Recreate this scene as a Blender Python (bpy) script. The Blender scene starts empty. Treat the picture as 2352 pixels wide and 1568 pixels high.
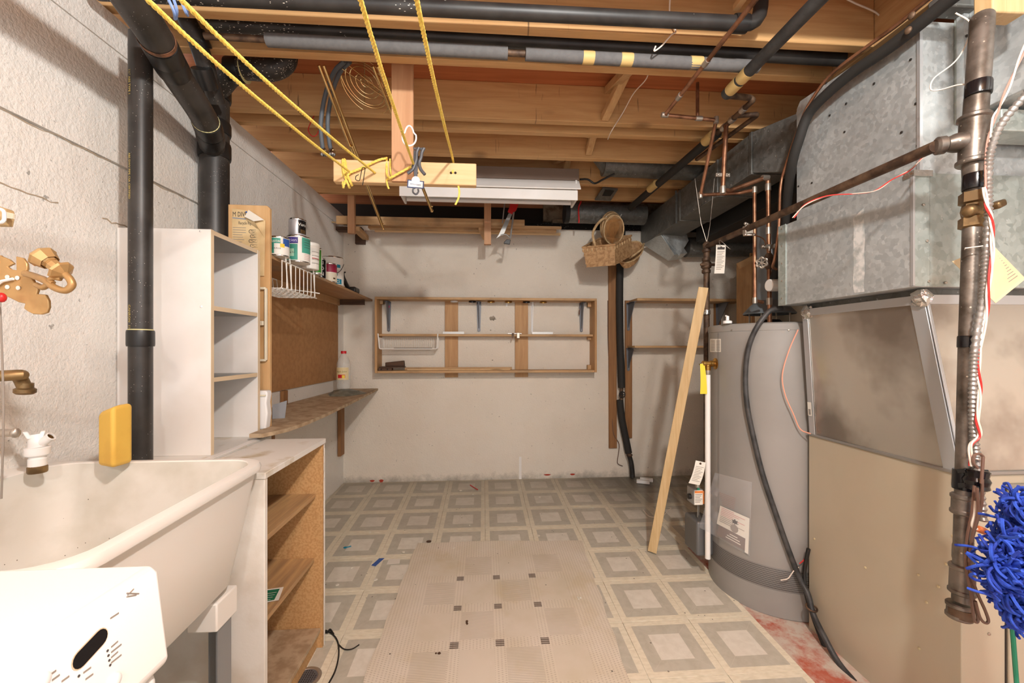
import bpy, bmesh, math, random
from mathutils import Vector as V, Matrix
random.seed(11)
SC = bpy.context.scene
COL = SC.collection
sin, cos, pi = math.sin, math.cos, math.pi

# ------------------------------------------------------------------ camera
F, CYP, CAMZ, TH = 950.0, 800.0, 1.31, 0.0694          # focal length in px, horizon row, eye height, yaw
cd = bpy.data.cameras.new('camera')
cam = bpy.data.objects.new('camera', cd)
COL.objects.link(cam)
cam.location = (0, 0, CAMZ)
cam.rotation_euler = (pi / 2, 0, -TH)
cd.sensor_width = 36
cd.lens = F / 2352 * 36
cd.shift_y = 16 / 2352
cd.clip_start = 0.02
SC.camera = cam

# ------------------------------------------------------------------ light
SC.view_settings.view_transform = 'Standard'
SC.view_settings.look = 'None'
SC.view_settings.exposure = 0.9
SC.view_settings.gamma = 1.0
SC.view_settings.use_curve_mapping = False
wd = bpy.data.worlds.new('world')
SC.world = wd
wd.use_nodes = True
bg = wd.node_tree.nodes['Background']
bg.inputs[0].default_value = (0.92, 0.97, 1.0, 1)
bg.inputs[1].default_value = 0.95


def lamp(name, kind, loc, power, col, size, label):
    l = bpy.data.lights.new(name, kind)
    l.energy = power
    l.color = col
    if kind == 'AREA':
        l.shape = 'RECTANGLE'
        l.size, l.size_y = size
    else:
        l.shadow_soft_size = size
    o = bpy.data.objects.new(name, l)
    o.location = loc
    COL.objects.link(o)
    return o


lamp('bulb_and_fill', 'POINT', (0.45, -0.10, 2.40), 72, (1.0, 0.985, 0.955), 0.05, '')
lamp('bulb_and_fill', 'POINT', (0.2, -1.75, 2.35), 34, (1.0, 0.985, 0.955), 0.06, '')  # unseen fill light, added behind the camera to lift the room


# ------------------------------------------------------------------ helpers
def W(x, y, X=None, Y=None, Z=None, D=None):
    """point of the place that the photograph shows at column x, row y, at a known X, Y, Z or depth"""
    a, b = (x - 1176) / F, (CYP - y) / F
    d = V((sin(TH) + a * cos(TH), cos(TH) - a * sin(TH), b))
    t = D if D is not None else X / d.x if X is not None else Y / d.y if Y is not None else (Z - CAMZ) / d.z
    return V((0, 0, CAMZ)) + d * t


def fz(y):
    return 0.041 * y                                   # the floor rises gently to the back wall


def WF(x, y, up=0.0):
    a, b = (x - 1176) / F, (CYP - y) / F
    d = V((sin(TH) + a * cos(TH), cos(TH) - a * sin(TH), b))
    return V((0, 0, CAMZ)) + d * ((CAMZ - up) / (0.041 * d.y - b))


def XL(y):
    return -1.20 - 0.031 * (3.65 - y)                  # face of the left wall


YB = 3.65                                              # face of the back wall
ORG = {}


class MB:
    def __init__(s):
        s.v, s.f, s.mi, s.k = [], [], [], 0

    def mat(s, k):
        s.k = k
        return s

    def add(s, vs, fs):
        b = len(s.v)
        s.v += [V(p) for p in vs]
        for f in fs:
            s.f.append([b + i for i in f])
            s.mi.append(s.k)
        return s

    def box(s, x0, x1, y0, y1, z0, z1):
        vs = [(x, y, z) for z in (z0, z1) for y in (y0, y1) for x in (x0, x1)]
        return s.add(vs, [(0, 2, 3, 1), (4, 5, 7, 6), (0, 1, 5, 4), (2, 6, 7, 3), (0, 4, 6, 2), (1, 3, 7, 5)])

    def prism(s, poly, ext):
        e = V(ext)
        n = len(poly)
        p = [V(q) for q in poly]
        vs = p + [q + e for q in p]
        fs = [list(range(n))[::-1], list(range(n, 2 * n))] + [(i, (i + 1) % n, n + (i + 1) % n, n + i) for i in range(n)]
        return s.add(vs, fs)

    def hexa(s, a, b):
        """solid between two quads a and b (four points each)"""
        return s.add(list(a) + list(b), [(3, 2, 1, 0), (4, 5, 6, 7)] + [(i, (i + 1) % 4, 4 + (i + 1) % 4, 4 + i) for i in range(4)])

    def bar(s, p, q, w, h, side=None):
        """beam from p to q, w across (along side), h in the third direction"""
        p, q = V(p), V(q)
        d = (q - p).normalized()
        u = V(side) if side is not None else V((0, 0, 1)).cross(d)
        if u.length < 1e-4:
            u = V((1, 0, 0))
        u = (u - d * u.dot(d)).normalized()
        t = d.cross(u)
        A = [p + u * (w / 2 * i) + t * (h / 2 * j) for i, j in ((-1, -1), (1, -1), (1, 1), (-1, 1))]
        return s.hexa(A, [a + (q - p) for a in A])

    def tube(s, pts, r, n=10, closed=False, caps=True):
        pts = [V(p) for p in pts]
        m = len(pts)
        rr = r if isinstance(r, (list, tuple)) else [r] * m
        up = None
        rings = []
        for i, p in enumerate(pts):
            if closed:
                d = pts[(i + 1) % m] - pts[i - 1]
            else:
                d = pts[min(i + 1, m - 1)] - pts[max(i - 1, 0)]
            d.normalize()
            if up is None:
                up = V((0, 0, 1)) if abs(d.z) < .9 else V((1, 0, 0))
            up = up - d * up.dot(d)
            if up.length < 1e-5:
                up = V((1, 0, 0)) - d * d.x
            up.normalize()
            t = d.cross(up)
            rings.append([p + (up * cos(2 * pi * j / n) + t * sin(2 * pi * j / n)) * rr[i] for j in range(n)])
        vs = [q for g in rings for q in g]
        fs = []
        for i in range(m if closed else m - 1):
            a, b = i * n, ((i + 1) % m) * n
            for j in range(n):
                fs.append((a + j, a + (j + 1) % n, b + (j + 1) % n, b + j))
        if caps and not closed:
            fs.append(list(range(n))[::-1])
            fs.append([(m - 1) * n + j for j in range(n)])
        return s.add(vs, fs)

    def lathe(s, base, axis, prof, n=20, caps=True):
        """profile of (radius, height along axis)"""
        base, d = V(base), V(axis).normalized()
        u = V((1, 0, 0)) if abs(d.x) < .9 else V((0, 1, 0))
        u = (u - d * u.dot(d)).normalized()
        t = d.cross(u)
        vs, fs = [], []
        for r, h in prof:
            vs += [base + d * h + (u * cos(2 * pi * j / n) + t * sin(2 * pi * j / n)) * r for j in range(n)]
        for i in range(len(prof) - 1):
            for j in range(n):
                fs.append((i * n + j, i * n + (j + 1) % n, (i + 1) * n + (j + 1) % n, (i + 1) * n + j))
        if caps:
            if prof[0][0] > 1e-5:
                fs.append(list(range(n))[::-1])
            if prof[-1][0] > 1e-5:
                fs.append([(len(prof) - 1) * n + j for j in range(n)])
        return s.add(vs, fs)

    def cyl(s, p, q, r, n=16):
        p, q = V(p), V(q)
        return s.lathe(p, q - p, [(r, 0), (r, (q - p).length)], n)

    def quad(s, a, b, c, d):
        return s.add([a, b, c, d], [(0, 1, 2, 3)])

    def ball(s, c, r, n=10):
        rx = r if isinstance(r, (tuple, list)) else (r, r, r)
        vs, fs = [], []
        m = n // 2 + 1
        for i in range(m):
            a = pi * i / (m - 1)
            for j in range(n):
                b = 2 * pi * j / n
                vs.append(V(c) + V((rx[0] * sin(a) * cos(b), rx[1] * sin(a) * sin(b), rx[2] * cos(a))))
        for i in range(m - 1):
            for j in range(n):
                fs.append((i * n + j, (i + 1) * n + j, (i + 1) * n + (j + 1) % n, i * n + (j + 1) % n))
        return s.add(vs, fs)

    def build(s, name, mats, parent=None, base=None, bev=0.0, smooth=None, seg=2, weld=True):
        if not isinstance(mats, (list, tuple)):
            mats = [mats]
        if parent is not None:
            org = ORG[parent.name]
        elif base is not None:
            org = V(base)
        else:
            lo = V([min(p[i] for p in s.v) for i in range(3)])
            hi = V([max(p[i] for p in s.v) for i in range(3)])
            org = V(((lo.x + hi.x) / 2, (lo.y + hi.y) / 2, lo.z))
        me = bpy.data.meshes.new(name)
        me.from_pydata([p - org for p in s.v], [], s.f)
        for m in mats:
            me.materials.append(m)
        me.polygons.foreach_set('material_index', s.mi)
        bm = bmesh.new()
        bm.from_mesh(me)
        if weld:
            bmesh.ops.remove_doubles(bm, verts=bm.verts, dist=1e-6)
        bmesh.ops.recalc_face_normals(bm, faces=bm.faces)
        bm.to_mesh(me)
        bm.free()
        if smooth is None or smooth:
            me.polygons.foreach_set('use_smooth', [True] * len(me.polygons))
            me.set_sharp_from_angle(angle=math.radians(38 if smooth is None else smooth))
        o = bpy.data.objects.new(name, me)
        COL.objects.link(o)
        if parent is not None:
            o.parent = parent
        else:
            o.location = org
        ORG[o.name] = org
        if bev:
            b = o.modifiers.new('bevel', 'BEVEL')
            b.width, b.segments, b.limit_method, b.angle_limit = bev, seg, 'ANGLE', math.radians(40)
            b.harden_normals = False
        return o


def thing(name, label, cat, base, group=None):
    o = bpy.data.objects.new(name, None)
    o.empty_display_size = .05
    COL.objects.link(o)
    o.location = base
    ORG[o.name] = V(base)
    return tag(o, label, cat, group)


def tag(o, label, cat, group=None):
    o['label'], o['category'] = label, cat
    if group:
        o['group'] = group
    return o


def struct(o):
    o['kind'] = 'structure'
    return o


def move(o, loc):
    o.location = loc


def text(name, body, mat, parent, at, right, up, size, fit=None, align='CENTER', bend=None, lift=.0004):
    """flat lettering as thin geometry; bend=(centre, radius) wraps it round an upright cylinder"""
    cu = bpy.data.curves.new(name, 'FONT')
    cu.body, cu.size, cu.align_x, cu.align_y = body, size, align, 'CENTER'
    cu.resolution_u = 2
    to = bpy.data.objects.new('t', cu)
    COL.objects.link(to)
    dg = bpy.context.evaluated_depsgraph_get()
    me0 = bpy.data.meshes.new_from_object(to.evaluated_get(dg))
    bpy.data.objects.remove(to)
    vs = [v.co.copy() for v in me0.vertices]
    fs = [list(p.vertices) for p in me0.polygons]
    if not vs:
        return None
    if fit:
        w = max(v.x for v in vs) - min(v.x for v in vs)
        k = fit / w
        for v in vs:
            v.x *= k
    right, up, at = V(right).normalized(), V(up).normalized(), V(at)
    nrm = right.cross(up)
    b = MB()
    if bend:
        c, r = V(bend[0]), bend[1] + lift
        a0 = math.atan2(at.y - c.y, at.x - c.x)
        b.add([V((c.x + r * cos(a0 + v.x / r), c.y + r * sin(a0 + v.x / r), at.z + v.y)) for v in vs], fs)
    else:
        b.add([at + right * v.x + up * v.y + nrm * lift for v in vs], fs)
    return b.build(name, mat, parent, smooth=0, weld=False)


def arc(c, u, v, r, a0, a1, n=8):
    c, u, v = V(c), V(u).normalized(), V(v).normalized()
    return [c + (u * cos(a0 + (a1 - a0) * i / n) + v * sin(a0 + (a1 - a0) * i / n)) * r for i in range(n + 1)]


def smooth_path(pts, k=6):
    """Catmull-Rom through the points"""
    p = [V(q) for q in pts]
    p = [p[0] * 2 - p[1]] + p + [p[-1] * 2 - p[-2]]
    out = []
    for i in range(1, len(p) - 2):
        for j in range(k):
            t = j / k
            a, b, c, d = p[i - 1], p[i], p[i + 1], p[i + 2]
            out.append(.5 * ((2 * b) + (c - a) * t + (2 * a - 5 * b + 4 * c - d) * t * t + (3 * b - a - 3 * c + d) * t ** 3))
    out.append(p[-2])
    return out


def rounded(pts, r, k=4):
    """polyline with rounded bends"""
    p = [V(q) for q in pts]
    out = [p[0]]
    for i in range(1, len(p) - 1):
        a, b, c = p[i - 1], p[i], p[i + 1]
        d1, d2 = (a - b), (c - b)
        rr = min(r, d1.length * .45, d2.length * .45)
        s, e = b + d1.normalized() * rr, b + d2.normalized() * rr
        for j in range(k + 1):
            t = j / k
            out.append(s * (1 - t) ** 2 + b * 2 * t * (1 - t) + e * t * t)
    out.append(p[-1])
    return out


# ------------------------------------------------------------------ materials
def S(r, g, b):
    f = lambda c: (c / 255 / 12.92) if c <= 10 else ((c / 255 + .055) / 1.055) ** 2.4
    return (f(r), f(g), f(b), 1)


class N:
    def __init__(s, name):
        s.m = bpy.data.materials.new(name)
        s.m.use_nodes = True
        s.t = s.m.node_tree
        s.n = s.t.nodes
        s.b = s.n['Principled BSDF']

    def new(s, typ, **kw):
        x = s.n.new('ShaderNode' + typ)
        for k, v in kw.items():
            setattr(x, k, v)
        return x

    def link(s, a, b):
        s.t.links.new(a, b)

    def coord(s, stretch=(1, 1, 1), world=False):
        mp = s.new('Mapping')
        mp.inputs['Scale'].default_value = stretch
        if world:
            s.link(s.new('NewGeometry').outputs['Position'], mp.inputs[0])
        else:
            s.link(s.new('TexCoord').outputs['Object'], mp.inputs[0])
        return mp.outputs[0]

    def noise(s, co, scale, detail=4, rough=.55, dist=0):
        x = s.new('TexNoise')
        x.inputs['Scale'].default_value = scale
        x.inputs['Detail'].default_value = detail
        x.inputs['Roughness'].default_value = rough
        x.inputs['Distortion'].default_value = dist
        s.link(co, x.inputs['Vector'])
        return x.outputs['Fac']

    def voro(s, co, scale, feature='F1', out='Distance'):
        x = s.new('TexVoronoi', feature=feature)
        x.inputs['Scale'].default_value = scale
        s.link(co, x.inputs['Vector'])
        return x.outputs[out]

    def ramp(s, fac, lo, hi, a=0.0, b=1.0):
        x = s.new('MapRange')
        x.clamp = True
        s.link(fac, x.inputs['Value'])
        for i, v in zip(('From Min', 'From Max', 'To Min', 'To Max'), (lo, hi, a, b)):
            x.inputs[i].default_value = v
        return x.outputs[0]

    def math(s, op, a, b=0.0):
        x = s.new('Math', operation=op)
        for i, v in enumerate((a, b)):
            if isinstance(v, (int, float)):
                x.inputs[i].default_value = v
            else:
                s.link(v, x.inputs[i])
        return x.outputs[0]

    def mix(s, fac, a, b):
        x = s.new('MixRGB')
        for i, v in enumerate((fac, a, b)):
            if isinstance(v, (int, float)):
                x.inputs[i].default_value = v
            elif isinstance(v, tuple):
                x.inputs[i].default_value = v
            else:
                s.link(v, x.inputs[i])
        return x.outputs[0]

    def sep(s, co):
        x = s.new('SeparateXYZ')
        s.link(co, x.inputs[0])
        return x.outputs

    def bump(s, h, strength=.3, dist=.01):
        x = s.new('Bump')
        x.inputs['Strength'].default_value = strength
        x.inputs['Distance'].default_value = dist
        s.link(h, x.inputs['Height'])
        s.link(x.outputs[0], s.b.inputs['Normal'])

    def done(s, col=None, rough=.6, metal=0.0, **kw):
        if col is not None:
            if isinstance(col, tuple):
                s.b.inputs['Base Color'].default_value = col
            else:
                s.link(col, s.b.inputs['Base Color'])
        for k, v in (('Roughness', rough), ('Metallic', metal)):
            if isinstance(v, (int, float)):
                s.b.inputs[k].default_value = v
            else:
                s.link(v, s.b.inputs[k])
        for k, v in kw.items():
            s.b.inputs[k.replace('_', ' ')].default_value = v
        return s.m


def plain(name, c, rough=.5, metal=0.0, c2=None, scale=6, lo=.42, hi=.6, bump=0, bscale=80, specks=None, **kw):
    n = N(name)
    co = n.coord()
    col = c
    if c2:
        col = n.mix(n.ramp(n.noise(co, scale, 5), lo, hi), c, c2)
    if specks:
        k, sc, th = specks
        d = n.math('LESS_THAN', n.voro(n.coord(), sc), th)
        g = n.math('GREATER_THAN', n.noise(co, sc * .06, 3), .50)
        col = n.mix(n.math('MULTIPLY', d, g), col if not isinstance(col, tuple) else col, k)
    if bump:
        n.bump(n.noise(co, bscale, 3), bump, .004)
    return n.done(col, rough, metal, **kw)


def wood(name, c, c2, axis='X', grain=1.0, knots=True, rough=.62, dirt=None, marks=False):
    n = N(name)
    rnd_ = n.new('ObjectInfo').outputs['Random']
    cmb = n.new('CombineXYZ')
    n.link(n.math('MULTIPLY', rnd_, 37.0), cmb.inputs[0])
    n.link(n.math('MULTIPLY', rnd_, 11.0), cmb.inputs[1])
    n.link(n.math('MULTIPLY', rnd_, 23.0), cmb.inputs[2])

    def co_(k):
        v = n.new('VectorMath', operation='ADD')
        n.link(n.coord(k), v.inputs[0])
        n.link(cmb.outputs[0], v.inputs[1])
        return v.outputs[0]
    k = {'X': (1.1, 16, 16), 'Y': (16, 1.1, 16), 'Z': (16, 16, 1.1)}[axis]
    k = tuple(v * grain for v in k)
    g = n.noise(co_(k), 2.2, 6, .62, .6)
    fine = n.noise(co_(tuple(v * (1.0 if v < 3 else 6) for v in k)), 2.0, 3)
    col = n.mix(n.ramp(g, .36, .68, 0, .8), c, c2)
    col = n.mix(n.ramp(fine, .45, .75, 0, .3), col, c2)
    if knots:
        d = n.voro(co_({'X': (2.2, .4, 5.5), 'Y': (.4, 2.2, 5.5), 'Z': (5.5, .4, 2.2)}[axis]), .9)
        dark = tuple(x * .3 for x in c2[:3]) + (1,)
        col = n.mix(n.ramp(d, .06, .13, .75, 0), col, dark)
        col = n.mix(n.ramp(d, .12, .30, .25, 0), col, c2)
    if marks:
        st = n.math('MULTIPLY', n.ramp(n.noise(co_({'X': (46, 2, 5), 'Y': (2, 46, 5), 'Z': (5, 2, 46)}[axis]), 1.0, 3), .67, .73), n.ramp(n.noise(co_((3, 3, 3)), 1.0, 2), .45, .6))
        col = n.mix(n.math('MULTIPLY', st, .75), col, S(70, 48, 32))
    if dirt:
        col = n.mix(n.ramp(n.noise(n.coord((1, 1, 1), True), 5, 5), .5, .72, 0, .7), col, dirt)
    n.bump(g, .12, .003)
    return n.done(col, rough)


def galv(name, c, c2, scale=55, rough=.42, metal=.75):
    n = N(name)
    co = n.coord()
    cell = n.voro(co, scale, 'F1', 'Color')
    big = n.noise(co, 5, 5)
    f = n.sep(cell)[0]
    col = n.mix(f, c, c2)
    col = n.mix(n.ramp(big, .4, .72, 0, .55), col, tuple(x * .62 for x in c[:3]) + (1,))
    sp = n.ramp(n.noise(co, 90, 2), .68, .75, 0, .5)
    col = n.mix(sp, col, (.75, .77, .76, 1))
    r = n.ramp(f, 0, 1, rough - .06, rough + .12)
    n.bump(n.noise(co, 4, 2), .06, .01)
    return n.done(col, r, metal)


def wall_paint(name, c, stain, zlow=None, course=None):
    n = N(name)
    co = n.coord((1, 1, 1), True)
    lump = n.noise(co, 95, 4, .6)
    big = n.noise(co, 9, 4)
    col = n.mix(n.ramp(n.noise(co, 2.2, 5), .42, .75, 0, .45), c, stain)
    spot = n.math('MULTIPLY', n.ramp(n.noise(co, 46, 2), .70, .735), n.ramp(n.noise(co, 3, 2), .42, .55))
    col = n.mix(n.math('MULTIPLY', spot, .55), col, S(92, 84, 74))
    if zlow is not None:
        z = n.sep(co)[2]
        zz = n.math('ADD', z, n.math('MULTIPLY', n.math('SUBTRACT', n.noise(co, 9, 6, .7), .5), .22))
        col = n.mix(n.ramp(zz, zlow - .03, zlow + .06, .7, 0), col, S(120, 112, 100))
    h = n.math('ADD', n.math('MULTIPLY', lump, .55), big)
    n.bump(h, .62, .012)
    return n.done(col, .82)


WHITE = S(232, 226, 216)
m_wall_b = wall_paint('painted_concrete_back', S(230, 220, 206), S(214, 200, 182), zlow=.155)
m_wall_l = wall_paint('painted_block_left', S(232, 227, 220), S(216, 206, 194), zlow=.1)
m_conc = plain('bare_concrete', S(170, 160, 145), .9, c2=S(120, 110, 96), scale=7, bump=.4, bscale=40)
m_dust = plain('dusty_sill_wood', S(150, 135, 112), .9, c2=S(104, 84, 62), scale=14, bump=.3)
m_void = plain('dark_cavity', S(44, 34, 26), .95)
m_black_felt = plain('black_sill_felt', S(22, 20, 18), .95, specks=(S(180, 175, 165), 60, .12))
m_joist = wood('joist_wood', S(216, 174, 120), S(190, 142, 90), 'X', marks=True)
m_joist_y = wood('joist_wood_cross', S(210, 170, 120), S(182, 136, 88), 'Y')
m_ply = wood('subfloor_plywood', S(190, 116, 72), S(154, 86, 48), 'X', grain=.8, knots=False)
m_pine_x = wood('pine_x', S(204, 166, 120), S(178, 134, 88), 'X', dirt=S(140, 112, 80))
m_pine_y = wood('pine_y', S(204, 166, 120), S(178, 134, 88), 'Y', dirt=S(140, 112, 80))
m_pine_z = wood('pine_z', S(202, 160, 112), S(172, 126, 80), 'Z')
m_pale_pine_x = wood('pale_pine_x', S(232, 198, 150), S(216, 174, 122), 'X')
m_hanger = wood('hanger_board', S(208, 160, 120), S(190, 138, 98), 'Z', knots=False)
m_plank = wood('plank_wood', S(212, 184, 138), S(190, 154, 104), 'Z', grain=1.4)
m_old_z = wood('old_stud', S(160, 114, 70), S(122, 80, 44), 'Z')
m_dark_wood = wood('dark_wood', S(96, 66, 44), S(60, 40, 28), 'X', knots=False)
m_panel_tan = wood('tan_board', S(216, 176, 126), S(200, 156, 104), 'Z', grain=.6, knots=False)
m_hard = plain('hardboard', S(176, 130, 84), .75, c2=S(166, 120, 76), scale=30, bump=.08, bscale=300)
m_shelf_y = wood('shelf_board_y', S(182, 142, 100), S(160, 120, 80), 'Y', knots=False, dirt=S(150, 132, 112))
m_shelf_top = plain('particle_shelf', S(186, 162, 132), .8, c2=S(160, 134, 104), scale=20, bump=.1, bscale=200)
m_shelf_oak = wood('oak_veneer_shelf', S(206, 166, 114), S(128, 98, 74), 'Y', grain=.6, knots=False)
m_particle = plain('particle_board', S(196, 154, 104), .8, c2=S(180, 136, 86), scale=120, bump=.1, bscale=200)
m_mel = plain('white_melamine', S(238, 234, 230), .35, c2=S(230, 225, 219), scale=3)
m_edge = plain('cream_edge_band', S(222, 200, 168), .55)
m_paintwood = plain('white_painted_board', S(230, 225, 217), .55, c2=S(212, 202, 188), scale=4, bump=.1)
m_counter = plain('stained_white_counter', S(224, 220, 213), .55, c2=S(190, 174, 146), scale=9, lo=.56, hi=.72, bump=.1, bscale=60)
m_tub = plain('tub_plastic', S(234, 230, 223), .35)
m_tub_in = plain('tub_inside', S(222, 219, 211), .6, c2=S(200, 196, 184), scale=5, lo=.45, hi=.7, specks=(S(110, 104, 92), 45, .07))
m_appl = plain('appliance_white', S(244, 242, 238), .25)
m_appl2 = plain('appliance_cream', S(240, 238, 234), .35)
m_blk_gloss = plain('black_gloss', S(22, 20, 22), .2)
m_ink = plain('print_ink', S(70, 64, 62), .7)
m_ink_l = plain('print_ink_light', S(150, 140, 130), .7)
m_abs = plain('black_abs', S(38, 35, 33), .42, c2=S(58, 54, 51), scale=7, specks=(S(204, 198, 186), 130, .10))
def overspray(name):
    n = N(name)
    co = n.coord((1, 1, 1), True)
    d = n.math('LESS_THAN', n.voro(n.coord((60, 170, 170), True), 1.0), .19)
    x = n.sep(co)[0]
    g = n.math('GREATER_THAN', n.math('SUBTRACT', n.noise(co, 7, 3), n.ramp(x, -1.15, .1, 0, .34)), .36)
    col = n.mix(n.ramp(n.noise(co, 8, 4), .4, .7), S(40, 37, 35), S(58, 55, 52))
    col = n.mix(n.math('MULTIPLY', d, g), col, S(222, 214, 200))
    return n.done(col, .46)


m_abs_dusty = overspray('black_abs_overspray')
m_abs_clean = plain('black_abs_clean', S(34, 31, 29), .4, c2=S(46, 43, 41), scale=5)
m_hub = plain('abs_hub', S(30, 28, 27), .38)
m_cement = plain('yellow_cement', S(214, 206, 150), .6)
m_yellow_print = plain('yellow_print', S(206, 182, 96), .7)
m_foam = plain('grey_pipe_foam', S(104, 102, 101), .85, c2=S(98, 96, 95), scale=40, bump=.15, bscale=250)
m_foam_d = plain('dark_pipe_foam', S(62, 60, 58), .8, c2=S(50, 48, 46), scale=30, bump=.1, bscale=200)
m_foam_b = plain('black_pipe_foam', S(40, 37, 34), .75, bump=.1, bscale=200)
m_tape = plain('tan_tape', S(206, 174, 112), .6)
m_copper = plain('copper', S(184, 134, 104), .42, .8, c2=S(134, 94, 70), scale=14)
m_solder = plain('solder', S(186, 176, 164), .4, .8)
m_steel = plain('iron_pipe', S(136, 127, 118), .4, .7, c2=S(88, 79, 70), scale=16, lo=.4, hi=.65, specks=(S(196, 186, 170), 60, .12))
m_rust = plain('rusty_iron', S(112, 88, 68), .6, .4, c2=S(72, 54, 42), scale=18)
m_brass = plain('brass', S(206, 164, 88), .28, .9, c2=S(160, 118, 58), scale=8)
m_brass_pol = plain('polished_brass', S(232, 202, 146), .2, 1.0)
m_brass_old = plain('old_brass', S(150, 122, 82), .45, .7, c2=S(110, 88, 60), scale=20)
m_gold = plain('gold_paint', S(196, 160, 108), .4, .45, c2=S(180, 142, 92), scale=10)
m_galv = galv('galvanised_steel', S(186, 192, 193), S(212, 217, 217), 70, .42, .5)
m_galv_g = galv('galvanised_green', S(170, 180, 175), S(196, 205, 200), 60, .42, .5)
m_galv_d = galv('galvanised_dull', S(112, 112, 108), S(136, 136, 132), 55, .5, .6)
m_galv_dark = plain('dark_duct_and_shade', S(30, 28, 26), .7)  # dark duct ends, and the shade colour of the box beside the trunk
m_tin = plain('bare_sheet_metal', S(224, 219, 210), .27, .85, c2=S(166, 156, 146), scale=2.5)
m_tin_edge = plain('bright_sheet_edge', S(206, 208, 210), .38, .7)
m_foil = plain('foil_tape', S(214, 212, 208), .22, .95, bump=.8, bscale=60)
m_heater = plain('heater_grey', S(150, 146, 141), .38, c2=S(142, 138, 133), scale=2)
m_heater_d = plain('heater_band', S(132, 128, 124), .4)
m_hole = plain('vent_hole', S(40, 37, 35), .8)
m_furn = plain('furnace_beige', S(188, 176, 154), .38, c2=S(182, 170, 148), scale=2)
m_hose = plain('black_hose', S(48, 47, 47), .5, c2=S(70, 68, 67), scale=22)
m_pvc = plain('white_pvc', S(238, 234, 228), .35)
m_white = plain('white_plastic', S(240, 238, 236), .35)
m_cream = plain('cream_plastic', S(226, 216, 192), .5)
m_wire_w = plain('white_coated_wire', S(238, 234, 226), .4)
m_paper = plain('paper', S(232, 226, 214), .8)
m_manila = plain('manila_card', S(226, 206, 166), .8, c2=S(214, 192, 150), scale=5)
m_news = plain('yellowed_newspaper', S(224, 198, 152), .85, c2=S(206, 176, 128), scale=7)
m_rope = plain('yellow_rope', S(250, 222, 112), .7, c2=S(240, 206, 92), scale=90, bump=.6, bscale=120)
m_blue_cord = plain('pale_blue_cord', S(150, 180, 236), .5)
m_grey_plastic = plain('grey_plastic', S(84, 84, 88), .45)
m_blue_dark = plain('label_blue', S(52, 70, 110), .5)
m_wire_b = plain('black_wire', S(30, 28, 26), .5)
m_wire_br = plain('brown_cable', S(112, 84, 70), .5)
m_wire_r = plain('red_wire', S(206, 44, 40), .45)
m_wire_p = plain('white_wire', S(236, 222, 206), .45)
m_orange = plain('orange_wire_nut', S(236, 132, 78), .5)
m_red = plain('red_paint', S(196, 34, 34), .4)
m_chrome = plain('chrome', S(220, 220, 220), .15, 1.0)
m_alu = plain('aluminium', S(176, 174, 170), .45, .8)
m_grey_steel = plain('grey_bracket', S(112, 112, 116), .45, .4)
m_wick = plain('wicker', S(186, 146, 102), .75, c2=S(156, 116, 76), scale=40)
m_wick_l = plain('light_wicker', S(206, 174, 130), .7, c2=S(180, 146, 104), scale=30)
m_wick_in = plain('basket_lining', S(184, 126, 66), .8, c2=S(160, 104, 50), scale=6)
m_sponge = plain('yellow_plastic_jug', S(232, 188, 84), .6, c2=S(214, 166, 70), scale=6, lo=.5, hi=.75)
m_blue_yarn = plain('blue_yarn', S(46, 84, 196), .8, c2=S(28, 52, 150), scale=30)
m_green = plain('green_plastic', S(30, 130, 96), .45)
m_slate = plain('slate_grey', S(150, 152, 156), .5)
m_zinc_leg = plain('zinc_leg', S(158, 162, 166), .45, .6)
m_yel_tag = plain('yellow_tag', S(236, 212, 60), .6)
m_clear = N('clear_plastic').done(S(240, 236, 236), .12, Alpha=.16)
m_bottle = N('bottle_plastic').done(S(236, 234, 228), .12, Alpha=.3)
m_red_cap = plain('red_cap', S(206, 34, 44), .4)
m_teal = plain('teal_label', S(70, 156, 136), .5)
m_purple = plain('purple_label', S(62, 50, 128), .5)
m_maroon = plain('maroon_label', S(146, 24, 58), .5)
m_lime = plain('green_label', S(62, 140, 46), .5)
m_tealblue = plain('blue_teal_label', S(24, 132, 158), .5)
m_blue_l = plain('blue_label', S(50, 92, 170), .5)
m_yellow_l = plain('yellow_label', S(238, 206, 60), .5)
m_can_white = plain('can_white', S(236, 232, 224), .4)
m_orange_l = plain('orange_label', S(236, 140, 70), .5)
m_chip = plain('paint_chip', S(228, 222, 208), .8)
m_brick = plain('bare_brick_red', S(172, 62, 42), .9)
m_pink = plain('pink_print', S(214, 150, 150), .7)
# ================================================================== the setting
# floor slab (old red floor paint, worn) with the vinyl tiles laid on it
n = N('red_floor_paint')
co = n.coord((1, 1, 1), True)
wear = n.ramp(n.noise(co, 7, 7, .7), .42, .58)
wear2 = n.ramp(n.noise(n.coord((1, 1, 1), True), 30, 4), .45, .7, 0, .5)
col = n.mix(wear, S(186, 98, 76), S(206, 194, 180))
col = n.mix(wear2, col, S(196, 150, 130))
n.bump(n.noise(co, 40, 3), .15, .004)
m_floor = n.done(col, .7)

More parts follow.
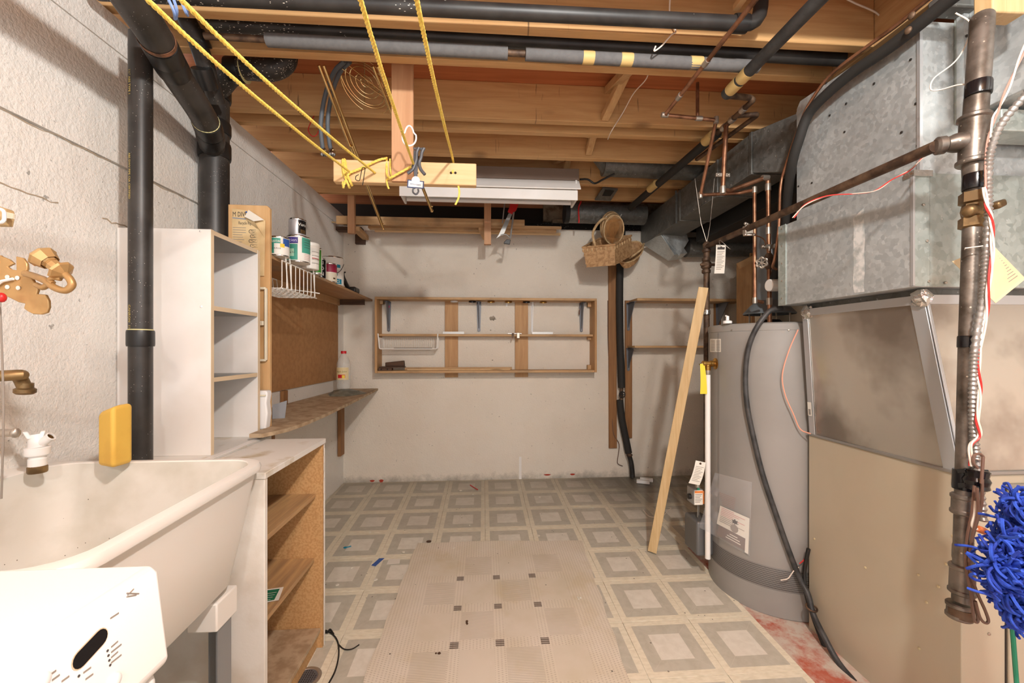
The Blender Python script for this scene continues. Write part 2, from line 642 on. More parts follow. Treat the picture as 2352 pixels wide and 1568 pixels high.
n = N('vinyl_tile')
o3 = n.sep(n.coord())
ax, ay = n.math('ABSOLUTE', o3[0]), n.math('ABSOLUTE', o3[1])
mx = n.math('MAXIMUM', ax, ay)
ring = n.math('MULTIPLY', n.math('GREATER_THAN', mx, .069), n.math('LESS_THAN', mx, .1235))
inner = n.math('LESS_THAN', mx, .069)
mitre = n.math('MULTIPLY', ring, n.math('LESS_THAN', n.math('ABSOLUTE', n.math('SUBTRACT', ax, ay)), .0011))
co = n.coord((1, 1, 1), True)
marb = n.noise(co, 26, 5, .6, .4)
bandn = n.noise(n.coord((30, 90, 1), True), 1.0, 2)
c_band = n.mix(n.ramp(bandn, .4, .65), S(238, 230, 208), S(226, 217, 193))
c_ring = n.mix(n.ramp(marb, .4, .65), S(200, 195, 180), S(190, 185, 169))
c_in = n.mix(n.ramp(marb, .38, .66), S(232, 227, 214), S(222, 216, 202))
col = n.mix(ring, c_band, c_ring)
col = n.mix(inner, col, c_in)
col = n.mix(n.math('MULTIPLY', mitre, .5), col, S(214, 208, 192))
pos = n.sep(co)
# grime trodden into the far strip along the back wall and below the drain hose
d1 = n.ramp(n.math('ADD', pos[1], n.math('MULTIPLY', n.math('SUBTRACT', n.noise(co, 3.5, 5, .65), .5), 1.2)), 2.5, 3.75, 0, .6)
dx = n.math('SUBTRACT', pos[0], 1.25)
dy = n.math('SUBTRACT', pos[1], 3.5)
rr = n.math('SQRT', n.math('ADD', n.math('MULTIPLY', dx, dx), n.math('MULTIPLY', dy, dy)))
d2 = n.ramp(n.math('ADD', rr, n.math('MULTIPLY', n.math('SUBTRACT', n.noise(co, 6, 5, .7), .5), .5)), .12, .62, .7, 0)
col = n.mix(d1, col, S(124, 114, 100))
col = n.mix(d2, col, S(70, 62, 52))
scr = n.math('MULTIPLY', n.ramp(n.noise(n.coord((18, 60, 1), True), 1.4, 4, .7), .70, .76), .35)
col = n.mix(scr, col, S(120, 112, 100))
bits = n.math('MULTIPLY', n.math('LESS_THAN', n.voro(co, 26), .10), n.math('GREATER_THAN', n.noise(co, 9, 2), .58))
col = n.mix(n.math('MULTIPLY', bits, .8), col, S(96, 86, 74))
n.bump(marb, .05, .002)
m_tile = n.done(col, .42)

fl = MB()
x0, x1, y0, y1 = -1.75, 2.75, -2.4, 3.95
fl.hexa([(x0, y0, fz(y0) - .12), (x1, y0, fz(y0) - .12), (x1, y1, fz(y1) - .12), (x0, y1, fz(y1) - .12)],
        [(x0, y0, fz(y0)), (x1, y0, fz(y0)), (x1, y1, fz(y1)), (x0, y1, fz(y1))])
floor = struct(fl.build('floor', m_floor, base=(0, 0, 0)))

TS, TX, TY = .3058, .013, 3.659
h = TS / 2 - .0005
tb = MB().box(-h, h, -h, h, 0, .003)
tile0 = tb.build('floor_tile', m_tile, base=(0, 0, 0), bev=.0007, seg=1)
tile0.parent = floor
slope = math.atan(.041)
first = True
for j in range(0, 13):
    for i in range(-4, 7 if j < 4 else 4):
        t = tile0 if first else tile0.copy()
        if not first:
            COL.objects.link(t)
            t.parent = floor
        first = False
        cx, cy = TX + (i + .5) * TS, TY - (j + .5) * TS
        t.location = (cx, cy, fz(cy) + .0004 + random.uniform(0, .0004))
        t.rotation_euler = (slope, 0, 0)

# left wall: painted block courses, one bed joint open
def left_strip(b, z0, z1, ya, yb, out=0.0):
    p = [(XL(ya) + out, ya), (XL(yb) + out, yb), (XL(yb) - .25, yb), (XL(ya) - .25, ya)]
    b.hexa([(x, y, z0) for x, y in p], [(x, y, z1) for x, y in p])
wl = MB()
left_strip(wl, -.2, 1.940, -2.4, 4.0)
left_strip(wl, 1.940, 1.952, -2.4, .9)
left_strip(wl, 1.940, 1.952, -2.4, 4.0, -.012)
left_strip(wl, 1.952, 2.335, -2.4, 4.0)
left_strip(wl, 2.335, 2.341, -2.4, 4.0, -.006)
left_strip(wl, 2.341, 2.455, -2.4, 4.0)
wall_left = struct(wl.build('wall_left', m_wall_l, base=(XL(1.5), 1.5, 0), smooth=0))
# rough cracks along the bed joint where the paint has broken away
for ya, yb, z in ((1.12, 1.50, 1.945), (1.57, 1.83, 1.944), (1.47, 1.62, 1.742), (1.15, 1.33, 1.745)):
    pts = [(XL(y) + .001, y, z + random.uniform(-.005, .005)) for y in [ya + (yb - ya) * k / 9 for k in range(10)]]
    MB().tube(pts, [.001 + .0015 * random.random() for _ in pts], 5).build('mortar_crack', plain('crack_brown', S(178, 160, 138), .9), wall_left)  # pale brown of the broken joint
# ledge of bare mortar where the joists sit
lg = MB()
for k in range(24):
    ya = 1.0 + k * .112
    z = 2.452 + random.uniform(0, .012)
    lg.box(XL(ya) - .16, XL(ya) - .004 - random.uniform(0, .03), ya, ya + .113, 2.44, z)
lg.build('mortar_ledge', m_conc, wall_left, bev=.004)

wb = MB().box(-1.5, 2.9, YB, YB + .25, -.1, 2.37)
wall_back = struct(wb.build('wall_back', m_wall_b, base=(.5, YB, 0), smooth=0))
# patches where the paint has flaked off the back wall
def blob(cx, cz, r, seed, k=14):
    rnd = random.Random(seed)
    return [(cx + r * (.55 + .7 * rnd.random()) * cos(2 * pi * i / k), YB, cz + r * .8 * (.55 + .6 * rnd.random()) * sin(2 * pi * i / k)) for i in range(k)]
for px, py, r, sd in ((1132, 731, .030, 3), (1127, 758, .008, 4), (1131, 827, .006, 5)):
    p = W(px, py, Y=YB)
    MB().prism(blob(p.x, p.z, r, sd), (0, -.0015, 0)).build('bare_patch', m_conc, wall_back)
for px, py, a, b2 in ((855, 1104, .020, .009), (876, 1104, .018, .013), (1257, 1090, .030, .007), (1315, 1089, .022, .008)):
    p = W(px, py, Y=YB)
    MB().prism(blob(p.x, p.z, 1, 9) and [(p.x + a * cos(t) * (1 + .2 * sin(3 * t)), YB, p.z + b2 * sin(t)) for t in [i * pi / 6 for i in range(12)]], (0, -.002, 0)).build('brick_patch', m_brick, wall_back)
p = W(1195, 1085, Y=YB)
MB().box(p.x - .011, p.x + .011, YB - .0015, YB, p.z - .06, p.z + .14).build('tape_strip', m_mel, wall_back)

# black felt, sill plate and the dark space above the back wall
MB().box(-1.4, 2.9, YB + .0, YB + .24, 2.37, 2.425).build('sill_felt', m_black_felt, wall_back)
MB().box(.62, 2.9, YB + .03, YB + .24, 2.425, 2.47).build('sill_plate', m_dust, wall_back, bev=.003)
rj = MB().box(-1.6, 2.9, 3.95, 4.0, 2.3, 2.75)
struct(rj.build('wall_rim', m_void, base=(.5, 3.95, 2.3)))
MB().box(.55, 2.9, YB + .1, YB + .14, 2.47, 2.66).build('rim_board', m_dust, wall_back)

# right wall behind the furnace
wr = MB().box(2.75, 2.95, -2.4, 4.0, -.2, 2.66)
struct(wr.build('wall_right', m_wall_b, base=(2.75, 1, 0)))

# ceiling: subfloor sheets, joists, bracing
cl = MB().box(-1.75, 2.95, -2.4, 4.0, 2.672, 2.70)
ceiling = struct(cl.build('ceiling', m_ply, base=(0, 0, 2.672)))
for k, (ya, yb) in enumerate(((-2.4, -1.18), (-1.178, .04), (.042, 1.26), (1.262, 2.48), (2.482, 3.99))):
    MB().box(-1.7, 2.9, ya, yb, 2.657, 2.672).build('subfloor_panel', m_ply, ceiling)
JB = 2.472
for yf in (-2.0, -1.6, -1.2, -.8, -.4, .02, .46, .90, 1.17, 1.53, 1.72, 2.13, 2.245, 2.53, 2.925, 3.21):
    x1 = 1.50 if .9 < yf < 2.0 else 2.7
    dz = random.uniform(-.002, .002)
    MB().box(-1.42, x1, yf - .040, yf, JB + dz, 2.6568).build('joist', m_joist, ceiling, bev=.003)
MB().box(1.502, 1.542, .87, 1.72, JB + .002, 2.6568).build('trimmer_joist', m_joist_y, ceiling, bev=.003)
MB().box(1.502, 2.7, 1.1, 1.14, JB + .002, 2.6568).build('blocking_board', m_joist, ceiling, bev=.003)
def brace(p, q, w=.038, h=.036):
    MB().bar(p, q, w, h).build('cross_brace', m_joist_y, ceiling, bev=.002)
for x in (.62,):
    brace((x, 1.725, 2.50), (x + .02, 2.085, 2.635))
    brace((x + .06, 1.725, 2.635), (x + .0, 2.085, 2.49))
    brace((x - .01, 2.25, 2.49), (x, 2.485, 2.62))
    brace((x + .02, 2.25, 2.62), (x + .02, 2.485, 2.50))
    brace((x - .06, 2.535, 2.62), (x - .06, 2.88, 2.50))
    brace((x - .12, 2.535, 2.50), (x - .12, 2.88, 2.62))

# ================================================================== overhead pipes
def px_x(px, Y):
    return W(px, 800, Y=Y).x

def pipe(name, label, pts, r, mat, cat='pipe', bend=.05, group=None, n=14, k=5):
    b = MB().tube(rounded(pts, bend, k), r, n)
    o = b.build(name, mat, base=pts[0])
    return tag(o, label, cat, group)

def ring(parent, name, p, axis, r, w, mat, n=16):
    d = V(axis).normalized()
    p = V(p)
    MB().lathe(p - d * w / 2, d, [(r * .97, 0), (r, w * .12), (r, w * .88), (r * .97, w)], n).build(name, mat, parent)

# upper waste pipe along the ceiling
Y1 = 1.395
t = thing('waste_pipe', 'black plastic waste pipe nearest the camera across the top, ending in an upturned elbow', 'pipe', (-1.15, Y1, 2.447))
MB().tube(rounded([(-1.22, Y1, 2.437), (px_x(1745, Y1), Y1, 2.452), (px_x(1752, Y1), Y1, 2.65)], .06), .024, 16).build('pipe_run', m_abs_dusty, t)
ring(t, 'elbow_hub', (px_x(1700, Y1), Y1, 2.451), (1, 0, 0), .030, .05, m_hub)
# lower waste pipe
Y2 = 1.588
t = thing('waste_pipe', 'white-specked black plastic waste pipe running just above the grey foam pipe', 'pipe', (-1.15, Y2, 2.49))
MB().tube([(-1.0, Y2, 2.498), (1.46, Y2, 2.488)], .0265, 16).build('pipe_run', m_abs_dusty, t)
# grey foam insulated pipe
Y3 = 1.548
t = thing('insulated_pipe', 'grey foam covered water pipe across the joists with tan tape bands', 'pipe', (-.6, Y3, 2.415))
MB().tube([(px_x(470, Y3), Y3, 2.424), (px_x(1745, Y3), Y3, 2.412)], .0115, 12).build('copper_core', m_rust, t)
MB().tube([(px_x(613, Y3), Y3, 2.421), (px_x(1166, Y3), Y3, 2.416)], .0225, 18).build('foam_sleeve', m_foam, t)
MB().tube([(px_x(1207, Y3), Y3, 2.416), (px_x(1742, Y3), Y3, 2.412)], .0225, 18).build('foam_sleeve', m_foam, t)
for a, b2 in ((1338, 1364), (1425, 1452), (1583, 1611)):
    ring(t, 'tape_band', (px_x((a + b2) / 2, Y3), Y3, 2.4145), (1, 0, 0), .0236, px_x(b2, Y3) - px_x(a, Y3), m_tape, 18)

# insulated pipes that run toward the back
t = thing('insulated_pipe', 'dark grey foam covered pipe slanting from the top edge with two tan tape wraps', 'pipe', (1.09, 1.0, 2.44))
k0, k1 = W(1880, 0, Z=2.365), W(1668, 217, Z=2.365)
MB().tube([k0 + (k0 - k1) * .4, k1], .0225, 18).build('foam_sleeve', m_foam_d, t)
ring(t, 'tape_band', k0.lerp(k1, .74), k1 - k0, .0237, .05, m_tape)
ring(t, 'tape_band', k0.lerp(k1, .88), k1 - k0, .0237, .06, m_tape)
pa, pb = W(1665, 222, Y=1.80), W(1728, 229, Y=1.80)
t = thing('insulated_pipe', 'black foam covered pipe beyond the copper tees, running back to the far wall', 'pipe', (1.2, 1.8, 2.42))
q0 = W(1730, 230, Z=2.41)
q1 = W(1648, 306, Z=2.41)
q2 = W(1448, 477, Z=2.41)
MB().tube(rounded([k1 + (k1 - k0) * .01, q0 + V((-.015, 0, .01)), q0, q1], .03), .0125, 12).build('bare_pipe', m_rust, t)
MB().tube([q1, q2], .024, 16).build('foam_sleeve', m_foam_b, t)
ring(t, 'tape_band', W(1628, 318, Z=2.41), q2 - q1, .0255, .07, m_tape)
ring(t, 'tape_band', W(1500, 428, Z=2.41), q2 - q1, .0255, .10, m_tape)
for f in (.25, .55, .8):
    ring(t, 'solder_joint', q0.lerp(q1, f), q1 - q0, .0155, .028, m_solder)

# copper supply line
t = thing('copper_pipe', 'bare copper pipe crossing under the joists, then stepping down left of the others', 'pipe', (.876, 1.2, 2.44))
e1 = W(1527, 264, Z=2.378)
e0 = W(1735, 0, Z=2.378)
e2 = W(1645, 276, Y=e1.y + .005)
e3 = W(1609, 448, Y=2.08)
e4 = W(1698, 443, Y=2.06)
e5 = W(1733, 436, Y=2.00)
e6 = W(1734, 690, Y=2.00)
e7 = W(1752, 694, Y=2.01)
MB().tube(rounded([e0 + (e0 - e1) * .6, e1, e2, e3, e4, e5, e6, e7], .018), .0085, 10).build('pipe_run', m_copper, t)
for p, d in ((e1, (1, 0, 0)), (e2, (0, 0, 1)), (e3, (0, 0, 1)), (e5, (0, 0, 1)), (e6, (0, 0, 1)), (W(1605, 272, Y=e1.y), (1, 0, 0)), (e0.lerp(e1, .445), (0, 1, 0)), (e0.lerp(e1, .78), (0, 1, 0))):
    ring(t, 'solder_joint', p, d, .0112, .03, m_solder, 12)
MB().tube([W(1602, 268, Y=e1.y), W(1602, 190, Y=e1.y)], .0075, 10).build('branch_pipe', m_copper, t)

t = thing('copper_pipe', 'brown copper pipe dropping to the heater top with a round valve wheel', 'pipe', (1.45, 2.0, 1.43))
d0 = W(1668, 288, Z=2.40)
d1 = W(1660, 436, Y=d0.y)
d2 = W(1676, 438, Y=2.02)
d3 = W(1758, 408, Y=1.99)
d4 = W(1764, 412, Y=2.0)
d5 = W(1768, 745, Y=2.0)
d5.z = 1.441
MB().tube(rounded([d0, d1, d2, d3, d4, d5], .02), .0105, 12).build('pipe_run', m_copper, t)
for p, d in ((d1, (0, 0, 1)), (d3, (1, 0, 0)), (W(1764, 430, Y=2.0), (0, 0, 1)), (W(1765, 530, Y=2.0), (0, 0, 1)), (W(1767, 692, Y=2.0), (0, 0, 1))):
    ring(t, 'solder_joint', p, d, .0135, .035, m_solder, 12)
p = W(1766, 600, Y=2.0)
MB().lathe(p - V((0, 0, .04)), (0, 0, 1), [(.012, 0), (.019, .012), (.022, .04), (.019, .068), (.012, .08)], 14).build('valve_body', m_rust, t)
c = W(1750, 603, Y=1.955)
vw = MB()
ax = (p - c).normalized()
u = V((0, 0, 1)); v2 = ax.cross(u).normalized(); u = v2.cross(ax)
vw.tube([c + (u * cos(a) + v2 * sin(a)) * (.024 + .003 * cos(6 * a)) for a in [i * pi / 18 for i in range(36)]], .0045, 7, closed=True)
for k in range(6):
    a = k * pi / 3
    vw.tube([c, c + (u * cos(a) + v2 * sin(a)) * .024], .0032, 6)
vw.cyl(c - ax * .006, p, .006, 10)
vw.build('valve_wheel', m_solder, t)
cl2 = W(1660, 402, Y=d0.y)
b = MB().box(cl2.x - .035, cl2.x + .035, cl2.y - .004, cl2.y + .004, cl2.z - .008, cl2.z + .008)
b.ball(cl2 + V((-.026, -.006, 0)), .006, 8).ball(cl2 + V((.026, -.006, 0)), .006, 8)
b.build('pipe_clamp', m_solder, t)
t2 = [W(1690, 266, Z=2.41), W(1743, 262, Z=2.41), W(1600, 366, Z=2.41)]
tag(MB().tube(rounded(t2, .02), .011, 10).build('copper_pipe', m_rust, base=t2[0]), 'short dark copper branch doubling back above the galvanised trunk duct', 'pipe')

# ================================================================== drain stack on the left
t = thing('drain_stack', 'thick black plastic drain stack behind the white shelf tower with a slanting branch', 'pipe', (XL(1.92) + .068, 1.92, .95))
sx, sy = XL(1.92) + .066, 1.92
MB().tube([(sx, sy, .95), (sx, sy, 2.465)], .0560, 24).build('stack_pipe', m_abs, t)
for z in (2.185, 2.285):
    ring(t, 'stack_hub', (sx, sy, z), (0, 0, 1), .0625, .055 if z > 2.2 else .07, m_hub, 24)
ring(t, 'stack_hub', (sx, sy, 2.44), (0, 0, 1), .063, .06, m_hub, 24)
pA, pB, pC = V((-.975, 1.02, 2.40)), W(472, 278, D=1.70), V((sx, sy - .012, 2.185))
pB = W(472, 278, D=1.62)
wye = [V((-.80, .30, 2.27)), V((-.87, .75, 2.25)), W(255, -70, D=1.02), W(300, 0, D=1.10), W(352, 77, D=1.22), W(400, 163, D=1.38), pB, pC]
MB().tube(smooth_path(wye, 6), [.0435 + .0035 * i / 42 for i in range(43)], 22).build('branch_pipe', m_abs, t)
bp_ = smooth_path(wye, 6)
def bdir(i):
    return (bp_[i + 1] - bp_[i - 1]).normalized()
for i in (26, 36):
    ring(t, 'cement_ring', bp_[i], bdir(i), .0468 + .0010 * (i > 30), .004, m_cement, 22)
for i in (27, 29, 37, 39):
    ring(t, 'branch_hub', bp_[i], bdir(i), .0495 + .0010 * (i > 32), .075, m_hub, 22)
st = MB()
dd = bdir(25)
p = bp_[25]
u = V((0, 0, 1)); u = (u - dd * u.dot(dd)).normalized(); v2 = dd.cross(u)
pts = [p + (u * cos(a) + v2 * sin(a)) * .0464 for a in [i * pi / 20 for i in range(-36, 4)]]
for i in range(len(pts) - 1):
    A_, B2_ = pts[i], pts[i + 1]
    q4 = (A_ - dd * .007, B2_ - dd * .007, B2_ + dd * .007, A_ + dd * .007)
    st.hexa(q4, [q + (q - p).normalized() * .0016 for q in q4])
st.build('hanger_strap', plain('rusty_strap', S(150, 104, 78), .7, .3, c2=S(112, 78, 56), scale=40), t)
# second riser and the trap that turns toward the joists
tr = t
a0 = W(500, 178, Y=1.86)
a1 = W(545, 160, Y=1.84)
a2 = W(620, 160, Y=1.82)
a3 = W(655, 140, Y=1.82)
MB().tube(smooth_path([a0 + V((-.02, .03, -.03)), a1, a2, a3, a3 + V((.005, -.005, .07))], 7), .044, 20).build('trap_bend', m_abs_dusty, tr)
ring(tr, 'trap_hub', a1 + V((-.01, 0, -.002)), (1, 0, .05), .051, .05, m_hub, 22)
ring(tr, 'cement_ring', a1 + V((.03, 0, 0)), (1, 0, .02), .0515, .005, m_cement, 22)
t = thing('vent_pipe', 'narrow black plastic riser tucked behind the slanting drain branch', 'pipe', W(478, 200, Y=1.74))
r0, r1, r2 = W(498, 235, Y=1.80), W(455, 100, Y=1.66), W(415, 10, Y=1.60)
MB().tube(smooth_path([r0, r1, r2, r2 + V((-.02, 0, .2))], 6), .032, 18).build('riser_pipe', m_abs, t)
ring(t, 'riser_hub', r1 + V((0, 0, .012)), r2 - r1, .0365, .06, m_hub)
ring(t, 'riser_hub', W(470, 180, Y=1.70), r1 - r0, .0365, .07, m_hub)
# small upright waste pipe in front of the tower
vx, vy = W(323, 800, Y=1.43).x, 1.43
t = thing('standpipe', 'upright black plastic pipe with a coupling in front of the white shelf tower', 'pipe', (vx, vy, .9365))
MB().tube([(vx, vy, .9365), (vx, vy, 2.33)], .0315, 22).build('pipe_run', m_abs, t)
zc = W(320, 777, Y=1.43).z
ring(t, 'pipe_coupling', (vx, vy, zc), (0, 0, 1), .0365, .052, m_hub, 22)
ring(t, 'cement_ring', (vx, vy, zc + .028), (0, 0, 1), .033, .004, m_cement, 22)
camd = math.atan2(-vy, -vx)
# printed line down the left side of the pipe
ang = camd + 1.02 * -1
ang = camd - 1.0
pp = (vx + .0318 * cos(ang), vy + .0318 * sin(ang))
nx, ny = cos(ang), sin(ang)
tang = V((-sin(ang), cos(ang), 0))
for zz, s_, body in ((1.31 + (800 - 740) / 950 * 1.33, .013, 'CANRON  1\u00bd" ABS'), (1.86, .011, 'ABS DWV PIPE CSA CERTIFIED'), (2.16, .012, '1\u00bd" ABS TYPE 1')):
    text('pipe_print', body, m_yellow_print, t, (pp[0], pp[1], zz), (0, 0, -1), tang, s_)
# pale blue cords tangled over the branch
t = thing('blue_string', 'pale blue strings looped over the black drain branch at the top', 'string', W(400, 10, D=1.2))
for a, b2, c2 in (((372, -30), (398, 22), (402, 44)), ((388, -30), (405, 18), (404, 42)), ((400, -40), (424, 22), (431, 35)), ((408, -40), (426, 14), (430, 30))):
    MB().tube(smooth_path([W(*a, D=1.25), W(*b2, D=1.27), W(*c2, D=1.30)], 5), .0045, 6).build('strand', m_blue_cord, t)
# ================================================================== lower cabinet and its counter
CX, CY0, CY1, CZ = -.66, 1.30, 1.775, .935
xw = XL(1.5) + .004
t = thing('open_cabinet', 'low white-painted open cabinet with bare wood shelves beside the laundry tub', 'cabinet', ((xw + CX) / 2, 1.53, fz(1.53)))
zf = .066
MB().box(xw, CX, CY0, CY0 + .018, zf, CZ - .02).build('near_side_panel', m_paintwood, t, bev=.0015)
MB().box(xw, CX - .002, CY1 - .018, CY1 - .004, zf + .01, CZ - .02).build('far_side_panel', m_particle, t, bev=.001)
MB().box(xw, CX, CY1 - .0038, CY1 + .0015, zf + .01, CZ - .021).build('far_side_skin', m_paintwood, t)
MB().box(xw, xw + .012, CY0 + .0185, CY1 - .0185, zf + .03, CZ - .021).build('back_panel', m_particle, t)
for z, m_, d in ((.712, m_shelf_oak, .03), (.447, m_shelf_oak, .035), (.158, m_shelf_top, .01)):
    MB().box(xw + .0125, CX - d, CY0 + .019, CY1 - .019, z - .017, z).build('shelf', m_, t, bev=.001)
MB().box(xw + .02, CX - .025, CY0 + .02, CY1 - .02, zf, .13).build('kick_plinth', m_particle, t)
ch = MB()
for k in range(25):
    z = .12 + k * .031
    ch.box(CX - .001, CX + .0015, CY1 - .006 - random.uniform(0, .003), CY1 + .0015, z, z + .03)
ch.build('chipped_edge', m_paintwood, t)
# counter of two boards with an open joint between
t = thing('counter_top', 'paint-stained white counter boards over the low open cabinet', 'counter', ((xw + CX) / 2, 1.53, CZ - .02))
xs = W(565, 1024, Z=CZ).x
MB().hexa([(xs + .008, CY0 - .003, CZ - .0195), (CX + .004, CY0 - .003, CZ - .0195), (CX + .004, CY1 + .003, CZ - .0195), (xs + .013, CY1 + .003, CZ - .0195)],
          [(xs + .008, CY0 - .003, CZ), (CX + .004, CY0 - .003, CZ), (CX + .004, CY1 + .003, CZ), (xs + .013, CY1 + .003, CZ)]).build('front_board', m_counter, t, bev=.0015)
MB().box(xw, xs, CY0 - .003, CY1 + .075, CZ - .0195, CZ).build('back_board', m_counter, t, bev=.0015)
MB().box(xs - .03, xs - .003, CY0 - .003, CY1 + .075, CZ + .0002, CZ + .003).build('edge_strip', m_mel, t, bev=.001)
# things left on the cabinet shelves
p = W(612, 1372, Z=.448)
t = thing('green_label', 'torn green product label lying on the middle cabinet shelf', 'label', p)
MB().quad((p.x - .055, p.y - .05, .449), (p.x + .05, p.y - .02, .449), (p.x + .03, p.y + .06, .4495), (p.x - .06, p.y + .04, .4495)).build('white_paper', m_paper, t)
MB().quad((p.x - .05, p.y - .04, .4500), (p.x + .035, p.y - .018, .4500), (p.x + .022, p.y + .048, .4503), (p.x - .055, p.y + .034, .4503)).build('green_print', plain('label_green', S(26, 110, 78), .5), t)
MB().quad((p.x - .055, p.y + .03, .4506), (p.x - .03, p.y + .036, .4506), (p.x - .035, p.y + .05, .4508), (p.x - .06, p.y + .044, .4508)).build('blue_print', plain('label_sky', S(96, 168, 214), .5), t)
for k in range(4):
    a = .16 + k * .16
    MB().quad((p.x - .03, p.y - .03 + k * .014, .4512), (p.x + .022, p.y - .018 + k * .014, .4512), (p.x + .022, p.y - .016 + k * .014, .4512), (p.x - .03, p.y - .028 + k * .014, .4512)).build('print_line', m_paper, t)
p = W(600, 1166, Z=.713)
t = MB().lathe((p.x - .04, p.y + .03, .7125), (0, 0, 1), [(.028, 0), (.033, .01), (.03, .035), (.018, .05), (.001, .055)], 16).build('rubber_stopper', m_abs_clean)
tag(t, 'small black rounded stopper at the back of the top cabinet shelf', 'stopper')

# ================================================================== white shelf tower
TX0, TX1, TY0, TY1, TZ0, TZ1 = -1.262, -.953, 1.52, 1.84, .9352, 1.728
t = thing('shelf_tower', 'tall white melamine shelf unit with cream shelf edges standing on the counter', 'shelf', ((TX0 + TX1) / 2, 1.68, TZ0))
MB().box(TX0, TX1, TY0, TY0 + .016, TZ0, TZ1).build('near_side_panel', m_mel, t, bev=.001)
MB().box(TX0, TX1 - .001, TY1 - .016, TY1, TZ0, TZ1 - .001).build('far_side_panel', m_mel, t, bev=.001)
MB().box(TX0, TX0 + .004, TY0 + .0165, TY1 - .0165, TZ0 + .002, TZ1 - .017).build('back_panel', m_mel, t)
for z in (TZ1, 1.461, 1.207):
    o = MB().mat(0).box(TX0 + .0045, TX1 - .003, TY0 + .0165, TY1 - .0165, z - .016, z - .0002).mat(1).box(TX1 - .003, TX1 - .0015, TY0 + .0165, TY1 - .0165, z - .016, z - .0002).build('shelf', [m_mel, m_edge], t)
MB().box(TX1 + .0002, TX1 + .0009, TY0, TY0 + .016, TZ0, TZ1).build('edge_band', m_edge, t)
MB().box(TX1 + .0001, TX1 + .0006, TY1 - .016, TY1, TZ0, TZ1 - .002).build('edge_band', m_edge, t)
for x, y, r in ((460, 531, .003), (462, 704, .0048)):
    p = W(x, y, Y=TY0)
    MB().ball((p.x, TY0 - .0005, p.z), (r, .002, r), 10).build('screw_cap', m_chrome if r < .004 else m_white, [o for o in t.children if o.name.startswith('near_side')][0])

# ================================================================== upright board with papers
PY = 1.905
bx0, bx1 = sx + .066, -.945
t = thing('end_board', 'tan upright end board with pinned newspaper behind the white shelf tower', 'board', ((bx0 + bx1) / 2, PY, .94))
zt = W(570, 471, Y=PY).z
bd = MB()
poly = [(bx0, PY, .9365), (bx1, PY, .9365), (bx1, PY, zt - .012), (bx1 - .012, PY, zt), (bx0, PY, zt + .002)]
bd.prism(poly, (0, .019, 0)).build('board', m_panel_tan, t, bev=.002)
t = thing('newspaper_page', 'yellowed newspaper page pinned to the tan upright board, top corner folded over', 'newspaper', W(575, 630, Y=PY))
def Q(x, y, d=0.0):
    p = W(x, y, Y=PY)
    return V((p.x, PY - .003 - d, p.z))
MB().add([Q(534, 479), Q(570, 484), Q(612, 508, .006), Q(609, 634, .004), Q(597, 634, .003), Q(534, 632)], [(0, 1, 2, 3, 4, 5)]).build('page', m_news, t)
news, page = t, [o for o in t.children][0]
t = page
t = news
MB().add([Q(566, 500, .012), Q(573, 483, .004), Q(612, 508, .016), Q(590, 512, .022)], [(0, 1, 2), (0, 2, 3)]).build('folded_corner', m_paper, t)
MB().add([Q(566, 505, .004), Q(590, 512, .018), Q(612, 549, .010), Q(597, 528, .008)], [(0, 1, 3), (1, 2, 3)]).build('folded_corner', m_news, t)
t = page
R_, U_ = V((1, 0, 0)), V((0, 0, 1))
text('headline', 'M DIVE', m_ink, t, Q(552, 493, .0008), R_, U_, .030, fit=.060)
MB().quad(Q(535, 499, .001), Q(566, 502, .001), Q(566, 505, .001), Q(535, 502, .001)).build('headline_rule', m_slate, t)
text('subheading', 'Recycle Right', m_ink, t, Q(566, 513, .0008), R_, U_, .020, fit=.062)
for k in range(17):
    y = 522 + k * 5.4
    w = 30 if k < 3 else random.uniform(18, 27)
    MB().quad(Q(536, y, .0009), Q(536 + w, y + 1, .0009), Q(536 + w, y + 2.2, .0009), Q(536, y + 1.2, .0009)).build('text_line', m_ink_l, t)
for k in range(4):
    c = Q(583 + (k % 2) * 3, 532 + k * 11, .0015)
    MB().tube([c + V((.018 * cos(a), 0, .008 * sin(a) + .002 * sin(3 * a))) for a in [i * pi / 10 for i in range(20)]], .0012, 4, closed=True).build('line_drawing', m_ink, t)
    MB().tube([c + V((-.012 + .006 * i, 0, .003 * sin(i * 2))) for i in range(5)], .0011, 4).build('line_drawing', m_ink, t)
MB().ball(Q(568, 488, .004), .004, 8).build('push_pin', m_blue_l, news)
# white plastic frame and white scoop hung on that board
t = thing('wall_holder', 'slim cream plastic frame hanging on the tan upright board', 'holder', W(603, 826, Y=PY - .01))
a, b2, c2, d2 = W(584, 662, Y=PY - .012), W(611, 662, Y=PY - .012), W(611, 827, Y=PY - .012), W(584, 827, Y=PY - .012)
for p, q in ((a, b2), (b2, c2), (c2, d2), (d2, a)):
    MB().bar(p, q, .012, .010, side=(0, 1, 0)).build('frame_rail', m_cream, t, bev=.002)
p, q = W(584, 742, Y=PY - .012), W(606, 742, Y=PY - .012)
MB().bar(p, q, .012, .02, side=(0, 1, 0)).build('frame_rail', m_cream, t, bev=.003)
t = thing('plastic_scoop', 'white plastic jug handle piece standing against the foot of the tan board', 'jug', W(602, 985, Y=PY - .03))
b = MB()
prof = [(588, 897), (612, 897), (614, 905), (611, 925), (614, 950), (610, 985), (588, 988)]
b.prism([W(x, y, Y=PY - .05) for x, y in prof], (0, .04, 0)).build('body', m_white, t, bev=.006, seg=3)
MB().bar(W(596, 908, Y=PY - .053), W(610, 908, Y=PY - .053), .006, .006).build('slot_rim', m_cream, t)

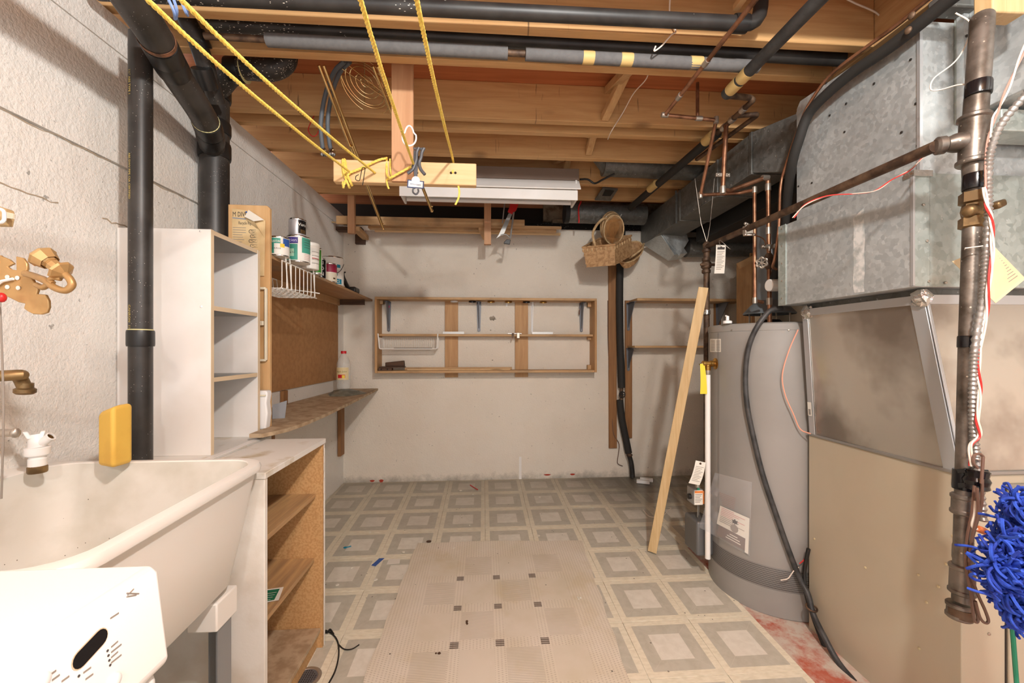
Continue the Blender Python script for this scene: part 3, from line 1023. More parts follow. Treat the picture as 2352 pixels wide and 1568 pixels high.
# ================================================================== shelves on the left wall
ZU = 1.733
t = thing('wall_shelf', 'upper tan board shelf on the left wall holding paint cans', 'shelf', (-1.08, 2.75, ZU - .016))
MB().hexa([(XL(1.925) + .002, 1.925, ZU - .016), (-.954, 1.925, ZU - .016), (-.954, YB - .003, ZU - .016), (XL(YB) + .002, YB - .003, ZU - .016)],
          [(XL(1.925) + .002, 1.925, ZU), (-.954, 1.925, ZU), (-.954, YB - .003, ZU), (XL(YB) + .002, YB - .003, ZU)]).build('shelf_board', m_shelf_y, t, bev=.0015)
pw = XL(3.3)
MB().box(pw + .002, -.99, 3.52, 3.545, ZU - .06, ZU - .017).build('cleat', m_dark_wood, t)
MB().hexa([(XL(2.3) + .003, 2.3, ZU - .07), (XL(2.3) + .025, 2.3, ZU - .07), (XL(3.5) + .025, 3.5, ZU - .07), (XL(3.5) + .003, 3.5, ZU - .07)],
          [(XL(2.3) + .003, 2.3, ZU - .017), (XL(2.3) + .025, 2.3, ZU - .017), (XL(3.5) + .025, 3.5, ZU - .017), (XL(3.5) + .003, 3.5, ZU - .017)]).build('wall_cleat', m_pine_y, t)
# hardboard sheet between the shelves
t = MB()
za, zb = W(775, 871, X=XL(3.45) + .004).z, 1.712
ya, yb = 1.93, W(775, 800, X=XL(3.4) + .006).y
t.hexa([(XL(ya) + .003, ya, za), (XL(yb) + .003, yb, za), (XL(yb) + .003, yb, zb - .05), (XL(ya) + .003, ya, zb - .05)],
       [(XL(ya) + .008, ya, za), (XL(yb) + .008, yb, za), (XL(yb) + .008, yb, zb - .05), (XL(ya) + .008, ya, zb - .05)])
tag(t.build('hardboard_sheet', m_hard), 'brown hardboard sheet fixed to the left wall between the two shelves', 'panel')
# lower shelf with a sweeping front edge
ZL = .965
fr = [(-.893, 1.74), (-.872, 1.78), (-.845, 1.85), (-.832, 1.98), (-.830, 2.2), (-.842, 2.5), (-.862, 2.9), (-.884, 3.3), (-.907, YB - .004)]
poly = [(x, y, ZL - .016) for x, y in fr] + [(XL(YB) + .003, YB - .004, ZL - .016), (XL(1.93) + .003, 1.93, ZL - .016), (-.945, 1.93, ZL - .016), (-.943, 1.74, ZL - .016)]
t = thing('wall_shelf', 'lower dusty shelf with a curved front edge on the left wall', 'shelf', (-1.02, 2.7, ZL - .016))
MB().prism(poly, (0, 0, .016)).build('shelf_board', m_shelf_top, t)
for px, y0_, y1_, yy in ((780, 925, 1045, 3.55), (673, 985, 1004, 2.45)):
    z1_, z0_ = ZL - .017, W(px, y1_, Y=yy).z
    if yy < 3:
        z0_ = .62
    MB().box(XL(yy) + .003, XL(yy) + .03, yy - .045, yy + .045, z0_, z1_).build('support_strip', m_old_z, t, bev=.002)
MB().box(XL(2.63) + .002, XL(2.63) + .022, 2.60, 2.66, ZL + .001, za - .003).build('support_strip', m_old_z, t, bev=.002)
# bits on the lower shelf
p = W(640, 935, Y=2.1)
t = MB().hexa([(p.x - .03, 2.10, ZL + .0006), (p.x + .02, 2.12, ZL + .0006), (p.x + .03, 2.12, p.z + .03), (p.x - .03, 2.10, p.z + .012)],
              [(p.x - .03, 2.102, ZL + .0006), (p.x + .02, 2.122, ZL + .0006), (p.x + .03, 2.122, p.z + .03), (p.x - .03, 2.102, p.z + .012)])
tag(t.build('grey_card', m_slate, base=(p.x, 2.11, ZL)), 'bent grey card standing on the lower shelf beside the tan board', 'card')
bp = V((-1.04, 3.20, ZL))
t = thing('plastic_bag', 'crumpled dull grey bag under the empty juice bottle', 'bag', bp)
b = MB()
NB = 16
vs = []
for j in range(6):
    r = (1 - .17 * j)
    for i in range(NB):
        a = 2 * pi * i / NB
        k = 1 + .22 * sin(3 * a + j) * .6 + random.uniform(-.08, .08)
        vs.append((bp.x + .135 * r * k * cos(a), bp.y + .15 * r * k * sin(a), ZL + .0008 + .035 * (1 - r ** 2) + random.uniform(0, .006) * (j > 0)))
b.add(vs, [(j * NB + i, j * NB + (i + 1) % NB, (j + 1) * NB + (i + 1) % NB, (j + 1) * NB + i) for j in range(5) for i in range(NB)] + [[5 * NB + i for i in range(NB)]])
b.build('bag_sheet', plain('dull_bag', S(128, 126, 112), .4, c2=S(96, 94, 82), scale=20, bump=.4, bscale=40), t, smooth=25)
b = W(790, 890, Y=3.24)
c0 = V((b.x - .002, 3.24, ZL + .036))
t = thing('juice_bottle', 'empty clear plastic juice bottle with a red cap on the lower shelf', 'bottle', c0)
MB().lathe(c0, (0, 0, 1), [(.030, 0), (.047, .004), (.050, .02), (.049, .06), (.050, .065), (.050, .19), (.048, .20), (.044, .215), (.030, .245), (.019, .262), (.017, .268), (.017, .282)], 24).build('bottle_body', m_bottle, t)
MB().lathe(c0 + V((0, 0, .270)), (0, 0, 1), [(.020, 0), (.020, .018), (.018, .02)], 20).build('cap', m_red_cap, t)
lab = MB()
ca = math.atan2(-c0.y, -c0.x)
def wrap(b, c, r, a0, a1, z0, z1, n=12):
    vs = []
    for z in (z0, z1):
        vs += [(c.x + r * cos(a0 + (a1 - a0) * i / n), c.y + r * sin(a0 + (a1 - a0) * i / n), c.z + z) for i in range(n + 1)]
    return b.add(vs, [(i, i + 1, n + 2 + i, n + 1 + i) for i in range(n)])
t = wrap(lab, c0, .0506, ca - 1.4, ca + .75, .072, .165).build('label', plain('bottle_label', S(226, 206, 160), .6), t)
wrap(MB(), c0, .0510, ca - .9, ca + .2, .086, .112).build('label_fruit', m_red_cap, t)
wrap(MB(), c0, .0512, ca - .25, ca + .15, .086, .108).build('label_fruit', m_yellow_l, t)
text('label_text', 'Apple Juice', plain('olive_print', S(120, 116, 40), .6), t, c0 + V((cos(ca - .35) * .05, sin(ca - .35) * .05, .135)), (1, 0, 0), (0, 0, 1), .018, bend=(c0, .0508))

# ------------------------------------------------------------------ paint cans on the upper shelf
def can(name, label, px, Y, r, h, mat, z0=ZU, group='paint cans on the upper shelf', rim=True, x=None):
    cx = W(px, 800, Y=Y).x if x is None else x
    c = V((cx, Y, z0 + .0005))
    t = thing(name, label, 'can', c, group)
    bd_ = MB().lathe(c, (0, 0, 1), [(r * .96, 0), (r, .003), (r, h - .006), (r * .985, h - .003)], 28).build('can_body', mat, t)
    if rim:
        MB().lathe(c + V((0, 0, h - .006)), (0, 0, 1), [(r * 1.0, 0), (r * 1.02, .003), (r * 1.0, .007), (r * .9, .007), (r * .88, .003), (r * .3, .003), (.001, .003)], 28).build('lid', m_chrome, t)
        MB().lathe(c, (0, 0, 1), [(r * 1.0, .0), (r * 1.015, .002), (r * 1.0, .005)], 28, False).build('bottom_rim', m_chrome, t)
    return bd_, c, math.atan2(-c.y, -c.x)

t, c, a = can('paint_can', 'small teal and white paint can nearest the tan board', 642, 1.99, .0415, .088, m_can_white)
wrap(MB(), c, .0418, a - 1.5, a - .55, .010, .080).build('label_patch', m_teal, t)
wrap(MB(), c, .0420, a - 1.1, a + .1, .055, .079).build('label_patch', m_teal, t)
wrap(MB(), c, .0420, a + .35, a + 1.3, .046, .080).build('label_patch', m_blue_l, t)
wrap(MB(), c, .0422, a + .05, a + .5, .038, .055).build('label_patch', m_yellow_l, t)
text('label_text', 'Rustwy', m_paper, t, c + V((cos(a - .4) * .042, sin(a - .4) * .042, .066)), (1, 0, 0), (0, 0, 1), .020, bend=(c, .0421))
text('label_text', 'COLOR PLUS', m_ink, t, c + V((cos(a - .5) * .042, sin(a - .5) * .042, .032)), (1, 0, 0), (0, 0, 1), .009, bend=(c, .0421))
t, c, a = can('paint_can', 'green paint can with a purple band, a smaller can stacked on it', 685, 2.13, .054, .128, m_can_white, rim=True)
wrap(MB(), c, .0543, a - 1.7, a - .05, .008, .085, 16).build('label_patch', m_teal, t)
wrap(MB(), c, .0544, a - 1.7, a - .02, .088, .118, 16).build('label_patch', m_purple, t)
wrap(MB(), c, .0543, a + .30, a + 1.7, .045, .120, 16).build('label_patch', m_teal, t)
wrap(MB(), c, .0545, a - .85, a - .35, .025, .062, 8).build('label_patch', plain('pale_green', S(176, 214, 188), .5), t)
text('label_text', 'efficien', plain('lilac_print', S(206, 196, 230), .6), t, c + V((cos(a - .72) * .054, sin(a - .72) * .054, .103)), (1, 0, 0), (0, 0, 1), .024, bend=(c, .0545))
text('label_text', 'de hi', m_ink, t, c + V((cos(a - .58) * .054, sin(a - .58) * .054, .044)), (1, 0, 0), (0, 0, 1), .016, bend=(c, .0547))
for k in range(4):
    wrap(MB(), c, .0546, a + .5, a + 1.3, .108 - k * .012, .110 - k * .012, 8).build('label_line', m_ink, t)
    wrap(MB(), c, .0546, a + .5, a + 1.2, .038 - k * .008, .0395 - k * .008, 8).build('label_line', m_pink, t)
t, c, a = can('paint_can', 'small silver can with a black label stacked on the green paint can', 683, 2.13, .0395, .085, plain('silver_can', S(206, 202, 204), .35, .6), z0=ZU + .130, x=c.x - .004)
wrap(MB(), c, .0398, a + .05, a + 1.25, .012, .078).build('label_patch', m_blk_gloss, t)
wrap(MB(), c, .0400, a + .35, a + 1.0, .014, .032).build('label_patch', m_brass_old, t)
text('label_text', 'Vara', m_paper, t, c + V((cos(a + .58) * .04, sin(a + .58) * .04, .056)), (1, 0, 0), (0, 0, 1), .022, bend=(c, .0401))
c0 = V((W(712, 800, Y=2.30).x, 2.30, ZU + .0005))
t = thing('plastic_tub', 'tall white plastic tub between the green paint can and the green tube', 'tub', c0)
MB().lathe(c0, (0, 0, 1), [(.040, 0), (.044, .004), (.047, .12), (.049, .122), (.049, .138), (.044, .142), (.001, .142)], 24).build('tub_body', m_can_white, t)
t = bpy.data.objects[[o.name for o in t.children][0]]
a = math.atan2(-c0.y, -c0.x)
for k in range(4):
    wrap(MB(), c0, .0478, a + .2, a + 1.2, .03 + k * .02, .032 + k * .02).build('label_line', m_ink_l, t)
wrap(MB(), c0, .0478, a + .2, a + 1.2, .055, .058).build('label_line', m_red, t)
t, c, a = can('paint_can', 'slim green labelled can right of the white tub', 726, 2.45, .031, .150, m_can_white, rim=True)
wrap(MB(), c, .0313, a - 1.2, a + 1.0, .010, .140).build('label_patch', m_lime, t)
t, c, a = can('paint_can', 'can with a black and white lettered label beside the maroon can', 737, 2.62, .031, .125, m_can_white)
wrap(MB(), c, .0313, a - 1.2, a + 1.1, .006, .118).build('label_patch', m_blk_gloss, t)
for k, s_ in enumerate(('ZI', 'IO', 'IN')):
    text('label_text', s_, m_paper, t, c + V((cos(a + .1) * .031, sin(a + .1) * .031, .098 - k * .034)), (1, 0, 0), (0, 0, 1), .030, bend=(c, .0315))
t, c, a = can('paint_can', 'small can with a maroon and cream label', 757, 2.735, .044, .118, m_can_white)
wrap(MB(), c, .0443, a - .9, a + 1.4, .062, .112, 16).build('label_patch', m_maroon, t)
wrap(MB(), c, .0443, a - .9, a + 1.4, .006, .060, 16).build('label_patch', plain('label_cream', S(222, 210, 186), .5), t)
wrap(MB(), c, .0445, a + .5, a + .85, .018, .028, 6).build('label_patch', m_brass_old, t)
t, c, a = can('paint_can', 'large white paint can with blue bands and a wire bail handle', 763, 2.90, .074, .192, m_can_white)
wrap(MB(), c, .0744, a - .1, a + .75, .118, .140, 14).build('label_patch', m_tealblue, t)
wrap(MB(), c, .0744, a - .1, a + .9, .010, .044, 14).build('label_patch', m_tealblue, t)
text('label_text', 'ici', m_paper, t, c + V((cos(a + .45) * .075, sin(a + .45) * .075, .028)), (1, 0, 0), (0, 0, 1), .040, bend=(c, .0747))
MB().tube(arc(c + V((cos(a + .3) * .075, sin(a + .3) * .075, .07)), (1, 0, 0), (0, 0, 1), .010, 0, 2 * pi, 14), .0016, 5).build('label_ring', m_tealblue, t)
for k in range(2):
    wrap(MB(), c, .0746, a + .1, a + .6, .088 + k * .009, .0895 + k * .009, 8).build('label_line', m_ink_l, t)
hb = [c + V((cos(a - .9 + 2.1 * i / 10) * .078, sin(a - .9 + 2.1 * i / 10) * .078, .150 - .075 * sin(pi * i / 10))) for i in range(11)]
MB().tube(hb, .0018, 6).build('bail_handle', m_wire_b, t.parent)
# black hand brush
p = W(806, 668, Y=3.25)
p = V((p.x, 3.25, ZU))
t = thing('scrub_brush', 'black long-handled scrub brush at the far end of the paint can shelf', 'brush', p)
MB().box(p.x - .04, p.x + .05, p.y - .05, p.y + .06, ZU + .0008, ZU + .045).build('brush_head', m_abs_clean, t, bev=.012, seg=3)
hp = [W(800, 662, Y=3.20), W(793, 648, Y=3.17), W(788, 634, Y=3.15), W(787, 624, Y=3.14)]
MB().tube(smooth_path(hp, 5), [.015] * 8 + [.013] * 8, 10).build('brush_handle', m_abs_clean, t)
MB().tube([W(787, 626, Y=3.14), W(793, 625, Y=3.13)], .006, 8).build('hang_stub', m_abs_clean, t)

# ------------------------------------------------------------------ wire basket hooked under the upper shelf
t = thing('wire_basket', 'white wire basket hooked over the upper left shelf', 'basket', (-.93, 2.17, 1.55))
XB = -.93
def wire(pts, r=.0028, name='wire', par=None):
    return MB().tube(pts, r, 6).build(name, m_wire_w, par)
y0b, y1b = 1.955, 2.32
zt_, zb_ = ZU - .022, 1.585
for yy in (1.985, 2.26):
    wire(rounded([(XB - .18, yy, ZU + .0045), (XB + .01, yy, ZU + .0045), (XB + .01, yy + .05, ZU + .0045), (XB - .02, yy + .05, ZU + .004)], .012), .003, 'hook_arm', t)
for yy in (1.995, 2.035, 2.31):
    wire(rounded([(XB + .012, yy, ZU + .004), (XB + .012, yy + .005, zt_ - .01), (XB + .012, yy + .02, zb_ + .006)], .01), .003, 'hook_arm', t)
wire(rounded([(XB + .014, y0b, zt_), (XB + .014, y1b, zt_)], .01), .003, 'rim_wire', t)
wire(rounded([(XB - .185, y0b, zt_ - .03), (XB - .185, y1b, zt_ - .03)], .01), .003, 'rim_wire', t)
wire(rounded([(XB + .016, y0b, zb_), (XB + .016, y1b + .02, zb_)], .01), .003, 'rim_wire', t)
for k in range(9):
    yy = y0b + (y1b - y0b) * k / 8
    wire(rounded([(XB - .185, yy, zt_ - .03), (XB - .175, yy, zb_), (XB + .014, yy, zb_), (XB + .014, yy, zt_)], .012), .0022, 'basket_wire', t)
for k in range(7):
    xx = XB - .172 + .028 * k
    wire([(xx, y0b, zb_), (xx, y1b, zb_)], .0022, 'basket_wire', t)
wire(rounded([(XB - .175, y1b + .0, zb_ + .05), (XB - .02, y1b + .012, zb_ + .035), (XB + .03, y1b + .03, zb_ + .028)], .02), .003, 'rim_wire', t)

# ================================================================== laundry tub
ZT = .985
def rr_loop(x0, x1, y0, y1, r, z, k=6, skew=0.0):
    out = []
    for cx, cy, a0 in ((x1 - r, y1 - r, 0), (x0 + r, y1 - r, pi / 2), (x0 + r, y0 + r, pi), (x1 - r, y0 + r, 1.5 * pi)):
        for i in range(k + 1):
            a = a0 + pi / 2 * i / k
            x, y = cx + r * cos(a), cy + r * sin(a)
            out.append(V((x - .031 * (y - 1.0) * 0 + skew * (y - 1), y, z)))
    return out
sx0, sx1, sy0, sy1 = -1.284, -.622, .632, 1.286
t = thing('laundry_tub', 'deep off-white plastic laundry tub against the left wall', 'sink', ((sx0 + sx1) / 2, 1.01, fz(1.0)))
def loft(loops, close_last=True):
    b = MB()
    n_ = len(loops[0])
    vs = [p for l in loops for p in l]
    fs = []
    for i in range(len(loops) - 1):
        for j in range(n_):
            fs.append((i * n_ + j, i * n_ + (j + 1) % n_, (i + 1) * n_ + (j + 1) % n_, (i + 1) * n_ + j))
    if close_last:
        fs.append([(len(loops) - 1) * n_ + j for j in range(n_)])
    return b.add(vs, fs)
L = lambda i, z, r: rr_loop(sx0 + i, sx1 - i, sy0 + i, sy1 - i, r, z, 6, -.045)
back = .085
def Lb(i, z, r):       # inside loops keep a wide deck along the wall
    return rr_loop(sx0 + back + i, sx1 - .026 - i * .8, sy0 + .026 + i * .8, sy1 - .026 - i * .8, r, z, 6, -.045)
rim = loft([L(.012, ZT - .024, .07), L(.0, ZT - .022, .08), L(-.002, ZT - .012, .08), L(.002, ZT - .002, .08), L(.008, ZT, .075), Lb(-.004, ZT, .075), Lb(0, ZT - .003, .07)], False)
rim.build('rim', m_tub, t)
loft([Lb(0, ZT - .003, .07), Lb(.012, ZT - .10, .075), Lb(.04, ZT - .27, .08), Lb(.065, ZT - .31, .09), Lb(.11, ZT - .325, .09)]).build('basin_inside', m_tub_in, t)
ou = loft([rr_loop(sx0 + .02, sx1 - .014, sy0 + .014, sy1 - .014, .06, ZT - .023, 6, -.045), rr_loop(sx0 + .03, sx1 - .030, sy0 + .025, sy1 - .030, .07, ZT - .15, 6, -.045),
           rr_loop(sx0 + .05, sx1 - .052, sy0 + .05, sy1 - .062, .08, ZT - .31, 6, -.045), rr_loop(sx0 + .09, sx1 - .085, sy0 + .09, sy1 - .10, .08, ZT - .345, 6, -.045)])
ou.build('basin_outside', m_tub, t)
for xx, yy in ((-.725, 1.165), (-.71, .73), (-1.15, 1.165), (-1.15, .73)):
    MB().box(xx - .038, xx + .038, yy - .045, yy + .045, ZT - .41, ZT - .336).build('leg_socket', m_tub, t, bev=.004)
    b = MB()
    b.box(xx - .028, xx + .030, yy + .026, yy + .030, fz(yy) + .004, ZT - .405)
    b.box(xx + .026, xx + .030, yy - .030, yy + .026, fz(yy) + .004, ZT - .405)
    b.build('leg', m_zinc_leg, t)
dr = V(((sx0 + sx1) / 2 + .03, 1.0, ZT - .3245))
MB().lathe(dr, (0, 0, 1), [(.045, 0), (.043, .003), (.03, .002), (.001, .0015)], 20).build('drain_flange', m_chrome, t)

# faucet on the wall
p0 = W(2, 878, Y=1.02)
t = thing('wall_faucet', 'old brass faucet spout over the laundry tub, curving down', 'faucet', V((XL(.9), .92, p0.z)))
sp0, sp1 = W(0, 872, Y=1.0), W(55, 885, Y=1.03)
MB().tube(smooth_path([V((XL(.9) + .002, .88, p0.z - .055)), V((XL(.9) + .06, .93, p0.z + .0)), W(22, 862, Y=1.0), W(44, 867, Y=1.02), W(56, 888, Y=1.03)], 7), .0125, 16).build('spout', m_brass_old, t)
e = W(57, 895, Y=1.03)
MB().lathe(e + V((0, 0, -.006)), (.08, 0, 1), [(.014, -.004), (.0185, .0), (.0185, .008), (.014, .011), (.0135, .022)], 18).build('spout_collar', m_brass_old, t)
hq = W(6, 996, Y=1.0)
MB().tube([V((XL(1.0) + .001, 1.0, hq.z)), V((hq.x + .012, 1.01, hq.z))], .009, 10).build('handle_stem', m_solder, t)
MB().ball(V((hq.x + .016, 1.01, hq.z)), (.008, .01, .012), 10).build('handle_tip', m_solder, t)
MB().lathe(V((XL(.88) + .0005, .88, p0.z - .055)), (1, 0, 0), [(.03, 0), (.028, .006), (.015, .012)], 18).build('wall_flange', m_brass_old, t)
# white backflow valve standing on its brass stub
vb = W(86, 1086, Z=ZT)
vb = V((vb.x, vb.y, ZT + .001))
k = .9
t = thing('vacuum_breaker', 'white plastic hose valve on a brass stub at the back of the tub', 'valve', vb)
MB().lathe(vb, (0, 0, 1), [(.020 * k, 0), (.0215 * k, .003), (.0215 * k, .016), (.017 * k, .020)], 18).build('brass_stub', m_brass_old, t)
MB().lathe(vb + V((0, 0, .017)), (0, 0, 1), [(.0165, 0), (.0178, .002), (.0178, .020), (.0155, .022), (.0155, .025), (.0235, .030), (.0245, .034), (.0245, .048), (.0225, .050), (.0175, .051)], 20).build('valve_collar', m_white, t, smooth=25)
nk = vb + V((0, 0, .067))
rt_ = V((cos(.7), sin(.7), 0)); bk_ = V((-sin(.7), cos(.7), 0))
MB().lathe(nk, V((-.10, 0, 1)), [(.0185, 0), (.0170, .014), (.0140, .030), (.0125, .034)], 18).build('valve_neck', m_white, t, smooth=25)
for sx_, h0_ in ((-1, .043), (1, .041)):
    b0 = nk + rt_ * (.0095 * sx_ - .003) + V((0, 0, .024))
    b1 = nk + rt_ * (.0155 * sx_ - .005) + V((0, 0, h0_))
    w_ = rt_ * .0046
    d_ = bk_ * .012
    MB().hexa([b0 - w_ - d_, b0 + w_ - d_, b0 + w_ + d_, b0 - w_ + d_], [b1 - w_ - d_ * .7, b1 + w_ - d_ * .7, b1 + w_ + d_ * .7, b1 - w_ + d_ * .7]).build('valve_prong', m_white, t, bev=.002)
od = (rt_ * .62 - bk_ * .45 + V((0, 0, .62))).normalized()
o0 = nk + rt_ * .004 - bk_ * .004 + V((0, 0, .006))
MB().lathe(o0, od, [(.0105, 0), (.0105, .030), (.0112, .031), (.0112, .034), (.0085, .0345), (.0085, .024), (.001, .024)], 16).build('outlet', m_white, t, smooth=25)
MB().lathe(o0, od, [(.0083, .0245), (.0083, .031), (.0068, .031), (.0066, .025), (.001, .0248)], 14).build('outlet_thread', m_brass_old, t)
# yellow jug on the far rim
j0 = W(222, 1048, Z=ZT)
jx0, jx1, jy = W(224, 1040, Y=1.238).x, W(306, 1040, Y=1.238).x, 1.24
t = thing('yellow_jug', 'upside-down yellow plastic container on the back corner of the tub', 'container', ((jx0 + jx1) / 2, 1.26, ZT))
hz = W(270, 930, Y=1.238).z
jA, jB, jC = W(258, 1000, Y=1.185), W(306, 1000, Y=1.245), W(223, 1000, Y=1.215)
jD = jB + (jC - jA) * .9
jt, jl = W(258, 932, Y=1.185).z, W(223, 951, Y=1.215).z
MB().hexa([V((q.x, q.y, ZT + .0015)) for q in (jA, jB, jD, jC)], [V((q.x, q.y, z)) for q, z in ((jA, jt), (jB, jt), (jD, jt - .004), (jC, jl))]).build('jug_body', m_sponge, t, bev=.011, seg=4)

# ================================================================== washing machine
ZW = 1.022
wx0, wx1, wy0, wy1 = -1.12, -.431, -.09, .584
t = thing('washing_machine', 'white washing machine with a sloped control panel in the near left corner', 'washer', ((wx0 + wx1) / 2, .27, fz(.27)))
MB().box(wx0, wx1 + .003, wy0, wy1 - .004, fz(.3) + .02, ZW - .135).build('cabinet_body', m_appl, t, bev=.012, seg=3)
prof = [(wx0, ZW - .134), (wx0, ZW), (wx1 - .010, ZW - .0005), (wx1 - .002, ZW - .009), (wx1 + .012, ZW - .125), (wx1 + .006, ZW - .134)]
t = MB().prism([(x, wy0, z) for x, z in prof], (0, wy1 - wy0 + .001, 0)).build('top_console', m_appl2, t, bev=.009, seg=4)
fo = V((wx1 - .002, 0, ZW - .009))
fd = (V((wx1 + .012, 0, ZW - .125)) - fo).normalized()     # down the sloped fascia
fn = V((0, 1, 0)).cross(fd); fn = fn if fn.x > 0 else -fn
def FC(x, y, lift=.0006):
    a_, b_ = (x - 1176) / F, (CYP - y) / F
    d = V((sin(TH) + a_ * cos(TH), cos(TH) - a_ * sin(TH), b_))
    o = V((0, 0, CAMZ))
    return o + d * ((fo - o).dot(fn) / d.dot(fn)) + fn * lift
def stadium(x0, y0, x1, y1, w, lift, k=8):
    a, b2 = FC(x0, y0, lift), FC(x1, y1, lift)
    u = (b2 - a).normalized(); v = fn.cross(u)
    pts = [b2 + (u * cos(q) + v * sin(q)) * w for q in [-pi / 2 + pi * i / k for i in range(k + 1)]] + [a - (u * cos(q) + v * sin(q)) * w for q in [-pi / 2 + pi * i / k for i in range(k + 1)]]
    return MB().add(pts, [list(range(len(pts)))])
stadium(184, 1513, 229, 1465, .0100, .0004).build('display_rim', m_edge, t)
stadium(184, 1513, 229, 1465, .0088, .0009).build('display_window', m_blk_gloss, t)
def print_line(x0, y0, x1, y1, w=.0009):
    a, b2 = FC(x0, y0, .0006), FC(x1, y1, .0006)
    v = fn.cross((b2 - a).normalized()) * w
    MB().add([a - v, b2 - v, b2 + v, a + v], [(0, 1, 2, 3)]).build('panel_print', m_ink_l, t)
def dot(x, y, r=.0013):
    MB().lathe(FC(x, y, .0003), fn, [(r, 0), (r, .0006), (r * .3, .0008)], 10).build('indicator_dot', m_ink, t)
for k in range(4):
    print_line(254, 1488 + k * 12 - 2, 270 + (k % 2) * 8, 1476 + k * 12 - 4 - (k % 2) * 5)
    dot(246 + k * 2, 1494 + k * 11)
print_line(252, 1420, 272, 1407)
for x, y in ((110, 1552), (118, 1562), (190, 1545), (195, 1560), (140, 1565)):
    print_line(x, y, x + 18, y - 13)
dot(180, 1552)
MB().lathe(FC(262, 1562, -.001), fn, [(.007, 0), (.007, .004), (.005, .0055), (.001, .006)], 16).build('push_button', m_white, t)
MB().lathe(FC(95, 1563, -.001), fn, [(.007, 0), (.007, .004), (.005, .0055), (.001, .006)], 16).build('push_button', m_white, t)
for a_, b_ in (((290, 1362), (318, 1363)), ((292, 1366), (306, 1352)), ((290, 1370), (312, 1366))):
    MB().tube([FC(a_[0], a_[1], .0005), FC(b_[0], b_[1], .0005)], .0007, 5).build('scuff_mark', m_ink_l, t)

# ================================================================== gilt candle sconce and oddments at the left edge
g = .92
def G(x, y, d=0.0):
    return W(x, y, Y=g + d)
t = thing('candle_sconce', 'gold-painted ornate candle sconce hanging tilted on the left wall', 'sconce', G(30, 715))
plate = [(-60, 640), (-55, 600), (-30, 612), (0, 585), (2, 588), (20, 595), (31, 605), (16, 612), (24, 618), (37, 620), (36, 588), (52, 592), (61, 605), (62, 617), (56, 627), (70, 633), (78, 648), (87, 665), (83, 675), (92, 675), (104, 676), (111, 690), (112, 705), (107, 718), (94, 722), (75, 721), (62, 714), (54, 708), (57, 697), (42, 694), (20, 683), (0, 675), (-50, 690)]
holes = [(17, 636), (40, 638), (17, 659), (42, 661)]
MB().prism([G(x, y) for x, y in plate], (0, .006, 0)).build('back_plate', m_gold, t, bev=.0015)
for x, y in holes:
    c = G(x, y, -.0008)
    MB().lathe(c, (0, -1, 0), [(.0045, 0), (.0045, .0007), (.001, .0008)], 8).build('plate_hole', m_wall_l, t)
arm = smooth_path([G(58, 628, -.005), G(80, 634, -.02), G(105, 645, -.035), G(125, 660, -.04), G(150, 667, -.04), G(165, 655, -.04), G(160, 640, -.04), G(148, 628, -.04)], 6)
MB().tube(arm, .0065, 12).build('arm', m_gold, t)
MB().tube(smooth_path([G(80, 636, -.02), G(100, 640, -.03), G(108, 652, -.03), G(98, 660, -.03), G(84, 654, -.02)], 5), .0055, 10).build('arm_scroll', m_gold, t)
MB().tube(smooth_path([G(140, 640, -.038), G(125, 638, -.04), G(114, 643, -.04), G(122, 650, -.04)], 5), .0048, 10).build('arm_scroll', m_gold, t)
cu0, cu1 = G(147, 627, -.04), G(98, 590, -.04)
ax = (cu1 - cu0).normalized()
q = (cu1 - cu0).length
MB().lathe(cu0, ax, [(.006, -.004), (.020, .004), (.022, .008), (.010, .012), (.0115, .018), (.012, .026), (.010, .030), (.013, .034), (.0145, .038), (.016, q * .65), (.0215, q * .96), (.0235, q), (.021, q + .004), (.014, q + .003), (.012, q - .02), (.001, q - .02)], 8).build('candle_cup', m_gold, t, smooth=0)
MB().tube([G(-20, 665, -.004), G(5, 645, -.006), G(30, 640, -.006)], .003, 6).build('hanging_wire', m_wire_w, t)
hw = W(2, 700, Y=g)
MB().tube(smooth_path([W(-4, 560, Y=g), W(2, 700, Y=g), W(5, 850, Y=g), W(7, 960, Y=g), W(4, 1100, Y=g)], 5), .0016, 6)
tag(MB().tube(smooth_path([W(-8, 440, Y=.93), W(0, 700, Y=.93), W(6, 850, Y=.93), W(8, 960, Y=.93), W(3, 1145, Y=.93)], 6), .0018, 6).build('hanging_string', m_ink_l), 'thin grey string hanging down the left edge past the faucet', 'string')
tag(MB().ball(W(3, 683, Y=.90), (.008, .008, .010), 12).build('red_bead', m_red), 'small red bead on the string beside the gold sconce', 'bead')
t = thing('wall_hook_block', 'small wood block with a white plastic hook at the left edge', 'hook', W(5, 515, Y=1.03))
MB().prism([W(-20, 468, Y=1.02), W(10, 478, Y=1.02), W(14, 488, Y=1.02), W(8, 516, Y=1.02), W(-20, 516, Y=1.02)], (0, .02, 0)).build('wood_block', m_plank, t, bev=.002)
MB().prism([W(8, 485, Y=1.015), W(30, 490, Y=1.015), W(29, 502, Y=1.015), W(10, 500, Y=1.015)], (0, .004, 0)).build('cream_tab', m_cream, t)
MB().tube(rounded([W(-12, 478, Y=1.0), W(10, 482, Y=1.0), W(10, 510, Y=1.0), W(-12, 512, Y=1.0)], .012), .0035, 8).build('hook', m_white, t)
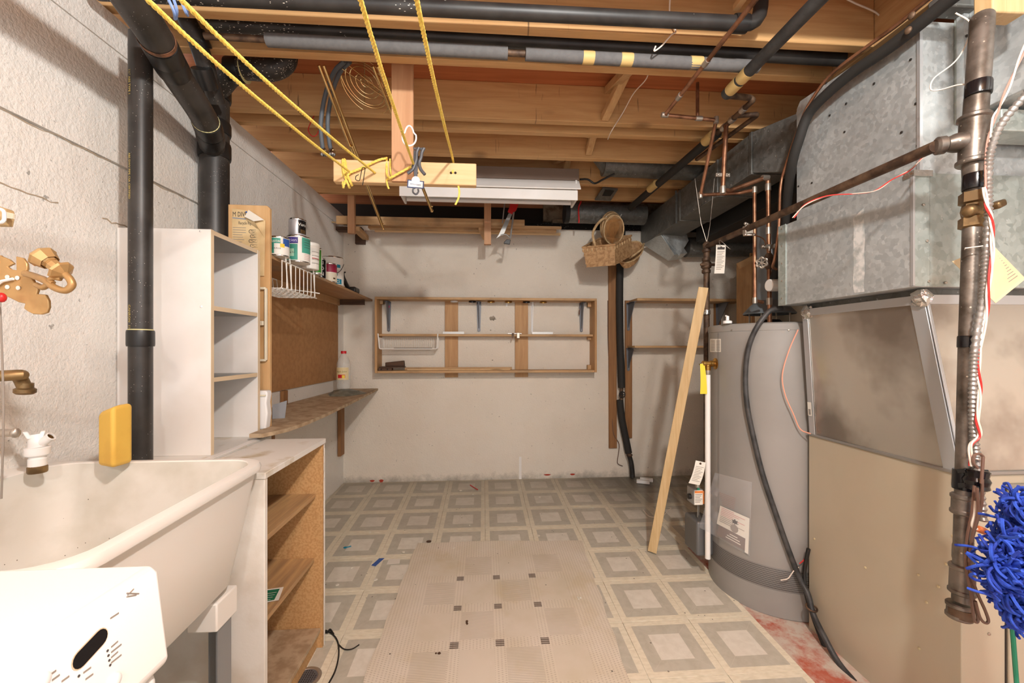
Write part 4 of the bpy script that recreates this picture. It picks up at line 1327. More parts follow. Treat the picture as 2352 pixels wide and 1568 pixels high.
# ================================================================== clothes-line board and ropes
BY = 1.79
bl, br = W(765, 400, Y=BY), W(1094, 400, Y=BY)
bt, bb = W(930, 370, Y=BY).z, W(930, 421, Y=BY).z
t = thing('line_board', 'pale wooden board hung below the joists with yellow clothes-lines tied to it', 'board', ((bl.x + br.x) / 2, BY, bb))
MB().box(bl.x, br.x, BY, BY + .036, bb, bt).build('cross_board', m_pale_pine_x, t, bev=.004)
ha, hb = W(899, 300, Y=BY - .02), W(949, 300, Y=BY - .02)
MB().box(ha.x, hb.x, BY - .0205, BY - .0005, W(920, 416, Y=BY - .02).z, 2.60).build('hanger_board', m_hanger, t, bev=.002)
for px in (806, 861, 958, 1036, 1046):
    p = W(px, 397, Y=BY)
    MB().lathe((p.x, BY - .0002, p.z), (0, -1, 0), [(.0055, 0), (.0055, .0006), (.001, .0007)], 10).build('rope_hole', m_void, t)

def rope(name, label, pts, r=.0047, group=None, k=8):
    P_ = smooth_path(pts, k)
    b = MB()
    # three twisted strands
    L_ = 0
    out = [[], [], []]
    step = []
    dense = []
    for i in range(len(P_) - 1):
        m = max(1, int((P_[i + 1] - P_[i]).length / .006))
        for j in range(m):
            dense.append(P_[i].lerp(P_[i + 1], j / m))
    dense.append(P_[-1])
    up = V((.3, .2, 1)).normalized()
    for i, p in enumerate(dense):
        d = (dense[min(i + 1, len(dense) - 1)] - dense[max(i - 1, 0)]).normalized()
        u = (up - d * up.dot(d)).normalized()
        v = d.cross(u)
        a = i * .006 / .034 * 2 * pi
        for s_ in range(3):
            out[s_].append(p + (u * cos(a + s_ * 2.094) + v * sin(a + s_ * 2.094)) * r * .5)
    for s_ in range(3):
        b.tube(out[s_], r * .62, 6)
    return tag(b.build(name, m_rope), label, 'rope', group)

def line(pxs, Yn, names):
    pass
yb = BY - .006
h0 = lambda px, py=397: W(px, py, Y=BY - .002)
def near(px, X=None, z=1.93):
    p = W(px, 0, Z=z)
    q = p - V((0, 0, 0))
    return p
for px_top, hole, lab in ((339, 806, 'yellow clothes-line furthest left, crossing the black drain branch'), (416, 861, 'second yellow clothes-line from the left, hooked by the black wire hook'),
                          (828, 957, 'yellow clothes-line holding the white ring and grey clip'), (957, 1041, 'yellow clothes-line furthest right on the hung board')):
    a = near(px_top, z=1.925)
    b2 = h0(hole) if hole < 1000 else W(1040, 366, Y=BY + .0)
    mid = a.lerp(b2, .5) + V((0, 0, -.012))
    ext = a + (a - b2) * .9 + V((0, 0, .10))
    P_ = [ext, a, mid, b2 + V((0, -.0, 0))]
    if hole > 1000:
        P_.append(h0(1040) + V((0, -.002, .0)))
    rope('clothes_line', lab, P_)
# wraps and the slack run along the board
rw = [h0(806) + V((0, -.006, 0)), W(798, 405, Y=yb - .004), W(790, 424, Y=yb), W(788, 426, Y=yb + .012), W(787, 366, Y=yb + .002), W(790, 395, Y=yb - .005), W(800, 424, Y=yb), W(802, 426, Y=yb + .014), W(792, 366, Y=yb + .002), W(794, 392, Y=yb - .008),
      W(808, 424, Y=yb - .001), W(806, 420, Y=yb - .010), W(800, 400, Y=yb - .012), W(830, 386, Y=yb - .008), W(868, 368, Y=yb - .008), W(886, 364, Y=yb - .006), W(888, 366, Y=yb + .012), W(889, 400, Y=yb - .006), W(896, 408, Y=yb - .032), W(903, 405, Y=yb - .032), W(930, 390, Y=yb - .034), W(950, 378, Y=yb - .034), W(957, 365, Y=yb - .026)]
rope('rope_wrap', 'slack yellow rope knotted round the hung board and looped over its hanger', rw, .0048, k=5)
rope('rope_wrap', 'short yellow rope loop with frayed ends hanging left of the hanger board', [W(896, 365, Y=yb + .004), W(897, 390, Y=yb - .006), W(900, 408, Y=yb - .008), W(889, 412, Y=yb - .006), W(890, 425, Y=yb - .002), W(893, 433, Y=yb)], .0038)
rope('rope_tail', 'yellow rope tail dangling below the right end of the board', [W(1052, 424, Y=yb + .02), W(1055, 440, Y=yb + .018), W(1053, 455, Y=yb + .016), W(1046, 470, Y=yb + .014)], .0042)
# white ring and grey hanger clip on the third line
c = W(940, 316, Y=1.60)
t = MB().tube([c + V((.026 * sin(a) * (1 if cos(a) < .3 else .70), 0, .031 * (cos(a) if cos(a) < 0 else cos(a) * 1.45))) for a in [i * pi / 14 for i in range(28)]], .0032, 8, closed=True)
tag(t.build('cable_tie', m_white), 'white plastic loop threaded on the clothes-line above the grey clip', 'loop')
HY = 1.66
def K(x, y, d=0.0):
    return W(x, y, Y=HY + d)
t = thing('sock_hanger', 'grey plastic clip hanger with a blue-bordered white card, on a clothes-line', 'hanger', K(955, 445))
MB().prism([K(950, 345), K(958, 345), K(960, 368), K(958, 412), K(951, 412), K(949, 368)], (0, .006, 0)).build('stem', m_grey_plastic, t, bev=.001)
for pts in ([(962, 339), (957, 350), (956, 366), (952, 380), (946, 391), (936, 398)], [(974, 340), (969, 350), (967, 362), (963, 374), (966, 388), (976, 401)]):
    MB().tube(smooth_path([K(x, y, -.004) for x, y in pts], 5), .0064, 8).build('clip_arm', m_grey_plastic, t)
MB().prism([K(948, 338), K(977, 339), K(976, 344), K(950, 343)], (0, .005, 0)).build('clip_top', m_grey_plastic, t, bev=.001)
MB().tube(smooth_path([K(958, 352, -.002), K(952, 372, -.002), K(948, 384, -.002)], 4), .006, 8).build('clip_arm', m_grey_plastic, t)
MB().prism([K(936, 412, -.008), K(974, 416, -.008), K(973, 433, -.008), K(935, 430, -.008)], (0, .003, 0)).build('card', m_blue_dark, t)
MB().quad(K(938.5, 414.5, -.0085), K(971.5, 418, -.0085), K(970.5, 431, -.0085), K(937.5, 428, -.0085)).build('card_face', m_white, t)
MB().lathe(K(955, 414, -.0084), (0, -1, 0), [(.016, 0), (.016, .0006), (.001, .0008)], 16).build('card_tab', m_white, t)
text('card_print', 'wire-o-space', m_blue_dark, t, K(954, 423, -.0092), (1, 0, -.09), (0, 0, 1), .012, fit=.042)
MB().tube(smooth_path([K(955, 430, -.004), K(949, 434, -.004), K(949, 442, -.004), K(956, 446, -.004), K(961, 440, -.004), K(960, 434, -.004)], 5), .0035, 8).build('hook', m_grey_plastic, t)
t = MB().tube(rounded([W(824, 401, Y=1.70), W(817, 404, Y=1.70), W(816, 413, Y=1.70), W(826, 416, Y=1.70), W(832, 384, Y=1.70), W(839, 385, Y=1.70), W(833, 425, Y=1.70)], .008), .0016, 6)
tag(t.build('wire_hook', m_wire_b), 'black bent wire hook hanging on the second clothes-line', 'hook')

# ------------------------------------------------------------------ brass rods, wire coil and hoses in the joist bay
def rod(label, a, b2, r, double):
    t = thing('brass_rod', label, 'rod', b2)
    d = (b2 - a)
    u = V((1, 0, 0))
    for s_ in ((-.5, .5) if double else (0,)):
        MB().tube([a + u * r * 2.3 * s_, a + d * .52 + u * r * 2.3 * s_], r * .8, 10).build('inner_rod', m_brass_pol, t)
    MB().tube([a + d * .42, b2], r, 12).build('outer_tube', m_brass_pol, t)
    ring(t, 'collar', a + d * .42, d, r * 1.35, .012, m_brass_pol, 12)
    MB().ball(b2, r * 1.1, 8).build('end_cap', m_brass_pol, t)
    MB().tube([b2 - d * .03, b2 - d * .03 + V((.012, -.004, .006))], .003, 6).build('thumb_screw', m_brass_pol, t)
    return t
rod('long paired brass rod slanting down behind the left end of the hung board', W(738, 150, Y=1.80), W(880, 524, Y=2.45), .0085, True)
rod('shorter brass rod slanting down behind the hanger board', W(862, 152, Y=1.80), W(992, 484, Y=2.40), .0085, True)
t = thing('wire_coil', 'coiled brass wire spiral stuffed up between the joists', 'coil', W(835, 240, Y=1.98))
cc = W(838, 190, Y=2.0)
u, v = V((1, .0, -.18)).normalized(), V((.1, .70, -.62)).normalized()
for r, dy in ((.018, 0), (.042, .004), (.066, 0), (.088, .006), (.108, 0), (.112, .016)):
    MB().tube(arc(cc + V((0, dy, -dy)), u, v, r, 0, 2 * pi * .99, 36), .0021, 6).build('wire_ring', m_brass_pol, t)
for a in (.2, 1.9, 3.4, 5.0):
    MB().tube([cc, cc + (u * cos(a) + v * sin(a)) * .11], .0018, 6).build('wire_spoke', m_brass_pol, t)
MB().tube([W(788, 140, Y=1.86), W(892, 222, Y=2.0)], .0022, 6).build('wire_spoke', m_brass_pol, t)
MB().tube([W(786, 158, Y=1.88), W(890, 228, Y=2.0)], .0022, 6).build('wire_spoke', m_brass_pol, t)
for label, dx, dy_ in (('left dull grey washer hose hanging between the joists', 0, 0), ('right dull grey washer hose hanging between the joists', .030, .018)):
    t = thing('washer_hose', label, 'hose', W(745 + dx * 500, 352, Y=2.0), 'washer hoses hung in the joist bay')
    pts = [W(792, 140, Y=1.82), W(768, 165, Y=1.90), W(748, 215, Y=1.95), W(737, 280, Y=1.97), W(740, 330, Y=1.98), W(744, 348, Y=1.98)]
    pts = [p + V((dx * (.5 + .5 * i / 5), dy_, .01 * dx / .03)) for i, p in enumerate(pts)]
    MB().tube(smooth_path(pts, 6), .0095, 12).build('hose_tube', plain('grey_hose', S(92, 98, 104), .55), t)
    e = pts[-1]
    MB().lathe(e + V((0, 0, .012)), (.1, -.25, -1), [(.010, 0), (.014, .008), (.0165, .012), (.0165, .03), (.014, .03), (.013, .016), (.001, .016)], 16).build('hose_coupling', m_chrome, t)
for pts, lab in (([(723, 262), (712, 285), (708, 300), (716, 312), (727, 310), (736, 290)], 'red wire loop hanging beside the washer hoses'),):
    tag(MB().tube(smooth_path([W(x, y, Y=2.18) for x, y in pts], 5), .0025, 6).build('red_wire', m_wire_r), lab, 'wire')

# ------------------------------------------------------------------ unlit fluorescent fitting
LY0, LY1 = 2.60, 2.80
x0, x1 = W(912, 440, Y=LY0).x, W(1334, 440, Y=LY0).x
t = thing('light_fixture', 'white unlit fluorescent strip fitting under the joists behind the hung board', 'lamp', ((x0 + x1) / 2, 2.7, 2.3))
zt = 2.468
z1 = W(1330, 413, Y=LY0 + .03).z
MB().box(x0 + .01, x1 - .004, LY0 + .03, LY1 - .03, z1, zt).build('ballast_housing', plain('brown_housing', S(118, 98, 84), .5), t, bev=.002)
za_, zb_ = W(1330, 432, Y=LY0).z, W(1320, 459, Y=LY0).z
b = MB()
prof = [(LY0 + .05, z1 + .002), (LY1 - .05, z1 + .002), (LY1 + .02, za_ - .01), (LY1 + .018, za_ - .015), (LY1 - .052, z1 - .003), (LY0 + .052, z1 - .003), (LY0 + .0, za_ - .008), (LY0 - .004, za_ - .002)]
b.prism([(x0, y, z) for y, z in prof], (x1 - x0, 0, 0)).build('reflector', m_mel, t)
MB().box(x0 + .012, x1 - .018, LY0 + .005, LY0 + .012, zb_, za_ - .012).build('front_skirt', m_mel, t, bev=.002)
MB().tube([(x0 + .03, LY0 + .05, zb_ + .035), (x1 - .03, LY0 + .05, zb_ + .035)], .013, 14).build('tube_lamp', m_white, t)
MB().tube([(x0 + .03, LY1 - .04, zb_ + .035), (x1 - .03, LY1 - .04, zb_ + .035)], .013, 14).build('tube_lamp', m_white, t)
for x in (x0 + .02, x1 - .022):
    MB().box(x - .006, x + .006, LY0 + .03, LY1 - .02, zb_ + .01, z1 - .002).build('lamp_holder', m_mel, t)
MB().tube(smooth_path([W(1332, 412, Y=2.68), W(1350, 412, Y=2.69), W(1366, 421, Y=2.69), W(1385, 412, Y=2.64), W(1412, 399, Y=2.60)], 5), .0065, 8).build('power_cord', m_wire_b, t)

# ------------------------------------------------------------------ lumber rack hung at the back
RY = 3.24
t = thing('lumber_rack', 'hung wooden rack near the back wall carrying long strips of wood', 'rack', (-.4, 3.4, 2.2))
for px0, px1, pyb in ((798, 814, 520), (1112, 1128, 540)):
    xa, xb = W(px0, 480, Y=RY).x, W(px1, 480, Y=RY).x
    MB().box(xa, xb, RY, RY + .036, W(800, pyb, Y=RY).z - .05, 2.62).build('hanger_post', m_hanger, t, bev=.002)
for px0, px1 in ((818, 846), (1106, 1122)):
    a, b2 = W(px0, 525, Y=RY + .06), W(px1 - 6, 546, Y=YB - .04)
    MB().bar(a, b2, .05, .036).build('cross_arm', m_pine_y, t, bev=.002)
MB().box(W(830, 545, Y=YB - .03).x - .05, W(830, 545, Y=YB - .03).x + .03, YB - .04, YB - .002, W(830, 562, Y=YB).z, W(830, 540, Y=YB).z).build('wall_cleat', m_dark_wood, t)
def strip(label, xa, xb, y, z0, h, d, m=None):
    pa, pb = W(xa, 530, Y=y).x, W(xb, 530, Y=y).x
    b = MB().box(pa, pb, y, y + d, z0, z0 + h)
    o = b.build('wood_strip', m or m_pine_x, bev=.0015)
    return tag(o, label, 'board')
zr = W(830, 527, Y=RY + .1).z + .025
strip('longest pine board on the hung rack, along its near edge', 772, 1205, RY + .045, zr, .064, .019)
strip('thin pine moulding on the hung rack reaching furthest right', 850, 1290, RY + .09, zr + .012, .018, .03)
strip('second pine board lying flat on the hung rack behind the near board', 845, 1278, RY + .15, zr + .004, .02, .06)
strip('dark offcut board at the left end of the hung rack', 770, 830, RY + .24, zr + .006, .03, .07, m_dark_wood)
strip('narrow pale batten at the back of the hung rack', 860, 1288, RY + .23, zr + .001, .016, .03, m_pale_pine_x)
tag(MB().tube([W(756, 509, Y=3.4), W(800, 513, Y=3.36)], .005, 8).build('wooden_dowel', m_pale_pine_x), 'thin pale dowel poking from the left wall to the hung rack', 'dowel')
# hacksaw hooked on the rack
SY = 3.16
t = thing('hack_saw', 'red-handled hacksaw with a silver frame hanging by the hung rack', 'saw', W(1165, 560, Y=SY))
MB().prism([W(x, y, Y=SY) for x, y in ((1160, 456), (1196, 456), (1186, 482), (1176, 492), (1166, 486), (1172, 470))], (0, .014, 0)).build('handle', m_red, t, bev=.004)
MB().prism([W(x, y, Y=SY + .004) for x, y in ((1168, 490), (1177, 490), (1158, 536), (1140, 547), (1146, 538))], (0, .005, 0)).build('blade', m_alu, t)
MB().tube([W(1180, 488, Y=SY), W(1172, 548, Y=SY)], .007, 8).build('back_bar', m_alu, t)
MB().tube([W(1160, 458, Y=SY), W(1154, 512, Y=SY)], .005, 8).build('back_bar', m_alu, t)
MB().tube(smooth_path([W(1150, 540, Y=SY), W(1162, 538, Y=SY), W(1172, 546, Y=SY)], 4), .005, 8).build('guard', m_alu, t)
MB().prism([W(x, y, Y=SY - .004) for x, y in ((1164, 549), (1173, 550), (1171, 561), (1157, 559), (1158, 555))], (0, .014, 0)).build('grip_tip', m_abs_clean, t, bev=.003)
MB().tube([W(1178, 456, Y=SY + .02), W(1178, 452, Y=SY + .05) + V((0, .0, .05))], .003, 6).build('hook', m_solder, t)

# ------------------------------------------------------------------ frame shelf on the back wall
FY = 3.478
x0, x1 = -.893, .970
zt, zb = W(1110, 683, Y=FY).z, W(1110, 856, Y=FY).z
t = thing('frame_shelf', 'wide open pine frame shelf with two bays of levels on the back wall', 'shelf', ((x0 + x1) / 2, 3.57, zb))
MB().box(x0, x1, FY, YB - .021, zt - .020, zt).build('top_board', m_pine_x, t, bev=.002)
MB().box(x0 + .02, x1 - .02, FY + .004, YB - .021, zb, zb + .020).build('bottom_board', m_pine_x, t, bev=.002)
MB().box(x0, x0 + .0195, FY, YB - .002, zb, zt - .0205).build('side_board', m_pine_z, t, bev=.002)
MB().box(x1 - .0195, x1, FY, YB - .002, zb, zt - .0205).build('side_board', m_pine_z, t, bev=.002)
zm = W(1110, 767, Y=FY + .06).z
MB().box(x0 + .02, x1 - .02, FY + .055, YB - .021, zm - .019, zm).build('middle_board', m_pine_x, t, bev=.002)
for pa, pb in ((1022, 1052), (1183, 1213)):
    xa, xb = W(pa, 800, Y=YB - .02).x, W(pb, 800, Y=YB - .02).x
    MB().box(xa, xb, YB - .0205, YB - .002, W(1110, 866, Y=YB - .02).z, zt - .0005).build('wall_batten', m_pine_z, t, bev=.0015)
for z in (zt - .06, zm - .045, zb + .021):
    MB().box(x1 - .05, x1 - .0205, YB - .06, YB - .0215, z, z + .038).build('corner_block', m_pine_x, t)
MB().box(x0 + .0205, x0 + .045, YB - .08, YB - .0215, zt - .05, zt - .0205).build('corner_block', m_pine_x, t)
def bracket(label, px, Yw, z_top, drop, reach, m=m_grey_steel, w=.040, group='steel shelf brackets'):
    x = W(px, 720, Y=Yw).x
    t = thing('shelf_bracket', label, 'bracket', (x, Yw, z_top - drop), group)
    b = MB()
    b.prism([(x - w / 2, Yw - .003, z_top), (x + w / 2, Yw - .003, z_top), (x + w * .32, Yw - .003, z_top - drop), (x, Yw - .003, z_top - drop - .008), (x - w * .32, Yw - .003, z_top - drop)], (0, -.003, 0))
    b.build('wall_plate', m, t)
    plate_ = [o for o in t.children][0]
    MB().prism([(x - .003, Yw - .006, z_top - .004), (x - .003, Yw - reach, z_top - .004), (x - .003, Yw - reach, z_top - .010), (x - .003, Yw - .006, z_top - drop * .9)], (.006, 0, 0)).build('web', m, t)
    MB().box(x - w / 2, x + w / 2, Yw - reach, Yw - .0065, z_top - .0035, z_top - .0005).build('shelf_plate', m, t)
    for z in (z_top - .02, z_top - drop + .01):
        MB().ball((x, Yw - .0065, z), (.003, .002, .003), 8).build('screw', m_chrome, plate_)
    return t
bracket('grey steel bracket at the left end of the frame shelf, with a pink mark', 893, YB - .002, zt - .025, .25, .10)
bracket('grey steel bracket under the middle of the frame shelf top', 1100, YB - .002, zt - .025, .25, .10)
bracket('grey steel bracket at the right end of the frame shelf', 1335, YB - .002, zt - .025, .25, .10)
bracket('thin white bracket hanging in the right bay of the frame shelf', 1222, YB - .002, zt - .022, .26, .06, m_white, .022)
p = W(893, 704, Y=YB - .012)
tag(MB().ball((p.x, YB - .010, p.z), (.007, .003, .013), 10).build('pink_tag', plain('magenta', S(206, 60, 110), .6)), 'small pink tag on the leftmost steel bracket', 'tag')
p = W(1334, 715, Y=YB - .03)
t = MB().tube(smooth_path([(p.x - .005, YB - .05, zt - .03), (p.x - .02, YB - .055, p.z + .04), (p.x - .014, YB - .05, p.z), (p.x - .004, YB - .05, p.z + .04)], 5), .002, 6)
t.tube([(p.x - .016, YB - .05, p.z + .01), (p.x - .018, YB - .05, p.z - .03)], .006, 8)
tag(t.build('brown_lanyard', m_wire_br), 'loop of brown lanyard hanging behind the right steel bracket', 'lanyard')
for px, m_, lab in ((1043, m_white, 'white jar lid screwed under the frame shelf top above the left batten'), (1085, m_blk_gloss, 'black jar lid under the frame shelf top left of the middle bracket'), (1128, m_brass, 'brass-coloured jar lid right of the middle bracket'),
                    (1168, m_brass, 'brass-coloured jar lid above the white strip bracket'), (1209, m_blk_gloss, 'black jar lid above the right batten'), (1248, m_brass, 'brass-coloured jar lid furthest right under the frame shelf top')):
    p = W(px, 693, Y=FY + .09)
    t = MB().lathe((p.x, FY + .09, zt - .0203), (0, 0, -1), [(.030, 0), (.032, .004), (.032, .010), (.030, .011), (.029, .004), (.001, .004)], 20)
    tag(t.build('jar_lid', m_), lab, 'lid', 'jar lids under the frame shelf')
p = W(1164, 698, Y=YB - .015)
tag(MB().box(p.x - .007, p.x + .007, YB - .006, YB - .003, p.z - .02, p.z + .03).build('strip_bracket', m_white), 'short perforated white strip under the frame shelf top', 'bracket')
for xa, xb, y, lab in ((1017, 1066, 768, 'aluminium channel lying on the middle board left of centre'), (1222, 1270, 766, 'aluminium channel lying on the middle board to the right')):
    a, b2 = W(xa, y, Y=FY + .06), W(xb, y, Y=FY + .06)
    b = MB().box(a.x, b2.x, FY + .056, FY + .059, zm + .0005, zm + .02).box(a.x, b2.x, FY + .059, FY + .085, zm + .0005, zm + .003)
    tag(b.build('metal_channel', m_alu), lab, 'channel')
p = W(1182, 776, Y=FY + .045)
t = thing('bar_clamp', 'small steel bar clamp hooked on the middle board near the right batten', 'clamp', (p.x, FY + .04, zm - .04))
MB().box(p.x - .06, p.x + .06, FY + .038, FY + .046, zm + .001, zm + .008).build('bar', m_alu, t)
MB().prism([(p.x - .024, FY + .036, zm + .008), (p.x - .004, FY + .036, zm + .008), (p.x - .006, FY + .036, zm - .012), (p.x - .014, FY + .036, zm - .036), (p.x - .024, FY + .036, zm - .036)], (0, .012, 0)).build('jaw', m_rust, t)
MB().box(p.x + .018, p.x + .042, FY + .030, FY + .050, zm - .036, zm + .012).build('jaw', m_solder, t, bev=.002)
# white wire tray under the middle board
xa, xb = x0 + .0255, W(1006, 780, Y=FY + .02).x
zt2, zb2 = W(930, 766, Y=FY + .02).z, W(930, 801, Y=FY + .02).z
t = thing('wire_basket', 'shallow white wire tray hooked on the left bay of the frame shelf', 'basket', ((xa + xb) / 2, 3.56, zb2))
yf, yk = FY + .006, YB - .03
MB().tube(rounded([(xa, yf, zt2), (xa + .012, yf, zb2), (xb - .008, yf, zb2), (xb, yf, zt2)], .015), .0052, 8).build('front_loop', m_wire_w, t)
MB().tube(rounded([(xa + .01, yk, zm - .025), (xa + .016, yk, zb2 + .004), (xb - .012, yk, zb2 + .004), (xb - .004, yk, zm - .025)], .015), .003, 8).build('back_loop', m_wire_w, t)
for k in range(7):
    y = yf + (yk - yf) * k / 6
    MB().tube(rounded([(xa + .008, y, zt2 - .032), (xa + .016, y, zb2 + .002), (xb - .012, y, zb2 + .002), (xb - .004, y, zt2 - .032)], .01), .0016, 5).build('long_wire', m_wire_w, t)
for k in range(26):
    x = xa + .018 + (xb - xa - .034) * k / 25
    MB().tube([(x, yf, zb2), (x, yk, zb2 + .004), (x, yk, zm - .03)], .0013, 5).build('cross_wire', m_wire_w, t)
tag(MB().tube([(xa + .11, yf + .09, zb2 + .006), (xa + .43, yf + .10, zb2 + .006)], .0035, 6).build('dark_rod', m_dark_wood), 'thin dark rod lying in the white wire tray', 'rod')
# dark wooden blocks and mouldings on the bottom board
zs = zb + .0205
p = W(893, 850, Y=FY + .05)
t = thing('hand_plane', 'dark brown wooden block tool in the lower left corner of the frame shelf', 'tool', (p.x, FY + .08, zs))
MB().box(p.x - .075, p.x + .035, FY + .0, FY + .06, zs - .012 + .013, zs + .022).build('lower_block', m_dark_wood, t, bev=.003)
MB().box(p.x - .075, p.x + .125, FY + .03, FY + .13, zs + .023, zs + .032).build('thin_plate', m_dark_wood, t)
MB().hexa([(p.x - .03, FY + .05, zs + .033), (p.x + .125, FY + .04, zs + .033), (p.x + .125, FY + .11, zs + .033), (p.x - .03, FY + .12, zs + .033)],
          [(p.x - .03, FY + .05, zs + .066), (p.x + .12, FY + .04, zs + .082), (p.x + .12, FY + .11, zs + .082), (p.x - .03, FY + .12, zs + .066)]).build('upper_block', m_dark_wood, t, bev=.005)
for x in (-.05, .0):
    MB().lathe((p.x + x, FY - .0004, zs + .012), (0, -1, 0), [(.006, 0), (.005, .001), (.001, .001)], 10).build('bolt_hole', m_void, t)
def lath(label, xa, xb, y, z, h, d, m):
    a, b2 = W(xa, 850, Y=y).x, W(xb, 850, Y=y).x
    return tag(MB().box(a, b2, y, y + d, z, z + h).build('wood_strip', m, bev=.001), label, 'board')
lath('long thin moulding lying on the bottom board of the frame shelf', 930, 1176, FY + .09, zs + .0005, .022, .03, m_pine_x)
lath('pale lath along the front edge of the bottom board', 935, 1172, FY + .05, zs + .0005, .010, .03, m_pale_pine_x)
lath('short folding ruler lying on the front edge of the bottom board', 1030, 1102, FY + .015, zs + .0005, .012, .025, m_panel_tan)

# ------------------------------------------------------------------ wall strip, hose pipe and right-hand shelf on the back wall
x0 = W(1399, 800, Y=YB - .02).x
t = MB().bar((x0 + .036, YB - .012, W(1410, 1028, Y=YB).z), (x0 - .006 + .036, YB - .012, 2.30), .019, .072, side=(0, 1, 0))
tag(t.build('wall_batten', m_old_z, bev=.002), 'tall narrow wood strip on the back wall left of the black pipe', 'strip')
tag(MB().tube(smooth_path([W(1396, 690, Y=YB - .003), W(1397, 800, Y=YB - .003), W(1404, 900, Y=YB - .003), W(1408, 990, Y=YB - .025), W(1422, 1020, Y=YB - .012), W(1418, 1058, Y=YB - .010), W(1421, 1066, Y=YB - .012), W(1430, 1070, Y=YB - .012)], 6), .0035, 6).build('brown_cable', m_wire_br),
    'thin brown cable stapled beside the narrow wood strip', 'cable')
t = thing('water_pipe', 'black insulated water pipe with a valve, curving along the back wall to the floor', 'pipe', W(1455, 1095, Y=YB - .05))
yp = YB - .060
MB().tube(smooth_path([W(1432, 470, Y=yp), W(1424, 620, Y=yp), W(1424, 760, Y=yp), W(1428, 890, Y=yp)], 5), .031, 16).build('foam_sleeve', m_foam_b, t)
MB().tube([W(1427, 885, Y=yp), W(1428, 925, Y=yp)], .016, 12).build('bare_pipe', m_rust, t)
p = W(1429, 906, Y=yp - .03)
MB().tube(arc(p, (1, 0, 0), (0, 0, 1), .026, 0, 2 * pi, 16)[:-1], .005, 6, closed=True).build('valve_wheel', m_abs_clean, t)
MB().tube([p - V((.026, 0, 0)), p + V((.026, 0, 0))], .004, 6).tube([p - V((0, 0, .026)), p + V((0, 0, .026))], .004, 6).tube([p, p + V((0, .03, 0))], .006, 8).build('valve_spokes', m_abs_clean, t)
MB().tube(smooth_path([W(1424, 918, Y=yp), W(1428, 960, Y=yp), W(1438, 1010, Y=yp), W(1444, 1040, Y=yp)], 5), .030, 16).build('foam_sleeve', m_foam_b, t)
MB().tube(smooth_path([W(1443, 1038, Y=yp), W(1450, 1065, Y=yp), W(1453, 1096, Y=yp)], 5), .022, 14).build('lower_pipe', m_abs, t)
p = W(1446, 1045, Y=yp - .03)
MB().ball(p, (.03, .02, .016), 8).build('pipe_clamp', m_rust, t)
q = W(1470, 1096, Y=YB - .10)
for k, (dx, dy_, lab) in enumerate(((0, 0, 'nearer white plastic block on the floor beside the black pipe'), (.05, .05, 'farther white plastic block on the floor beside the black pipe'))):
    b = MB().bar((q.x - .05 + dx, q.y - .05 + dy_, fz(q.y) + .017), (q.x + .05 + dx, q.y - .09 + dy_, fz(q.y) + .017), .045, .026)
    tag(b.build('plastic_block', m_white, bev=.003), lab, 'block')

ry0 = 3.43
zt = W(1600, 688, Y=ry0).z
t = thing('plank_shelf', 'two-level bare plank shelf on the back wall right of the black pipe', 'shelf', (1.7, 3.55, 1.3))
xa = W(1436, 700, Y=YB - .02).x
MB().box(xa + .035, 2.28, ry0, YB - .022, zt - .012, zt + .010).build('shelf_board', m_pine_x, t, bev=.002)
z2 = W(1560, 796, Y=ry0).z
MB().box(xa + .02, 2.0, ry0 + .02, YB - .022, z2 - .009, z2 + .009).build('shelf_board', m_pine_x, t, bev=.002)
for px0, px1, yb_ in ((1436, 1452, 1005), (1641, 1656, 1000)):
    a, b2 = W(px0, 800, Y=YB - .02).x, W(px1, 800, Y=YB - .02).x
    MB().box(a, b2, YB - .0215, YB - .002, W(1440, yb_, Y=YB).z, zt + .012).build('upright', m_old_z, t, bev=.002)
bracket('steel bracket under the left end of the upper plank shelf', 1443, YB - .022, zt - .013, .24, .16)
bracket('steel bracket under the upper plank shelf beside the gas pipe', 1648, YB - .022, zt - .013, .22, .16)
bracket('steel bracket under the left end of the lower plank shelf', 1443, YB - .022, z2 - .010, .20, .14)

# ------------------------------------------------------------------ hanging wicker baskets
HB = 3.28
def woven(name, parent, loops, m, rows=12):
    """basket wall lofted through loops, ribbed like upright weave"""
    n_ = len(loops[0])
    b = MB()
    vs = [p for l in loops for p in l]
    fs = [(i * n_ + j, i * n_ + (j + 1) % n_, (i + 1) * n_ + (j + 1) % n_, (i + 1) * n_ + j) for i in range(len(loops) - 1) for j in range(n_)]
    fs.append([j for j in range(n_)])
    b.add(vs, fs)
    return b.build(name, m, parent, smooth=60)
t = thing('wicker_basket', 'large rectangular wicker basket with a handle hanging by the right duct', 'basket', W(1400, 613, Y=HB))
A, B_, C_, D_ = W(1338, 568, Y=HB - .10), W(1412, 562, Y=HB - .20), W(1450, 541, Y=HB - .02), W(1376, 548, Y=HB + .10)
a, b2, c2, d2 = W(1347, 614, Y=HB - .09), W(1413, 609, Y=HB - .18), W(1452, 586, Y=HB - .02), W(1386, 592, Y=HB + .09)
def rect_loop(A, B_, C_, D_, k=9, amp=.004, rows=0):
    out = []
    for p, q in ((A, B_), (B_, C_), (C_, D_), (D_, A)):
        for i in range(k):
            out.append(p.lerp(q, i / k))
    c = (A + B_ + C_ + D_) / 4
    return [p + (p - c).normalized() * (amp if i % 2 else -amp) for i, p in enumerate(out)]
loops = []
for r in range(11):
    f = r / 10
    loops.append(rect_loop(a.lerp(A, f), b2.lerp(B_, f), c2.lerp(C_, f), d2.lerp(D_, f), 10, .0035 if r % 2 else -.0035))
woven('woven_side', t, loops, m_wick)
MB().tube(rect_loop(A, B_, C_, D_, 6, 0), .008, 8, closed=True).build('rim', m_wick, t)
